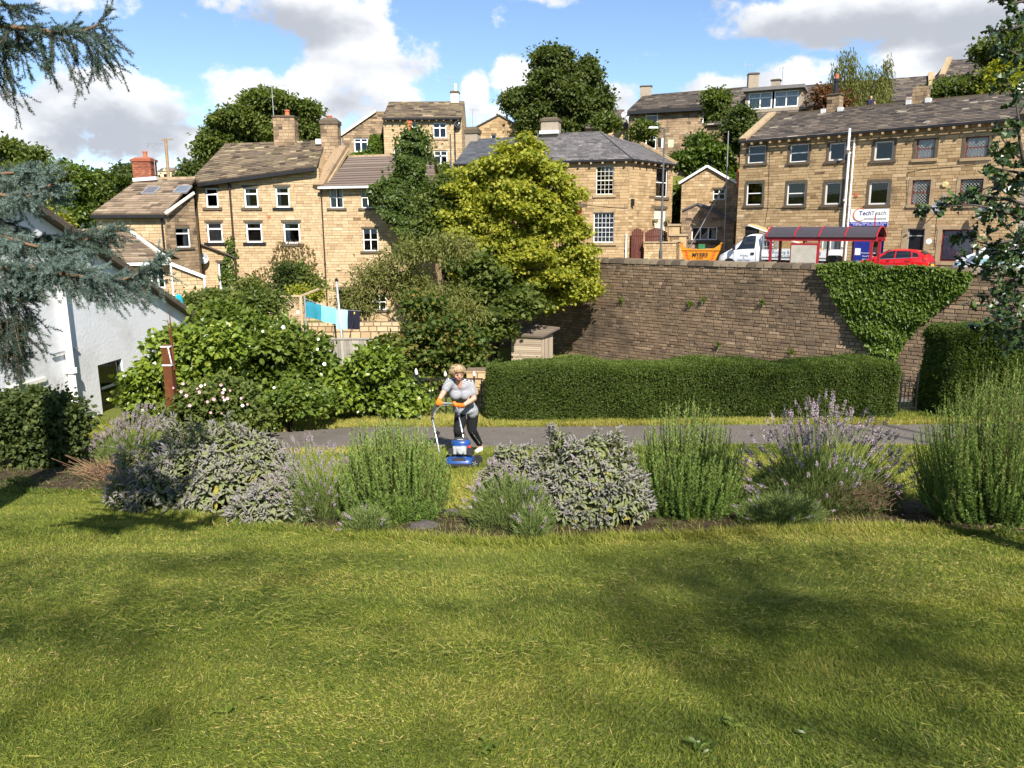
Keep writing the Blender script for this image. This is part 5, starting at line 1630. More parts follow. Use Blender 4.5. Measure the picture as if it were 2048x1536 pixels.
for k, tx in enumerate(('TJ Roofing', '&', 'General Building')):
 text('lettering', tx, .12, nav2, tk, (1.85, 1.01, .98 - .13 * k), RT)
timber = mat('new_timber', (.52, .36, .16), .8, namt=.25, nscale=4); oldt = mat('old_timber', (.28, .19, .11), .85, namt=.25)
for k, (y, z0, z1, m_) in enumerate(((.55, 2.36, 1.0, timber), (.35, 2.40, 1.04, timber), (.72, 2.35, 1.02, white_paint), (.1, 2.38, 1.05, oldt), (-.2, 2.36, 1.0, timber))):
 q = thing('plank', ['yellow timber plank sloping off the truck rack, nearest the shelter roof', 'pale timber plank lying beside the yellow one on the truck rack', 'long white board sloping off the truck headboard', 'old brown plank among the timber on the truck', 'innermost timber plank on the truck rack'][k], 'plank', (p.x, p.y, Z_ST), AWAY, 'planks loaded on the truck')
 one(lambda b: b.bar((1.8, y, z0 + .32), (-2.8, y - .1, z1 + .1), .16, .05), 'board', m_, q)
for k in range(3):
 q = thing('building_board', ['grey sheet of board lying lowest on the truck bed', 'grey sheet of board in the middle of the truck load', 'top grey board tilted on the truck load'][k], 'board', (p.x, p.y, Z_ST), AWAY, 'boards on the truck bed')
 one(lambda b: b.box((.2 - .3 * k, .2, 1.0 + .09 * k), (.85, 1.3, .06)), 'board', mat('weathered_board', (.34, .30, .25), .85, namt=.2), q)

# white van at the right edge, behind the holly
VAN = [(2.55, .40, .75, .84, .82, .70), (2.4, .34, .95, 1.06, .94, .84), (1.9, .30, 1.12, 1.26, .98, .84), (1.6, .30, 1.2, 1.42, .98, .82), (1.0, .30, 1.24, 1.90, .98, .82), (.6, .30, 1.26, 1.98, .98, .84), (-2.3, .32, 1.3, 1.98, .97, .85), (-2.5, .36, 1.3, 1.92, .94, .82)]
p = street_pos(2032, 515, 44.6)
vn = thing('white_van', 'white van parked on the street half hidden by the holly branches', 'van', (p.x, p.y, Z_ST - .10), AWAY)
loft(VAN, 'body', truck_white, vn)
for sy in (1, -1):
 glass_patch(VAN, (1.42, .42), (1.06, .42), 5.1, 6.9, sy, car_glass, vn)
 one(lambda b: b.box((1.45, sy * 1.12, 1.35), (.12, .2, .26), taper=.1), 'wing_mirror', plastic, vn)
 glass_patch(VAN, (2.40, 1.98), (2.36, 1.92), 4.0, 5.5, sy, lampm, vn, 'headlight')
 glass_patch(VAN, (2.3, -2.3), (2.3, -2.3), 3.3, 3.8, sy, mat('teal_stripe', (.30, .48, .50), .4), vn, 'stripe', .008)
 for x in (1.65, -1.5): wheel(vn, x, sy * .9, .33, .22)
cross_patch(VAN, 1.58, 1.04, 7.1, car_glass, vn, 'windscreen')

# ================================================================== skip
sp = street_pos(1402, 505, 46.6)
sk = thing('skip', 'yellow builders skip with red chevrons left of the truck', 'skip', (sp.x, sp.y, Z_ST - .10), -.30)
yel = mat('skip_yellow', (.60, .21, .012), .55, namt=.15, nscale=3, stain=((.30, .13, .03), 4, .55, .8))
sz = .13
L0, L1, D0, D1, ZB, ZT = .80, 1.22, .75, .85, sz, 1.22
def skipbody(b):
 V_ = [(-L0, -D0, ZB), (L0, -D0, ZB), (L0, D0, ZB), (-L0, D0, ZB), (-L1, -D1, ZT), (L1, -D1, ZT), (L1, D1, ZT), (-L1, D1, ZT)]
 inn = [(x * .95, y * .94, z + (.06 if z < 1 else 0)) for x, y, z in V_]
 b.add(V_ + inn, [(3, 2, 1, 0), (0, 1, 5, 4), (1, 2, 6, 5), (2, 3, 7, 6), (3, 0, 4, 7), (8, 9, 10, 11), (12, 13, 9, 8), (13, 14, 10, 9), (14, 15, 11, 10), (15, 12, 8, 11), (4, 5, 13, 12), (5, 6, 14, 13), (6, 7, 15, 14), (7, 4, 12, 15)])
one(skipbody, 'body', yel, sk)
for sx in (-1, 1):
 one(lambda b: b.prism([(sx * L1, -D1, ZT), (sx * (L1 + .05), -D1, ZT + .38), (sx * (L1 - .5), -D1, ZT)], (0, .05, 0)), 'end_flare', yel, sk)
 one(lambda b: b.add([(sx * L1, -D1, ZT), (sx * (L1 + .08), -D1, ZT + .42), (sx * (L1 + .08), D1, ZT + .42), (sx * L1, D1, ZT)], [(0, 1, 2, 3)]), 'end_plate', yel, sk)
def rim_(b):
 for y in (-D1, D1): b.bar((-L1, y, ZT), (L1, y, ZT), .09, .08)
 for x in (-L1 - .06, L1 + .06): b.bar((x, -D1, ZT + .4), (x, D1, ZT + .4), .07)
one(rim_, 'rim', yel, sk)
def chev(b):
 for sx in (-1, 1):
  for k in range(4):
   z = .35 + .2 * k; y = -D0 - (D1 - D0) * (z - ZB) / (ZT - ZB) - .012
   x = sx * (.62 + .28 * (z - .35))
   b.add([(x, y, z), (x + sx * .2, y - .0, z + .10 * 1), (x + sx * .2, y - .01, z + .20), (x, y - .008, z + .10)], [(0, 1, 2, 3) if sx > 0 else (3, 2, 1, 0)])
one(chev, 'chevrons', mat('chevron_red', (.62, .07, .02), .5), sk)['kind'] = 'stuff'
blk = mat('black_lettering', (.012, .012, .012), .6)
text('lettering', 'MYERS', .34, blk, sk, (0, -.868, .90), (PI / 2 - .08, 0, 0), bold=True)
text('small_print', 'SKIP HIRE', .10, blk, sk, (0, -.845, .68), (PI / 2 - .08, 0, 0))
text('small_print', '01484 842 222', .10, blk, sk, (0, -.83, .52), (PI / 2 - .08, 0, 0))
rub = mat('rubble', ramp=[(0, (.12, .10, .08)), (1, (.42, .36, .29))], namt=.3, rough=.95)
b = MB()
rgk = random.Random(8)
for k in range(60):
 b.box((rgk.uniform(-.95, .95), rgk.uniform(-.6, .6), .95 + rgk.uniform(0, .25)), (rgk.uniform(.1, .35), rgk.uniform(.1, .3), rgk.uniform(.05, .15)), (Vector((math.cos(k), math.sin(k), .2)).normalized(), Vector((-math.sin(k), math.cos(k), 0)), Vector((-.2, 0, 1)).normalized()), rgk.random())
b.box((0, 0, .75), (1.9, 1.4, .5))
rb = b.build('rubble', rub, None); rb.location = (sp.x, sp.y, Z_ST - .10); rb.rotation_euler.z = -.30
props(rb, 'pale rubble and broken boards heaped inside the yellow skip', 'rubble', kind='stuff')
gb = thing('green_tub', 'small green tub standing at the back of the skip', 'tub', (sp.x + .15, sp.y + .45, Z_ST + 1.1), -.3)
one(lambda b: b.box((0, 0, .15), (.42, .3, .4)), 'tub', mat('green_plastic', (.03, .16, .06), .5), gb)

# ================================================================== bus shelter
BSF = Fac(nu(40.6, 0), SD)
u0, u1 = BSF.uv(1541, 500)[0], BSF.uv(1742, 500)[0]
zg = Z_ST
ze = (BSF.uv(1541, 480)[1] + BSF.uv(1742, 478)[1]) / 2
red_p = mat('shelter_red', (.30, .022, .03), .4, namt=.15)
sh = thing('bus_shelter', 'long red-framed bus shelter with curved dark roof behind the wall coping', 'bus shelter', BSF.pt((u0 + u1) / 2, zg, -.6))
DPT = 1.25
ucuts = [u0 + (u1 - u0) * k / 4 for k in range(5)]
for w in (0, -DPT):
 for k, u in enumerate(ucuts):
  if w == 0 and k in (1, 3): continue
  one(lambda b: b.box(BSF.pt(u, (zg + ze) / 2, w), (.13 if k in (0, 4) else .07, .10, ze - zg), BSF.ax()), 'post', red_p, sh, True)
 one(lambda b: b.box(BSF.pt((u0 + u1) / 2, ze + .02, w), (u1 - u0 + .5, .10, .20), BSF.ax()), 'fascia', red_p, sh, True)
rise = .52
arc = [(w, ze + .12 + rise * math.sin(PI * t) ** .8) for t, w in ((t, .12 - (DPT + .24) * t) for t in np.linspace(0, 1, 11))]
dark_poly = mat('smoked_roof', (.055, .048, .055), .3, spec=.4, namt=.12)
for k in range(4):
 a, c = ucuts[k] - (.22 if k == 0 else 0) + .03, ucuts[k + 1] + (.22 if k == 3 else 0) - .03
 b = MB()
 for (w0, z0), (w1, z1) in zip(arc[:-1], arc[1:]):
  b.add([BSF.pt(a, z0, w0), BSF.pt(c, z0, w0), BSF.pt(c, z1, w1), BSF.pt(a, z1, w1)], [(0, 1, 2, 3)])
 b.build('roof_panel', dark_poly, sh, True, True)
for k, u in enumerate([ucuts[0] - .24] + ucuts[1:4] + [ucuts[4] + .24]):
 one(lambda b: [b.bar(BSF.pt(u, z0 + .01, w0), BSF.pt(u, z1 + .01, w1), .07, .05) for (w0, z0), (w1, z1) in zip(arc[:-1], arc[1:])], 'roof_rib', red_p, sh, True)
clear = glass('shelter_glass', (.93, .95, .95))
for k in range(4):
 b = MB(); a, c = ucuts[k] + .06, ucuts[k + 1] - .06
 b.poly([BSF.pt(a, zg + .25, 0), BSF.pt(c, zg + .25, 0), BSF.pt(c, ze - .1, 0), BSF.pt(a, ze - .1, 0)])
 b.build('glass_panel', clear, sh, True)
tq = BSF.off(-.12).rect(1583, 486, 1638, 527)
tq = (tq[0], zg + .3, tq[2], tq[3])
tb = one(lambda b: b.box(BSF.pt((tq[0] + tq[2]) / 2, (tq[1] + tq[3]) / 2, .06), (tq[2] - tq[0], .06, tq[3] - tq[1]), BSF.ax()), 'timetable_case', red_p, sh, True)
one(lambda b: b.box(BSF.pt((tq[0] + tq[2]) / 2, (tq[1] + tq[3]) / 2 - .03, .098), (tq[2] - tq[0] - .12, .02, tq[3] - tq[1] - .16), BSF.ax()), 'timetable', mat('timetable_paper', (.46, .42, .35), .6, namt=.2, nscale=3), tb, True)
one(lambda b: b.box(BSF.pt(u0 + 4.0, zg + .5, -DPT + .2), (2.6, .3, .05), BSF.ax()), 'bench', red_p, sh, True)
bs = thing('bus_stop_pole', 'slender dark red pole rising behind the shelter roof by the sign', 'pole', BSF.pt(BSF.uv(1752, 500)[0], zg, -1.6))
pu, pz = BSF.off(-1.6).uv(1751, 430)
one(lambda b: b.tube([BSF.pt(pu, zg, -1.6), BSF.pt(pu, pz, -1.6)], .03, 8), 'pole', red_p, bs, True)
lb = thing('litter_bin', 'square black litter bin beside the bus shelter', 'bin', BSF.pt(BSF.uv(1670, 505)[0], zg, -.5))
lu = BSF.off(-.5).uv(1670, 505)[0]
def binf(b):
 b.box(BSF.pt(lu, zg + .5, -.5), (.62, .55, 1.0), BSF.ax(), taper=.06); b.box(BSF.pt(lu, zg + 1.05, -.5), (.66, .6, .1), BSF.ax(), taper=.3)
one(binf, 'body', plastic, lb, True)

# ================================================================== lamp posts and poles
def lamp_post(label, p, ztop, arm, r=.07, name='street_lamp'):
 t = thing(name, label, 'lamp post', p)
 p = Vector(p)
 m_ = mat('lamp_post_grey', ramp=[(0, (.05, .055, .055)), (1, (.18, .185, .18))], namt=1.2, nscale=4, rough=.6, rndamt=0)
 one(lambda b: b.tube([p, p + Vector((0, 0, 1.2)), p + Vector((0, 0, 1.25)), Vector((p.x, p.y, ztop))], [r * 1.5, r * 1.5, r, r * .7], 10), 'post', m_, t, True, True)
 a = Vector(arm)
 if a.length > 0:
  top = Vector((p.x, p.y, ztop))
  one(lambda b: b.tube([top, top + a * .4 + Vector((0, 0, .08)), top + a + Vector((0, 0, .1))], .04, 8), 'arm', m_, t, True)
  one(lambda b: b.box(top + a * 1.3 + Vector((0, 0, .1)), (.6, .22, .12), taper=.2), 'lantern', mat('lantern_grey', (.35, .36, .36), .5), t, True)
 return t
q = street_pos(1321, 515, 41.1)
zt_ = at(1324, 258, q.y).z
lamp_post('tall grey street lamp in front of the corner house, left of the skip', (q.x, q.y, Z_ST), zt_, (-.5, .1, 0))
q = at(903, 385, 57.); lamp_post('dark lamp post left of the yellow maple crown', (q.x, q.y, -2), at(899, 268, 57.).z, (.0, 0, 0))
q = at(334, 352, 58.); t_ = at(331, 277, 58.)
po = thing('utility_pole', 'dark wooden utility pole behind the brick-chimney house', 'pole', (q.x, q.y, -3))
one(lambda b: (b.tube([(q.x, q.y, -3), (t_.x, t_.y, t_.z)], [.16, .11], 8), b.bar((t_.x - .3, t_.y, t_.z - .1), (t_.x + .5, t_.y, t_.z - .05), .07)), 'pole', oldt, po, True)

# laundry by the upper row
lq = RF.off(1.5)
for k, (x0, y0, x1, y1, m_, nm, lab) in enumerate(((1316, 276, 1322, 294, plastic, 'garment', 'black garment on the line by the upper house window'), (1323, 276, 1330, 296, white_paint, 'garment', 'white garment on the line by the upper house window'), (1336, 279, 1347, 294, mat('pale_green_cloth', (.42, .55, .33), .9), 'cloth', 'pale green cloth hung beside the street lamp top'))):
 r = lq.rect(x0, y0, x1, y1)
 t = thing(nm, lab, 'laundry', lq.pt(r[0], r[1], 0))
 b = MB(); n = 5
 for i in range(n):
  a, c = r[0] + (r[2] - r[0]) * i / n, r[0] + (r[2] - r[0]) * (i + 1) / n
  b.poly([lq.pt(a, r[1], .03 * math.sin(i * 2)), lq.pt(c, r[1], .03 * math.sin(i * 2 + 2)), lq.pt(c, r[3], 0), lq.pt(a, r[3], 0)])
 b.build('fabric', m_, t, True)

# ================================================================== plant kit
def leaf_ramp(name, cols, trans=.42, rough=.55, spec=.3, namt=.15, nscale=2.):
 n = len(cols)
 return mat(name, ramp=[(i / (n - 1), c) for i, c in enumerate(cols)], namt=namt, nscale=nscale, detail=2, rough=rough, spec=spec, trans=trans)
def frames(D, N):
 D = nrm(D); S = nrm(np.cross(N, D)); U = np.cross(D, S)
 return D, S, U
TPL = {
 'tri': (np.array([[0, -.5, 0], [0, .5, 0], [1, 0, 0]]), [[0, 1, 2]]),
 'quad': (np.array([[0, 0, 0], [.45, -.5, .12], [1, 0, -.05], [.45, .5, .12]]), [[0, 1, 2, 3]]),
 'fold': (np.array([[0, 0, 0], [.4, -.5, .16], [1, 0, -.12], [.4, .5, .16]]), [[0, 1, 2], [0, 2, 3]]),
 'oval': (np.array([[0, 0, 0], [.28, -.42, .10], [.68, -.42, .06], [1, 0, -.14], [.68, .42, .06], [.28, .42, .10], [.5, 0, -.02]]), [[0, 1, 6, 5], [1, 2, 6], [2, 3, 4, 6], [4, 5, 6]]),
 'blade': (np.array([[0, -.5, 0], [0, .5, 0], [.55, .38, .10], [.55, -.38, .10], [1, 0, .28]]), [[0, 1, 2, 3], [3, 2, 4]]),
 'strip': (np.array([[0, -.5, 0], [0, .5, 0], [1, .18, .12], [1, -.18, .12]]), [[0, 1, 2, 3]]),
 'holly': (np.array([[0, 0, 0], [.18, -.34, .12], [.36, -.22, .02], [.52, -.46, .14], [.68, -.2, .0], [.82, -.3, .1], [1, 0, -.1], [.82, .3, .1], [.68, .2, .0], [.52, .46, .14], [.36, .22, .02], [.18, .34, .12]]), [[0, 1, 2, 10, 11], [2, 3, 4, 8, 9, 10], [4, 5, 6, 7, 8]]),
 'maple': (np.array([[0, 0, 0], [.12, -.48, .06], [.38, -.30, 0], [.62, -.52, -.04], [.70, -.18, 0], [1, 0, -.1], [.70, .18, 0], [.62, .52, -.04], [.38, .30, 0], [.12, .48, .06]]), [[0, 1, 2, 8, 9], [2, 3, 4, 6, 7, 8], [4, 5, 6]]),
}
def scatter(C, D, N, L, W, rnd, tpl='quad'):
 """arrays of leaves -> (verts, face lists, rnd per face)"""
 T_, F_ = TPL[tpl]
 C = np.asarray(C); n = len(C)
 D, S, U = frames(D, N)
 L = np.broadcast_to(np.asarray(L, float), (n,)); W = np.broadcast_to(np.asarray(W, float), (n,))
 V = C[:, None, :] + D[:, None, :] * (T_[None, :, 0:1] * L[:, None, None]) + S[:, None, :] * (T_[None, :, 1:2] * W[:, None, None]) + U[:, None, :] * (T_[None, :, 2:3] * L[:, None, None])
 k = len(T_)
 base = (np.arange(n) * k)[:, None]
 groups = {}
 for f in F_:
  groups.setdefault(len(f), []).append(np.asarray(f)[None, :] + base)
 Fs, R = [], []
 for g in groups.values():
  for a in g:
   Fs.append(a); R.append(np.asarray(rnd))
 return V.reshape(-1, 3), Fs, np.concatenate(R)
def merge(parts):
 Vs, Fs, Rs, off = [], [], [], 0
 for V, F, R in parts:
  Vs.append(V)
  j = 0
  for f in F:
   Fs.append(f + off); Rs.append(R[j:j + len(f)]); j += len(f)
  off += len(V)
 return np.concatenate(Vs), Fs, np.concatenate(Rs)
def foliage(name, parts, m, parent, kind=None):
 V, F, R = merge(parts if isinstance(parts, list) else [parts])
 # keep faces of one size together
 by = {}
 j = 0
 for f in F:
  by.setdefault(f.shape[1], []).append((f, R[j:j + len(f)])); j += len(f)
 Fs = [np.concatenate([a for a, _ in v]) for v in by.values()]
 Rr = np.concatenate([np.concatenate([r for _, r in v]) for v in by.values()])
 o = link(name, np_mesh(name, V, Fs, Rr), m, parent, True)
 if kind: o['kind'] = kind
 return o
def rdir(n):
 return nrm(RNG.normal(size=(n, 3)))
def crown_pts(ells, nclump, per, spread, shell=.55, cull=True):
 """ells: (cx,cy,cz,rx,ry,rz); leaves gathered in clumps near the ellipsoid surfaces"""
 E = np.array(ells); wts = (E[:, 3] * E[:, 5]) ** 1.0; wts /= wts.sum()
 idx = RNG.choice(len(E), nclump, p=wts)
 d = rdir(nclump); d[:, 2] = np.abs(d[:, 2]) * np.where(RNG.random(nclump) < .72, 1, -1)
 d = nrm(d)
 r = shell + (1 - shell) * RNG.random(nclump) ** .6
 cc = E[idx, :3] + d * E[idx, 3:6] * r[:, None]
 # drop clumps buried inside another ellipsoid
 q = (cc[:, None, :] - E[None, :, :3]) / E[None, :, 3:6]
 inside = ((q ** 2).sum(2) < .42)
 inside[np.arange(nclump), idx] = False
 kp_ = ~inside.any(1) if cull else np.ones(nclump, bool)
 cc, d = cc[kp_], d[kp_]
 tone = RNG.normal(0, .13, len(cc))
 C = np.repeat(cc, per, 0) + RNG.normal(size=(len(cc) * per, 3)) * spread * np.array([1, 1, .62])
 O = np.repeat(d, per, 0); tn = np.repeat(tone, per)
 return C, O, tn
def pads(E, k, size, flat=.5, inner=.45):
 """break big ellipsoids into many small leafy pads, so the crown has clumps and gaps"""
 out = []
 for e in E:
  n = max(3, int(round(k * (e[3] * e[5]) / (size * size * 4))))
  d = rdir(n); r = inner + (1 - inner) * RNG.random(n) ** .5
  s_ = size * RNG.uniform(.6, 1.25, n)
  c = np.array(e[:3]) + d * np.maximum(np.array(e[3:6])[None] - s_[:, None] * np.array([.75, .75, .75 * flat]), .1) * r[:, None]
  out += [(c[i, 0], c[i, 1], c[i, 2], s_[i], s_[i], s_[i] * flat) for i in range(n)]
 return out
def px_ells(lst, Y, dy=.8):
 out = []
 for e in lst:
  cx, cy, rx, ry = e[:4]; yy = Y + (e[4] if len(e) > 4 else 0)
  c = at(cx, cy, yy); sx = rx / F_PX * yy; sz_ = ry / F_PX * yy
  out.append((c.x, c.y, c.z, sx, sx * dy, sz_))
 return out
bark = mat('bark', ramp=[(0, (.035, .026, .018)), (1, (.13, .10, .07))], namt=1.2, nscale=8, rough=.95, spec=.1, rndamt=0, bump=.6, bscale=20)
def limbs(root, base, ells, r0, m=None, name='trunk', fork=.35):
 base = Vector(base); E = sorted(ells, key=lambda e: e[2])
 top = max(E, key=lambda e: e[2])
 b = MB()
 hub = base.lerp(Vector(top[:3]), fork)
 mid = base.lerp(hub, .5) + Vector((r0 * .5, 0, 0))
 b.tube([base - Vector((0, 0, .3)), base + Vector((0, 0, .2)), mid, hub, Vector(top[:3])], [r0 * 1.35, r0 * 1.05, r0 * .9, r0 * .75, r0 * .18], 8)
 b.build(name, m or bark, root, True, True)
 for e in E:
  if e is top: continue
  b = MB(); c = Vector(e[:3]); md = hub.lerp(c, .5) + Vector((0, 0, .12 * (c - hub).length))
  b.tube([hub, md, c], [r0 * .5, r0 * .3, r0 * .1], 6)
  b.build('limb', m or bark, root, True, True)
def tree(name, label, base, ells, m, nclump, per, leaf, spread, r0=.25, tpl='fold', group=None, droop=.2, cat='tree', aspect=.7, tone0=.5, shell=.55, fork=.35, parts_=True, jit=.12, pad=None, flat=.5, inner=.45, padk=6):
 t = thing(name, label, cat, base, 0, group)
 pe = pads(ells, padk, pad, flat, inner) if pad else ells
 C, O, tn = crown_pts(pe, nclump, per, spread, .25 if pad else shell, not pad)
 n = len(C)
 D = O + RNG.normal(size=(n, 3)) * .8 + np.array([0, 0, -droop]); N = O * .6 + RNG.normal(size=(n, 3)) * .55 + np.array([0, 0, .8])
 L = leaf * RNG.uniform(.65, 1.3, n)
 rnd = np.clip(tone0 + tn + RNG.normal(0, jit, n), 0, 1)
 foliage('crown', scatter(C, D, N, L, L * aspect, rnd, tpl), m, t)
 if parts_: limbs(t, base, ells, r0, fork=fork)
 return t
def bush(name, label, px, Y, m, nclump, per, leaf, spread, zb=None, cat='shrub', tpl='oval', **kw):
 e = px_ells(px, Y)
 cx = sum(q[0] for q in e) / len(e); cy = sum(q[1] for q in e) / len(e)
 z = zb if zb is not None else float(zlow(cx, cy))
 return tree(name, label, (cx, cy, z), e, m, nclump, per, leaf, spread, r0=kw.pop('r0', .05), tpl=tpl, cat=cat, **kw)

# ------------------------------------------------------------------ leaf colours
g_mid = leaf_ramp('leaf_green', [(.030, .050, .011), (.074, .106, .021), (.130, .162, .034), (.21, .215, .055)])
g_dark = leaf_ramp('leaf_dark_green', [(.024, .040, .011), (.055, .080, .020), (.098, .125, .032), (.155, .170, .048)])
g_bright = leaf_ramp('leaf_bright_green', [(.036, .062, .010), (.090, .140, .018), (.155, .205, .030), (.25, .28, .06)], spec=.45, rough=.4)
g_yellow = leaf_ramp('leaf_yellow_maple', [(.06, .095, .010), (.18, .21, .022), (.315, .31, .034), (.45, .41, .06)], trans=.4)
g_olive = leaf_ramp('leaf_olive', [(.05, .062, .016), (.115, .128, .032), (.18, .185, .05), (.25, .225, .075)])
g_acer = leaf_ramp('leaf_orange_green', [(.028, .060, .010), (.075, .115, .018), (.15, .155, .028), (.24, .15, .035), (.34, .17, .045)])
g_ivy = leaf_ramp('leaf_ivy', [(.020, .040, .008), (.050, .085, .015), (.090, .130, .024), (.15, .18, .04)], spec=.45, rough=.4)
g_ivy2 = leaf_ramp('leaf_wall_creeper', [(.030, .060, .008), (.075, .125, .014), (.12, .18, .022), (.20, .24, .04)], spec=.4, rough=.45)
g_hedge = leaf_ramp('leaf_privet', [(.026, .045, .009), (.064, .098, .018), (.110, .148, .028), (.12, .165, .030)], spec=.25, rough=.5)
g_sage = mat('leaf_sage', ramp=[(0, (.34, .28, .05)), (.08, (.14, .165, .055)), (.35, (.19, .215, .090)), (.55, (.225, .228, .155)), (.75, (.225, .205, .200)), (1, (.265, .235, .25))], namt=.1, nscale=3, rough=.85, spec=.15, trans=.2)
g_rose = mat('leaf_rosemary', ramp=[(0, (.035, .075, .014)), (.4, (.092, .170, .028)), (.75, (.198, .295, .055)), (1, (.334, .430, .120))], namt=.1, nscale=3, rough=.6, spec=.3, trans=.25)
g_lav = mat('leaf_lavender', ramp=[(0, (.06, .05, .025)), (.3, (.090, .125, .036)), (.7, (.155, .205, .055)), (1, (.22, .25, .10))], namt=.1, nscale=3, rough=.8, spec=.2, trans=.2)
f_lav = mat('flower_lavender', ramp=[(0, (.18, .135, .125)), (.5, (.31, .245, .265)), (.85, (.38, .32, .355)), (1, (.28, .20, .42))], namt=.1, nscale=3, rough=.9, spec=.1)
f_white = mat('flower_white', (.85, .82, .80), .7, namt=.05)
f_pink = mat('flower_pink', (.62, .36, .44), .7, namt=.15)

# ================================================================== trees
ZT_ = Z_LOW
# yellow maple in front of the wall
E = px_ells([(1010, 330, 70, 70), (1035, 300, 40, 50), (1075, 350, 80, 70), (960, 390, 85, 75), (1040, 430, 115, 85), (935, 460, 75, 60), (1120, 440, 75, 75), (1150, 510, 60, 55), (1080, 540, 95, 60, -1), (980, 520, 90, 65), (1165, 570, 45, 28), (1100, 590, 70, 40), (890, 430, 35, 45)], 46.5, .7)
tree('maple_tree', 'large yellow-leaved maple standing in front of the stone retaining wall', (at(985, 680, 46.5).x, 46.5, Z_LOW), E, g_yellow, 3600, 26, .20, .22, r0=.22, tpl='maple', aspect=.95, tone0=.55, droop=.35, fork=.4, pad=.85, flat=.40, padk=6.5, inner=.25)
E = px_ells([(980, 590, 70, 60), (1050, 600, 55, 45), (930, 560, 60, 60), (1000, 650, 40, 40)], 44., .7)
tree('sycamore_sapling', 'dark green young tree filling the gap below the yellow maple', (at(975, 690, 44.).x, 44., Z_LOW), E, g_mid, 600, 26, .24, .26, r0=.12, tpl='maple', aspect=.95, tone0=.5, pad=.8, flat=.45, padk=6)
# sycamore behind the corner house
E = px_ells([(1090, 150, 55, 52), (1120, 200, 85, 60), (1060, 215, 50, 45), (1180, 180, 42, 60), (1170, 235, 60, 45), (1100, 245, 80, 40), (1205, 250, 25, 20)], 80., .8)
tree('sycamore_tree', 'big dark green sycamore rising behind the hip-roofed corner house', (at(1130, 270, 80).x, 80, 4.5), E, g_dark, 2900, 24, .38, .42, r0=.4, tpl='fold', tone0=.6, fork=.25, pad=1.25, flat=.6, padk=6)
# tree behind the tall house
E = px_ells([(500, 230, 62, 52), (560, 225, 52, 48), (455, 265, 45, 40), (610, 250, 36, 40), (530, 270, 90, 40), (430, 285, 28, 28)], 74., .8)
tree('ash_tree', 'broad green tree behind the tall stone house chimneys', (at(530, 300, 74).x, 74, 0), E, g_mid, 2900, 24, .36, .42, r0=.4, tone0=.55, fork=.3, pad=1.2, flat=.55, padk=6.5)
# far trees at left
for k, (lst, Y, m_, lab, tone) in enumerate((
  ([(40, 330, 72, 50), (90, 360, 45, 48), (20, 390, 70, 60), (95, 420, 50, 50)], 62., g_mid, 'tallest round green tree at the far left behind the spruce', .55),
  ([(130, 365, 42, 46), (150, 410, 45, 55), (115, 440, 50, 40)], 78., g_bright, 'lighter green tree right of the tallest left tree', .35),
  ([(205, 375, 62, 42), (235, 400, 45, 45), (180, 415, 50, 40)], 95., g_mid, 'rounded green tree behind the brick-chimney house', .42),
  ([(262, 355, 34, 34), (250, 380, 40, 30)], 120., g_dark, 'small dark tree beside the brick chimney', .5),
  ([(398, 352, 22, 20), (410, 345, 18, 18)], 110., g_dark, 'dark bush between the estate and the tall house roof', .5))):
 E = px_ells(lst, Y, .8); s_ = Y / 62.
 tree('broadleaf_tree', lab, (E[0][0], Y, Z_LOW), E, m_, 1300 if k < 3 else 260, 24, .32 * s_, .36 * s_, r0=.3, tone0=tone, group='trees beyond the houses at left', fork=.3, pad=1.1 * s_, flat=.55, padk=6)
E = px_ells([(85, 445, 30, 22), (120, 470, 22, 15)], 58.)
bush('yellow_shrub', 'yellow-green shrub beside the red chimney pot at left', [(85, 440, 26, 20), (62, 450, 22, 18), (105, 452, 20, 16)], 56., g_yellow, 110, 24, .35, .4, zb=-4, tpl='fold', tone0=.45)
# slope bushes behind the gabled house
for k, (lst, Y, m_, lab, n_, tone) in enumerate((
  ([(1440, 205, 28, 42), (1455, 245, 32, 40), (1425, 260, 26, 30)], 68., g_mid, 'slender green tree in front of the upper row house', 260, .5),
  ([(1395, 300, 45, 38), (1440, 310, 45, 45), (1375, 335, 30, 35), (1400, 370, 45, 45), (1355, 400, 25, 60), (1450, 360, 40, 50)], 63., g_bright, 'wide bright green bush on the bank behind the small gabled house', 620, .30),
  ([(1485, 235, 20, 32), (1478, 270, 18, 30)], 62., g_dark, 'dark narrow conifer beside the terrace verge', 150, .5),
  ([(1290, 262, 32, 14)], 70., g_mid, 'low green shrub on the wall above the corner house hip', 70, .5), ([(1215, 250, 30, 20)], 70., g_mid, 'low green shrub at the foot of the sycamore, right side', 80, .5))):
 E = px_ells(lst, Y, .7)
 tree(['slender_tree', 'bank_shrub', 'conifer', 'wall_shrub', 'wall_shrub'][k], lab, (E[0][0], Y, 2.), E, m_, n_, 26, .32, .34, r0=.15, tone0=tone, pad=.8, flat=.6, padk=4, cat='tree' if k in (0, 2) else 'shrub')
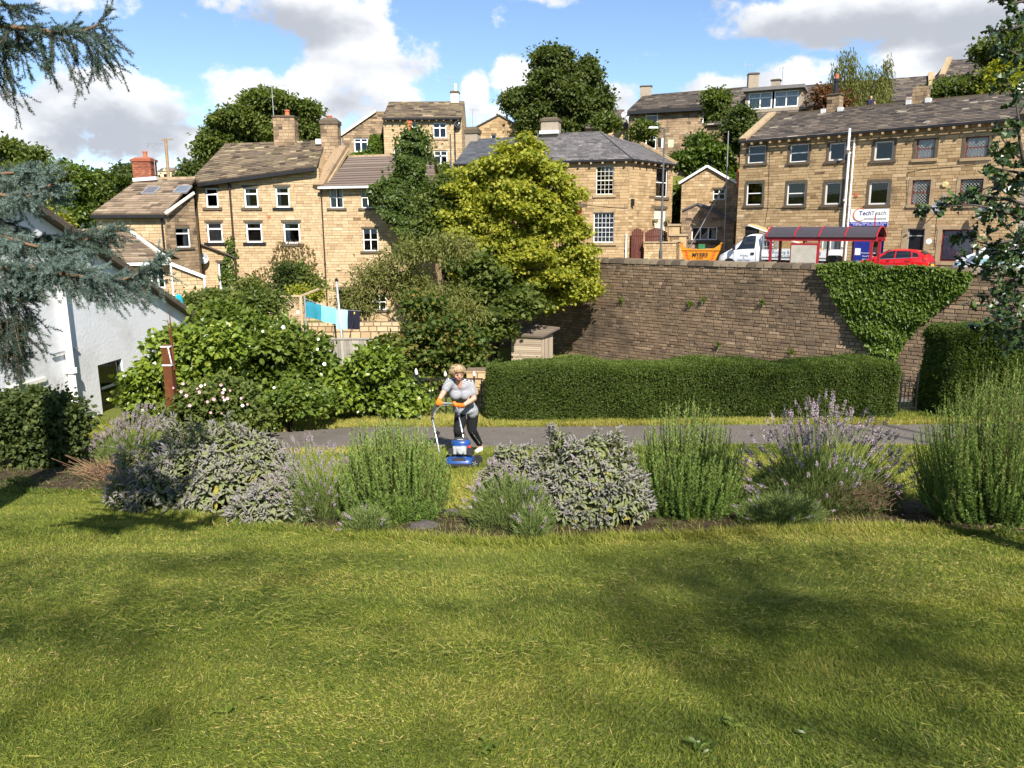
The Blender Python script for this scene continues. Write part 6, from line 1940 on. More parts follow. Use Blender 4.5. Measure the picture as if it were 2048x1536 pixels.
# weeping tree above the terrace ridge
def weeping(name, label, px, Y, m, n, zb, up=.7):
 E = px_ells(px, Y, .8)
 t = thing(name, label, 'tree', (E[0][0], Y, zb))
 Vp = []
 for e in E:
  k = int(n * e[3] * e[5])
  d = rdir(k); c = np.array(e[:3]) + d * np.array(e[3:6]) * (RNG.random((k, 1)) ** .35)
  for s in range(9):
   f = s / 8.
   C = c + np.array([0, 0, -1.]) * f * 1.1 + np.array([.25, 0, .15]) * (f * (1 - f)) + RNG.normal(size=(k, 3)) * .07
   Vp.append(scatter(C, RNG.normal(size=(k, 3)) * .35 + np.array([.25, 0, -1.]), RNG.normal(size=(k, 3)), .34, .07, np.clip(.5 + RNG.normal(0, .16, k) - .0 * f, 0, 1), 'quad'))
 foliage('crown', Vp, m, t)
 limbs(t, (E[0][0], Y, zb), E, .2, fork=.4)
weeping('willow_tree', 'feathery olive willow blowing above the terrace ridge', [(1690, 150, 32, 52), (1740, 170, 38, 42), (1770, 150, 14, 42), (1720, 200, 60, 26), (1668, 190, 24, 30)], 60., g_olive, 100, 4)
bush('rusty_shrub', 'rusty brown shrub left of the willow on the skyline', [(1646, 198, 18, 16), (1668, 206, 20, 10)], 59.5, leaf_ramp('leaf_rust', [(.06, .03, .015), (.15, .07, .035), (.22, .11, .05)]), 60, 20, .3, .4, zb=4, tpl='fold')
E = px_ells([(2010, 130, 60, 58), (1970, 165, 50, 38), (2045, 90, 40, 40), (1930, 185, 40, 20)], 56., .8)
tree('hillside_tree', 'dense green tree on the hilltop at upper right', (E[0][0], 56., 4), E, g_dark, 700, 24, .32, .34, r0=.25, tone0=.62, pad=.9, flat=.6, padk=4)
bush('golden_conifer', 'golden yellow conifer in front of the hilltop tree at right', [(2000, 165, 14, 34), (1992, 190, 26, 16), (2012, 150, 8, 20)], 53., g_yellow, 170, 24, .26, .3, zb=5, tpl='fold', tone0=.5)
bush('hilltop_shrub', 'green shrub below the top house gable', [(1890, 190, 34, 16), (1920, 182, 25, 18)], 57., g_mid, 120, 24, .3, .4, zb=5, tpl='fold', tone0=.55)

# ================================================================== ivy
def in_poly(x, y, P):
 c = np.zeros(len(x), bool); n = len(P)
 for i in range(n):
  (x0, y0), (x1, y1) = P[i], P[(i + 1) % n]
  k = ((y0 > y) != (y1 > y)) & (x < (x1 - x0) * (y - y0) / (y1 - y0 + 1e-9) + x0)
  c ^= k
 return c
def wall_leaves(fac, P, n, leaf, wmin, wmax, m, t, tone0=.5, tpl='fold', sparse=None, jit=.14, name='foliage'):
 xs_ = [p[0] for p in P]; ys_ = [p[1] for p in P]
 x = RNG.uniform(min(xs_), max(xs_), n); y = RNG.uniform(min(ys_), max(ys_), n)
 k = in_poly(x, y, P); x, y = x[k], y[k]
 C = np.array([list(fac.pt(*fac.uv(a, b_), 0)) for a, b_ in zip(x, y)])
 lump = .5 + .5 * np.sin(C[:, 0] * 2.3 + C[:, 2] * 1.9 + 3 * np.sin(C[:, 2] * 1.1)) * np.cos(C[:, 2] * 2.7 - C[:, 0])
 w = wmin + (wmax - wmin) * (lump * .7 + .3) * RNG.random(len(C)) ** .5
 nv_ = np.array(list(fac.n))
 C = C + nv_ * w[:, None]
 q = len(C)
 D = RNG.normal(size=(q, 3)) * .55 + np.array([0, 0, -.9]) + nv_ * .25; N = nv_ * .8 + RNG.normal(size=(q, 3)) * .45 + np.array([0, 0, .45])
 L = leaf * RNG.uniform(.6, 1.3, q)
 return foliage(name, scatter(C, D, N, L, L * .85, np.clip(tone0 + .12 * (lump - .5) + RNG.normal(0, jit, q), 0, 1), tpl), m, t)
t = thing('wall_creeper', 'heart-shaped mass of green creeper hanging over the retaining wall', 'creeper', RW.pt(RW.uv(1780, 700)[0], Z_LOW, 0))
P = [(1636, 530), (1660, 525), (1700, 522), (1745, 524), (1768, 530), (1775, 541), (1790, 530), (1840, 530), (1900, 536), (1948, 546), (1930, 580), (1890, 605), (1850, 640), (1815, 672), (1800, 700), (1790, 722), (1762, 722), (1745, 700), (1712, 660), (1688, 628), (1672, 590), (1655, 560)]
wall_leaves(RW, P, 34000, .19, .02, .42, g_ivy2, t, .55)
b = MB()
for k in range(16):
 u, z = RW.uv(random.uniform(1750, 1800), random.uniform(640, 690))
 b.tube([RW.pt(u, z, .08), RW.pt(u + random.uniform(-.2, .2), (z + Z_LOW) / 2, .07), RW.pt(RW.uv(1778, 740)[0] + random.uniform(-.4, .4), Z_LOW, .06)], [.015, .03, .045], 5)
so = b.build('stem', bark, t, True); so['kind'] = 'stuff'
t = thing('chimney_ivy', 'dense ivy smothering the chimney and gable of the tiled house', 'ivy', TL.pt(TL.uv(810, 500)[0], Z_LOW, 0))
Pv = [(808, 268), (838, 266), (850, 290), (852, 340), (860, 380), (880, 420), (890, 470), (850, 500), (810, 478), (775, 440), (745, 405), (738, 378), (760, 362), (790, 350), (800, 310)]
wall_leaves(TL.off(.55), Pv, 22000, .26, .0, .9, g_ivy, t, .5)
E = px_ells([(827, 300, 26, 34), (828, 340, 28, 40), (815, 385, 50, 40), (840, 420, 45, 50)], 54.5, .9)
C, O, tn = crown_pts(E, 330, 26, .4)
foliage('crown', scatter(C, O + RNG.normal(size=(len(C), 3)) * .7, O + RNG.normal(size=(len(C), 3)) * .5, .26, .22, np.clip(.5 + tn, 0, 1), 'fold'), g_ivy, t)
t = thing('gable_ivy', 'patch of ivy between the gable window and the hilltop house', 'ivy', (VF.pt(VF.uv(755, 290)[0], 4, 0)))
wall_leaves(VF, [(742, 272), (768, 268), (771, 306), (700, 308), (735, 300)], 3500, .3, .0, .5, g_ivy2, t, .5)
t = thing('house_creeper', 'thin brown-green creeper climbing the tall house wall above the trellis', 'creeper', TL.pt(TL.uv(570, 600)[0], Z_LOW, 0))
wall_leaves(TL, [(500, 580), (505, 545), (540, 520), (560, 480), (600, 478), (632, 500), (640, 600)], 1500, .15, .0, .15, leaf_ramp('leaf_creeper', [(.09, .10, .02), (.16, .12, .05), (.19, .10, .05)]), t, .5, jit=.3)
wall_leaves(TL, [(455, 470), (470, 470), (480, 560), (460, 590), (440, 560)], 650, .17, .0, .2, g_ivy2, t, .4, jit=.2, name='side_foliage')
for k, (x, y) in enumerate(((1245, 600), (1383, 607), (1410, 598), (1527, 603), (1585, 705), (1438, 690))):
 t = thing('wall_weed', ['small tuft of weed growing low on the retaining wall near the maple shade', 'weed tuft on the wall, left of the two above mid hedge', 'weed tuft on the wall, right of the two above mid hedge', 'lone wispy weed high on the wall left of the creeper', 'weed low on the wall left of the creeper stem', 'small weed just above the hedge top at mid wall'][k], 'weed', RW.pt(*RW.uv(x, y), 0), 0, 'weeds growing from the wall')
 c = np.array(list(RW.pt(*RW.uv(x, y), .04))); q = 60
 D = RNG.normal(size=(q, 3)) * .5 + np.array([-.35, -.4, .25])
 foliage('tuft', scatter(np.repeat(c[None], q, 0) + RNG.normal(size=(q, 3)) * .05, D, RNG.normal(size=(q, 3)), RNG.uniform(.12, .38, q), .03, RNG.uniform(.3, .9, q), 'strip'), g_ivy2, t)

# ================================================================== garden shrubs at left
laurel = leaf_ramp('leaf_laurel', [(.041, .064, .009), (.108, .160, .018), (.189, .243, .027), (.324, .346, .062)], spec=.5, rough=.35, trans=.3)
bind = leaf_ramp('leaf_bindweed', [(.036, .063, .012), (.087, .132, .018), (.147, .191, .029), (.238, .251, .046)], spec=.4, rough=.4)
bush('laurel_bush', 'bright laurel bush behind the rusty post', [(308, 740, 52, 50), (350, 700, 60, 52), (410, 740, 70, 60), (292, 800, 40, 40), (360, 790, 75, 45), (440, 690, 50, 40)], 15.2, laurel, 640, 22, .15, .13, tone0=.5, r0=.06, pad=.34, flat=.7, padk=4)
t = bush('bindweed_hedge', 'tall leafy shrub smothered in white-flowered bindweed below the trellis', [(470, 670, 80, 58), (560, 680, 75, 55), (620, 715, 40, 50), (520, 720, 100, 60), (430, 700, 60, 50), (450, 645, 50, 28), (600, 760, 60, 45)], 17.0, bind, 950, 22, .15, .13, tone0=.5, r0=.06, pad=.38, flat=.7, padk=4)
def blossoms(t, pts, Y, r, m, petals=5, name='flower', dy=.6):
 for (x, y) in pts:
  c = at(x + random.uniform(-9, 9), y + random.uniform(-9, 9), Y - dy); r_0 = r; r = r_0 * random.uniform(.6, 1.15)
  b = MB(); Z = Vector((random.uniform(-.4, .4), -1, random.uniform(.1, .6))).normalized(); X = Z.cross(Vector((0, 0, 1))).normalized(); Yv = Z.cross(X)
  for k in range(petals):
   a = 2 * PI * k / petals; d = X * math.cos(a) + Yv * math.sin(a); s = X * -math.sin(a) + Yv * math.cos(a)
   b.add([c, c + d * r * .6 + s * r * .42 + Z * .01, c + d * r + Z * .02, c + d * r * .6 - s * r * .42 + Z * .01], [(0, 1, 2, 3)])
  b.lathe([(r * .18, 0), (r * .16, .015), (.002, .02)], c + Z * .008, 6, (X, Yv, Z), mi=1)
  b.build(name, [m, mat('flower_eye', (.55, .42, .06), .8)], t, True); r = r_0
blossoms(t, [(534, 670), (573, 663), (595, 633), (634, 683), (635, 694), (640, 722), (505, 690)], 16.2, .042, f_white)
bush('garden_shrub', 'leafy green shrub between the bindweed hedge and the iron railings', [(690, 755, 55, 45), (740, 745, 48, 45), (780, 790, 45, 40), (700, 800, 60, 35), (810, 810, 32, 28)], 16.0, laurel, 480, 22, .13, .12, tone0=.45, r0=.05, pad=.3, flat=.7, padk=4)
bush('pale_green_shrub', 'low pale green shrub nearest the mown verge left of the mower', [(560, 810, 70, 32), (630, 815, 55, 30), (500, 830, 55, 28), (600, 790, 50, 28)], 14.6, g_bright, 420, 22, .105, .10, tone0=.5, r0=.04, pad=.25, flat=.7, padk=4)
t = bush('anemone_plant', 'clump of pink and white anemones right of the rusty post', [(400, 810, 60, 30), (450, 800, 60, 36), (380, 840, 55, 30), (480, 845, 55, 30), (430, 860, 60, 22)], 13.4, g_mid, 330, 24, .09, .12, tone0=.55, r0=.03, cat='flowering plant')
blossoms(t, [(370, 772), (392, 775), (400, 783), (436, 770), (443, 778), (452, 790), (430, 800), (462, 803), (410, 795), (380, 800), (372, 812), (500, 812), (365, 790), (420, 818), (444, 826), (470, 776), (482, 800), (355, 775)], 12.6, .028, f_pink, 6)
blossoms(t, [(402, 771), (447, 800), (485, 812), (540, 780), (418, 776), (456, 776)], 12.6, .026, f_white, 6)
t = bush('acer_shrub', 'Japanese maple turning orange and green in front of the shed', [(850, 640, 75, 50), (800, 690, 70, 50), (880, 690, 80, 50), (930, 680, 45, 45), (770, 740, 45, 35), (840, 745, 70, 40), (920, 740, 50, 35)], 20., g_acer, 1050, 26, .11, .15, tone0=.30, tpl='maple', aspect=.9, r0=.07, jit=.17, pad=.55, flat=.32, padk=6)
bush('buddleia_shrub', 'tall loose grey-green shrub in front of the tiled house door', [(730, 560, 50, 40), (780, 540, 50, 50), (830, 520, 55, 60), (880, 560, 55, 60), (800, 590, 60, 40), (900, 490, 45, 50), (720, 610, 30, 30), (860, 620, 60, 40), (935, 600, 40, 50)], 34., g_olive, 560, 24, .22, .30, tone0=.55, tpl='quad', aspect=.28, r0=.09, droop=.8, pad=.7, flat=.7, padk=3)
bush('under_ivy_shrub', 'dark shrub between the ivy and the yellow maple', [(880, 420, 40, 50), (905, 385, 22, 28), (870, 470, 50, 45)], 47., g_mid, 240, 26, .26, .4, zb=Z_LOW, tpl='fold', tone0=.45, r0=.1)
bush('hill_garden_shrub', 'green garden shrub below the hilltop house', [(905, 352, 30, 14), (880, 350, 18, 12)], 66., g_bright, 90, 24, .3, .35, zb=2, tpl='fold')
bush('cottage_hedge', 'rough green hedge along the lane below the tall house', [(420, 606, 34, 16), (470, 612, 46, 18), (525, 608, 36, 16), (392, 622, 28, 18)], 30., g_mid, 300, 26, .17, .25, tpl='fold', tone0=.55)
bush('dark_cypress', 'small dark cypress against the tall house wall', [(570, 575, 15, 30), (570, 550, 10, 20)], 44., g_dark, 130, 24, .2, .25, zb=Z_LOW, tpl='quad', tone0=.4)
bush('lane_creeper', 'leafy climber on trellis wall right of the cypress', [(600, 560, 14, 30), (630, 580, 12, 22), (500, 580, 20, 18)], 45., g_mid, 130, 24, .2, .3, zb=Z_LOW, tpl='fold', tone0=.6)
bush('yellow_potted_shrub', 'yellow-leaved shrub on top of the trellis', [(605, 588, 16, 8), (622, 592, 12, 7)], 35.5, g_yellow, 40, 22, .16, .2, tpl='fold')
bush('ivy_mound', 'dark ivy-covered mound at lower left below the white house', [(60, 830, 80, 45), (120, 850, 45, 50), (20, 870, 60, 50), (90, 890, 70, 40), (-60, 850, 80, 60)], 11.0, g_dark, 700, 28, .075, .12, tone0=.45, tpl='oval', r0=.05)

# ================================================================== clipped hedges
def hedge(label, x0, x1, y0, y1, h_, n, leaf, tone, rr=.16, name='hedge'):
 zb = float(zlow((x0 + x1) / 2, y0)) - .05
 t = thing(name, label, 'hedge', ((x0 + x1) / 2, (y0 + y1) / 2, zb))
 b = MB()
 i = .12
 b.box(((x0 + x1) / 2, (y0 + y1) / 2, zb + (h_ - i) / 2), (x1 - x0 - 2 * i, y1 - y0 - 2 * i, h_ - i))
 b.build('branches', mat('hedge_core', (.018, .020, .010), .95, namt=.3), t, True)  # solid dark core added to block light, standing for the twigs inside
 A1, A2, A3 = (x1 - x0) * h_, (y1 - y0) * h_ * 2, (x1 - x0) * (y1 - y0)
 k = RNG.choice(4, n, p=np.array([A1, A2 / 2, A2 / 2, A3]) / (A1 + A2 + A3))
 u, v = RNG.random(n), RNG.random(n)
 P = np.zeros((n, 3)); O = np.zeros((n, 3))
 for f, (fn, o) in enumerate(((lambda u, v: (x0 + u * (x1 - x0), y0 + 0 * u, zb + v * h_), (0, -1, 0)), (lambda u, v: (x0 + 0 * u, y0 + u * (y1 - y0), zb + v * h_), (-1, 0, 0)), (lambda u, v: (x1 + 0 * u, y0 + u * (y1 - y0), zb + v * h_), (1, 0, 0)), (lambda u, v: (x0 + u * (x1 - x0), y0 + v * (y1 - y0), zb + h_ + 0 * u), (0, 0, 1)))):
  s = k == f
  P[s] = np.stack(fn(u[s], v[s]), 1); O[s] = o
 # round the shoulders and let the face wander a little
 d = np.stack([np.minimum(P[:, 0] - x0, x1 - P[:, 0]), np.minimum(P[:, 1] - y0, y1 - P[:, 1]), zb + h_ - P[:, 2]], 1)
 for a, bx in ((1, 2), (0, 2), (0, 1)):
  e = np.clip(rr - np.maximum(d[:, a], d[:, bx]), 0, rr) / rr
  P -= O * (e ** 2 * rr * .55)[:, None]
 wob = .055 * np.sin(P[:, 0] * 2.1 + 1.3 * np.sin(P[:, 2] * 3)) + .025 * np.sin(P[:, 0] * 5.3 + P[:, 2] * 4.1 + P[:, 1] * 3)
 P += O * (wob - RNG.random(n) ** 2 * .11 + .01 + (RNG.random(n) < .022) * RNG.random(n) * .13)[:, None]
 D = RNG.normal(size=(n, 3)) * .7 + O * .35 + np.array([0, 0, .25]); N = O * .7 + RNG.normal(size=(n, 3)) * .55 + np.array([0, 0, .35])
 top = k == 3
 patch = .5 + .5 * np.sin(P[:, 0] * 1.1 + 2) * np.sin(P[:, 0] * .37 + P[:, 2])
 rnd = np.clip(tone + .16 * (patch - .5) + .25 * top + RNG.normal(0, .21, n), 0, 1)  # top leaves toned lighter: the sunlit top is put into the colour
 L = leaf * RNG.uniform(.6, 1.35, n)
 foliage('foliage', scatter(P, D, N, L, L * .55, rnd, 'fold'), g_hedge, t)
 return t
hx0, hx1 = at(972, 780, 15.6).x, at(1803, 780, 15.6).x
hedge('long clipped privet hedge beyond the path', hx0, hx1, 15.6, 16.65, 1.20, 120000, .042, .45)
hx2, hx3 = at(1832, 780, 16.9).x, at(2040, 780, 15.7).x
hedge('shorter clipped hedge at right, past the iron gate', hx2, hx3 + 1.2, 15.7, 16.9, 1.86, 52000, .06, .50)

# ================================================================== foreground herb bed
def herb_base(x, y):
 p = ground(x, y)
 return np.array([p.x, p.y, p.z])
def curve_pts(a, b_, bend, t):
 """quadratic from a to b with sideways bend; arrays"""
 m_ = (a + b_) / 2 + bend
 return ((1 - t) ** 2)[..., None] * a + (2 * t * (1 - t))[..., None] * m_ + (t ** 2)[..., None] * b_
def ribbons(P, w, rnd):
 """P (n, k, 3) polylines -> crossed thin ribbons"""
 n, k, _ = P.shape
 T_ = nrm(np.diff(P, axis=1, append=P[:, -1:] + (P[:, -1:] - P[:, -2:-1])))
 S = nrm(np.cross(T_, np.array([.3, 1., .1])))
 out = []
 w = np.broadcast_to(np.asarray(w, float), (n, k))[..., None]
 for s in (S, nrm(np.cross(T_, S))):
  V = np.stack([P - s * w / 2, P + s * w / 2], 2).reshape(-1, 3)
  base = (np.arange(n) * k * 2)[:, None] + np.arange(k - 1)[None, :] * 2
  base = base.ravel()
  F = np.stack([base, base + 1, base + 3, base + 2], 1)
  out.append((V, [F], np.repeat(rnd, k - 1)))
 return out
stem_m = mat('green_stem', ramp=[(0, (.08, .09, .03)), (.5, (.15, .20, .05)), (1, (.21, .26, .07))], namt=.1, rough=.8)
wood_m = mat('woody_stem', ramp=[(0, (.05, .033, .02)), (1, (.19, .12, .07))], namt=.3, rough=.9)
def rosemary(label, base, W, Dp, H, n, seed_tone=.5, lean=(0, 0)):
 t = thing('rosemary_bush', label, 'rosemary', tuple(base))
 a = RNG.random(n) * 2 * PI; r = RNG.random(n) ** .55
 e = np.stack([np.cos(a) * r * W / 2, np.sin(a) * r * Dp / 2, H * (1 - .42 * r ** 2.4) * np.where(RNG.random(n) < .45, RNG.uniform(.25, .7, n), RNG.uniform(.66, 1.1, n))], 1)
 e[:, 0] += lean[0] * e[:, 2]; e[:, 1] += lean[1] * e[:, 2]
 s0 = np.stack([np.cos(a) * r * W * .27, np.sin(a) * r * Dp * .27, np.full(n, -.02)], 1)
 s0 += base; e = e + base
 bend = (e - s0) * np.array([.30, .30, -.06]) * r[:, None] + RNG.normal(size=(n, 3)) * .03
 k = 9
 tt = np.linspace(0, 1, k)[None, :].repeat(n, 0)
 P = curve_pts(s0[:, None, :], e[:, None, :], bend[:, None, :], tt)
 foliage('stems', ribbons(P, np.linspace(.010, .003, k)[None, :], RNG.uniform(.2, .9, n)), wood_m, t)
 parts = []
 q = 130
 for i0 in range(0, n, 60):
  i1 = min(n, i0 + 60); m_ = i1 - i0
  tn = (np.linspace(.16, 1, q)[None, :] + RNG.normal(0, .004, (m_, q))).clip(0, 1)
  Pn = curve_pts(s0[i0:i1, None, :], e[i0:i1, None, :], bend[i0:i1, None, :], tn)
  Tn = nrm(curve_pts(s0[i0:i1, None, :], e[i0:i1, None, :], bend[i0:i1, None, :], (tn + .02)) - Pn)
  C = Pn.reshape(-1, 3); Tt = Tn.reshape(-1, 3); f = tn.ravel()
  side = rdir(len(C)); side = nrm(side - Tt * (side * Tt).sum(1, keepdims=True))
  up = .75 + .9 * f[:, None] ** 3
  D = side + Tt * up
  L = (.036 - .020 * f ** 4) * RNG.uniform(.7, 1.2, len(C))
  rnd = np.clip(.30 + .42 * f ** 2.2 + RNG.normal(0, .11, len(C)) + (seed_tone - .5), 0, 1)
  parts.append(scatter(C, D, RNG.normal(size=C.shape), L, .0068, rnd, 'strip'))
 foliage('needles', parts, g_rose, t)
 return t
def lavender(label, base, W, Dp, H, n, mound=.5, lean=(0, 0), nleaf=5000, rsp=.010, lsp=.065, dead=0, name='lavender_bush', ftone=.5):
 t = thing(name, label, 'lavender', tuple(base))
 a = RNG.random(n) * 2 * PI; r = RNG.random(n) ** .6
 e = np.stack([np.cos(a) * r * W / 2, np.sin(a) * r * Dp / 2, H * (1 - .62 * r ** 2) * RNG.uniform(.72, 1.08, n)], 1)
 e[:, 0] += lean[0] * e[:, 2]; e[:, 1] += lean[1] * e[:, 2]
 s0 = np.stack([np.cos(a) * r * W * .12, np.sin(a) * r * Dp * .12, np.full(n, .03)], 1) + base
 e = e + base
 bend = RNG.normal(size=(n, 3)) * .025 + (e - s0) * np.array([.05, .05, .03])
 k = 6
 tt = np.linspace(0, 1, k)[None, :].repeat(n, 0)
 P = curve_pts(s0[:, None, :], e[:, None, :], bend[:, None, :], tt)
 foliage('stems', ribbons(P, .0042, RNG.uniform(.4, 1, n)), stem_m, t)
 T_ = nrm(P[:, -1] - P[:, -2])
 # flower spikes: whorls of buds round the tip of each stem
 parts = []
 wh, pb = 9, 6
 f = np.linspace(0, 1, wh)
 tone = RNG.normal(ftone, .13, n)
 ls = lsp * RNG.uniform(.6, 1.25, n)
 for j in range(wh):
  rad = rsp * (1.0 - .55 * f[j] ** 2) * (.75 + .25 * math.sin(j * 2.4))
  for q in range(pb):
   side = rdir(n); side = nrm(side - T_ * (side * T_).sum(1, keepdims=True))
   C = e + T_ * (ls * f[j])[:, None] + side * rad * .2
   parts.append(scatter(C, side + T_ * .7, rdir(n), rad * 1.5, rad * 1.1, np.clip(tone + RNG.normal(0, .1, n), 0, 1), 'quad'))
 foliage('flower_spikes', parts, f_lav, t, 'stuff')
 # leafy mound
 a = RNG.random(nleaf) * 2 * PI; r = RNG.random(nleaf) ** .5; hgt = H * mound
 ph = RNG.random(nleaf) ** .7
 C = np.stack([np.cos(a) * r * W * .40, np.sin(a) * r * Dp * .40, hgt * ph * np.sqrt(np.clip(1 - r ** 2 * .85, 0, 1))], 1) + base
 C[:, 0] += lean[0] * (C[:, 2] - base[2]) * .7
 D = np.stack([np.cos(a) * (r + .1), np.sin(a) * (r + .1), np.full(nleaf, 1.3)], 1) + RNG.normal(size=(nleaf, 3)) * .45
 foliage('leaves', scatter(C, D, RNG.normal(size=(nleaf, 3)), RNG.uniform(.03, .085, nleaf), RNG.uniform(.003, .007, nleaf), np.clip(.3 + .4 * ph + RNG.normal(0, .16, nleaf), 0, 1), 'strip'), g_lav, t)
 if dead:
  c = base + np.array([W * .16, -Dp * .32, H * .28]); q = dead
  C = c + RNG.normal(size=(q, 3)) * np.array([W * .09, .06, H * .07])
  foliage('dead_twigs', scatter(C, RNG.normal(size=(q, 3)) + np.array([0, 0, .5]), RNG.normal(size=(q, 3)), RNG.uniform(.03, .09, q), .0035, RNG.random(q), 'strip'), wood_m, t)
 return t
def sage(label, base, W, Dp, H, n, yellow=.05, lean=0.):
 t = thing('sage_bush', label, 'sage', tuple(base))
 # shoots over a lumpy dome
 u = RNG.random(n); a = RNG.random(n) * 2 * PI; r = u ** .36
 h_ = H * np.maximum(np.sqrt(np.clip(1 - r ** 3 * .98, 0, 1)) * RNG.uniform(.72, 1.08, n), .12)
 lump = 1 + .10 * np.sin(a * 3 + r * 4)
 h_ = h_ * (1 + .26 * np.sin(np.cos(a) * r * W * 4.2 + 1.2 * W) * np.cos(np.sin(a) * r * Dp * 4.7 + W))
 e = np.stack([np.cos(a) * r * W / 2 * lump, np.sin(a) * r * Dp / 2 * lump, h_], 1)
 out_ = nrm(np.stack([np.cos(a) * r * 1.1, np.sin(a) * r * 1.1, np.full(n, .75)], 1))
 e[:, 0] += lean * h_
 e += base
 s0 = base + (e - base) * np.array([.25, .25, .05])
 k = 5; tt = np.linspace(0, 1, k)[None, :].repeat(n, 0)
 P = curve_pts(s0[:, None, :], e[:, None, :], (out_ * np.array([.06, .06, -.03]))[:, None, :], tt)
 foliage('stems', ribbons(P, np.linspace(.010, .004, k)[None, :], RNG.uniform(.2, .9, n)), wood_m, t)
 parts = []
 tone = RNG.normal(0, .07, n)
 for j in range(13):
  f = j / 12.                                     # 0 lowest leaf, 1 tip
  ang = j * 2.4 + a
  X = nrm(np.cross(out_, np.array([.2, .3, 1.]))); Yv = np.cross(out_, X)
  side = X * np.cos(ang)[:, None] + Yv * np.sin(ang)[:, None]
  C = e + out_ * (-.13 + .15 * f)
  D = side * (1 - .55 * f) + out_ * (.15 + 1.0 * f) + np.array([0, 0, -.55 * (1 - f)]) + RNG.normal(size=(n, 3)) * .16
  L = (.132 - .060 * f) * RNG.uniform(.7, 1.2, n)
  rnd = .22 + .60 * f ** 1.3 + tone + RNG.normal(0, .06, n)
  yl = (RNG.random(n) < yellow) & (f < .4)
  rnd = np.where(yl, .02, np.clip(rnd, .1, 1))
  parts.append(scatter(C, D, out_ + RNG.normal(size=(n, 3)) * .25 + np.array([0, 0, .3]), L, L * (.36 - .08 * f), rnd, 'oval'))
 foliage('leaves', parts, g_sage, t)
 return t

sage('large purple-grey sage bush in the left part of the herb bed', herb_base(430, 1010), 2.05, 1.3, .78, 720, .06)
sage('low outlying sage shoots in front of the left sage bush', herb_base(545, 1045), .80, .5, .36, 120, .03)
sage('purple-grey sage bush with hanging green leaves right of the mower', herb_base(1170, 1040), 1.26, 1.05, .76, 460, .12)
sage('small sage tuft behind the lavender, right of the mower', herb_base(1025, 990), .70, .6, .56, 130, .04)
rosemary('round rosemary bush left of the mower', herb_base(790, 1042), 1.12, .88, 1.04, 760, .58)
rosemary('upright rosemary between the right sage and the big lavender', herb_base(1370, 1032), 1.15, .85, 1.12, 700, .58)
rosemary('tall dense rosemary at the right end of the bed', herb_base(1995, 1042), 1.75, 1.05, 1.42, 980, .54)
lavender('spreading lavender with faded spikes between left sage and rosemary', herb_base(645, 1040), 1.15, .8, .80, 240, .55, (-.10, 0), 6500)
lavender('small grassy lavender with few flowers in front of the mower', herb_base(1030, 1062), .95, .6, .62, 70, .85, (-.15, 0), 6500, ftone=.6)
lavender('large lavender crowded with pale purple spikes on tall stems', herb_base(1640, 1025), 1.95, 1.1, 1.10, 340, .55, (.0, 0), 19000, dead=1800, rsp=.0155, lsp=.095)
lavender('wind-swept lavender near the rusty post at left', herb_base(262, 930), 1.35, .9, .85, 300, .6, (.32, 0), 7500, lsp=.085, rsp=.014)
lavender('low lavender tuft at the foot of the round rosemary', herb_base(735, 1066), .5, .35, .26, 14, .9, (0, 0), 1600)
lavender('silvery lavender tuft at the front edge of the bed', herb_base(1062, 1082), .34, .26, .34, 12, .95, (0, 0), 1200)
lavender('low tangled lavender skirt in front of the large lavender', herb_base(1560, 1052), 1.0, .4, .34, 16, .9, (0, 0), 4200)
# dead twiggy stump
t = thing('dead_shrub', 'bare brown twigs of a dead shrub left of the sage', 'dead shrub', tuple(herb_base(225, 960)))
bb = herb_base(225, 962); n = 260
e = bb + np.stack([RNG.normal(0, .26, n), RNG.normal(0, .2, n), RNG.uniform(.08, .36, n)], 1)
P = curve_pts(np.repeat(bb[None, None], n, 0) + RNG.normal(size=(n, 1, 3)) * np.array([.08, .06, .0]), e[:, None, :], (RNG.normal(size=(n, 3)) * .05)[:, None, :], np.linspace(0, 1, 6)[None, :].repeat(n, 0))
foliage('twigs', ribbons(P, .006, RNG.uniform(.3, 1, n)), mat('dead_twig', ramp=[(0, (.10, .055, .03)), (1, (.30, .19, .11))], namt=.2, rough=.9), t)
# small edging plants and weeds
def weed(label, x, y, n, L, m, name='weed', up=.5, w=.35, tpl='oval', group='weeds along the bed edge'):
 p = ground(x, y); c = np.array([p.x, p.y, p.z])
 t = thing(name, label, 'weed', tuple(c), 0, group)
 C = c + RNG.normal(size=(n, 3)) * np.array([L * 1.1, L * .8, .0]) + np.stack([np.zeros(n), np.zeros(n), RNG.random(n) * L * 1.6], 1)
 foliage('leaves', scatter(C, RNG.normal(size=(n, 3)) * .7 + np.array([0, 0, up]), RNG.normal(size=(n, 3)) * .5 + np.array([0, 0, .8]), L * RNG.uniform(.5, 1.2, n), L * w, RNG.uniform(.2, .8, n), tpl), m, t)
weed('leafy nettle-like weed at the bare left end of the bed', 40, 975, 90, .07, g_mid)
weed('small green weed by the dead twigs', 175, 960, 60, .045, g_lav, tpl='quad', w=.2)
weed('green weed at the foot of the rosemary, bed edge', 770, 1060, 70, .05, g_bright)
weed('green ground weed beside the bare soil patch', 905, 1040, 80, .045, g_mid)
weed('grassy weed below the upright rosemary', 1330, 1060, 70, .05, g_bright, tpl='strip', w=.12)
weed('sprawling weed at the right end of the bed', 2010, 1075, 90, .06, g_mid)
weed('pale strappy weed by the ivy mound', 95, 900, 70, .20, g_lav, tpl='strip', w=.06, up=1.2)
weed('silver strappy weed in front of the ivy mound', 120, 925, 80, .20, g_lav, tpl='strip', w=.06, up=.8)
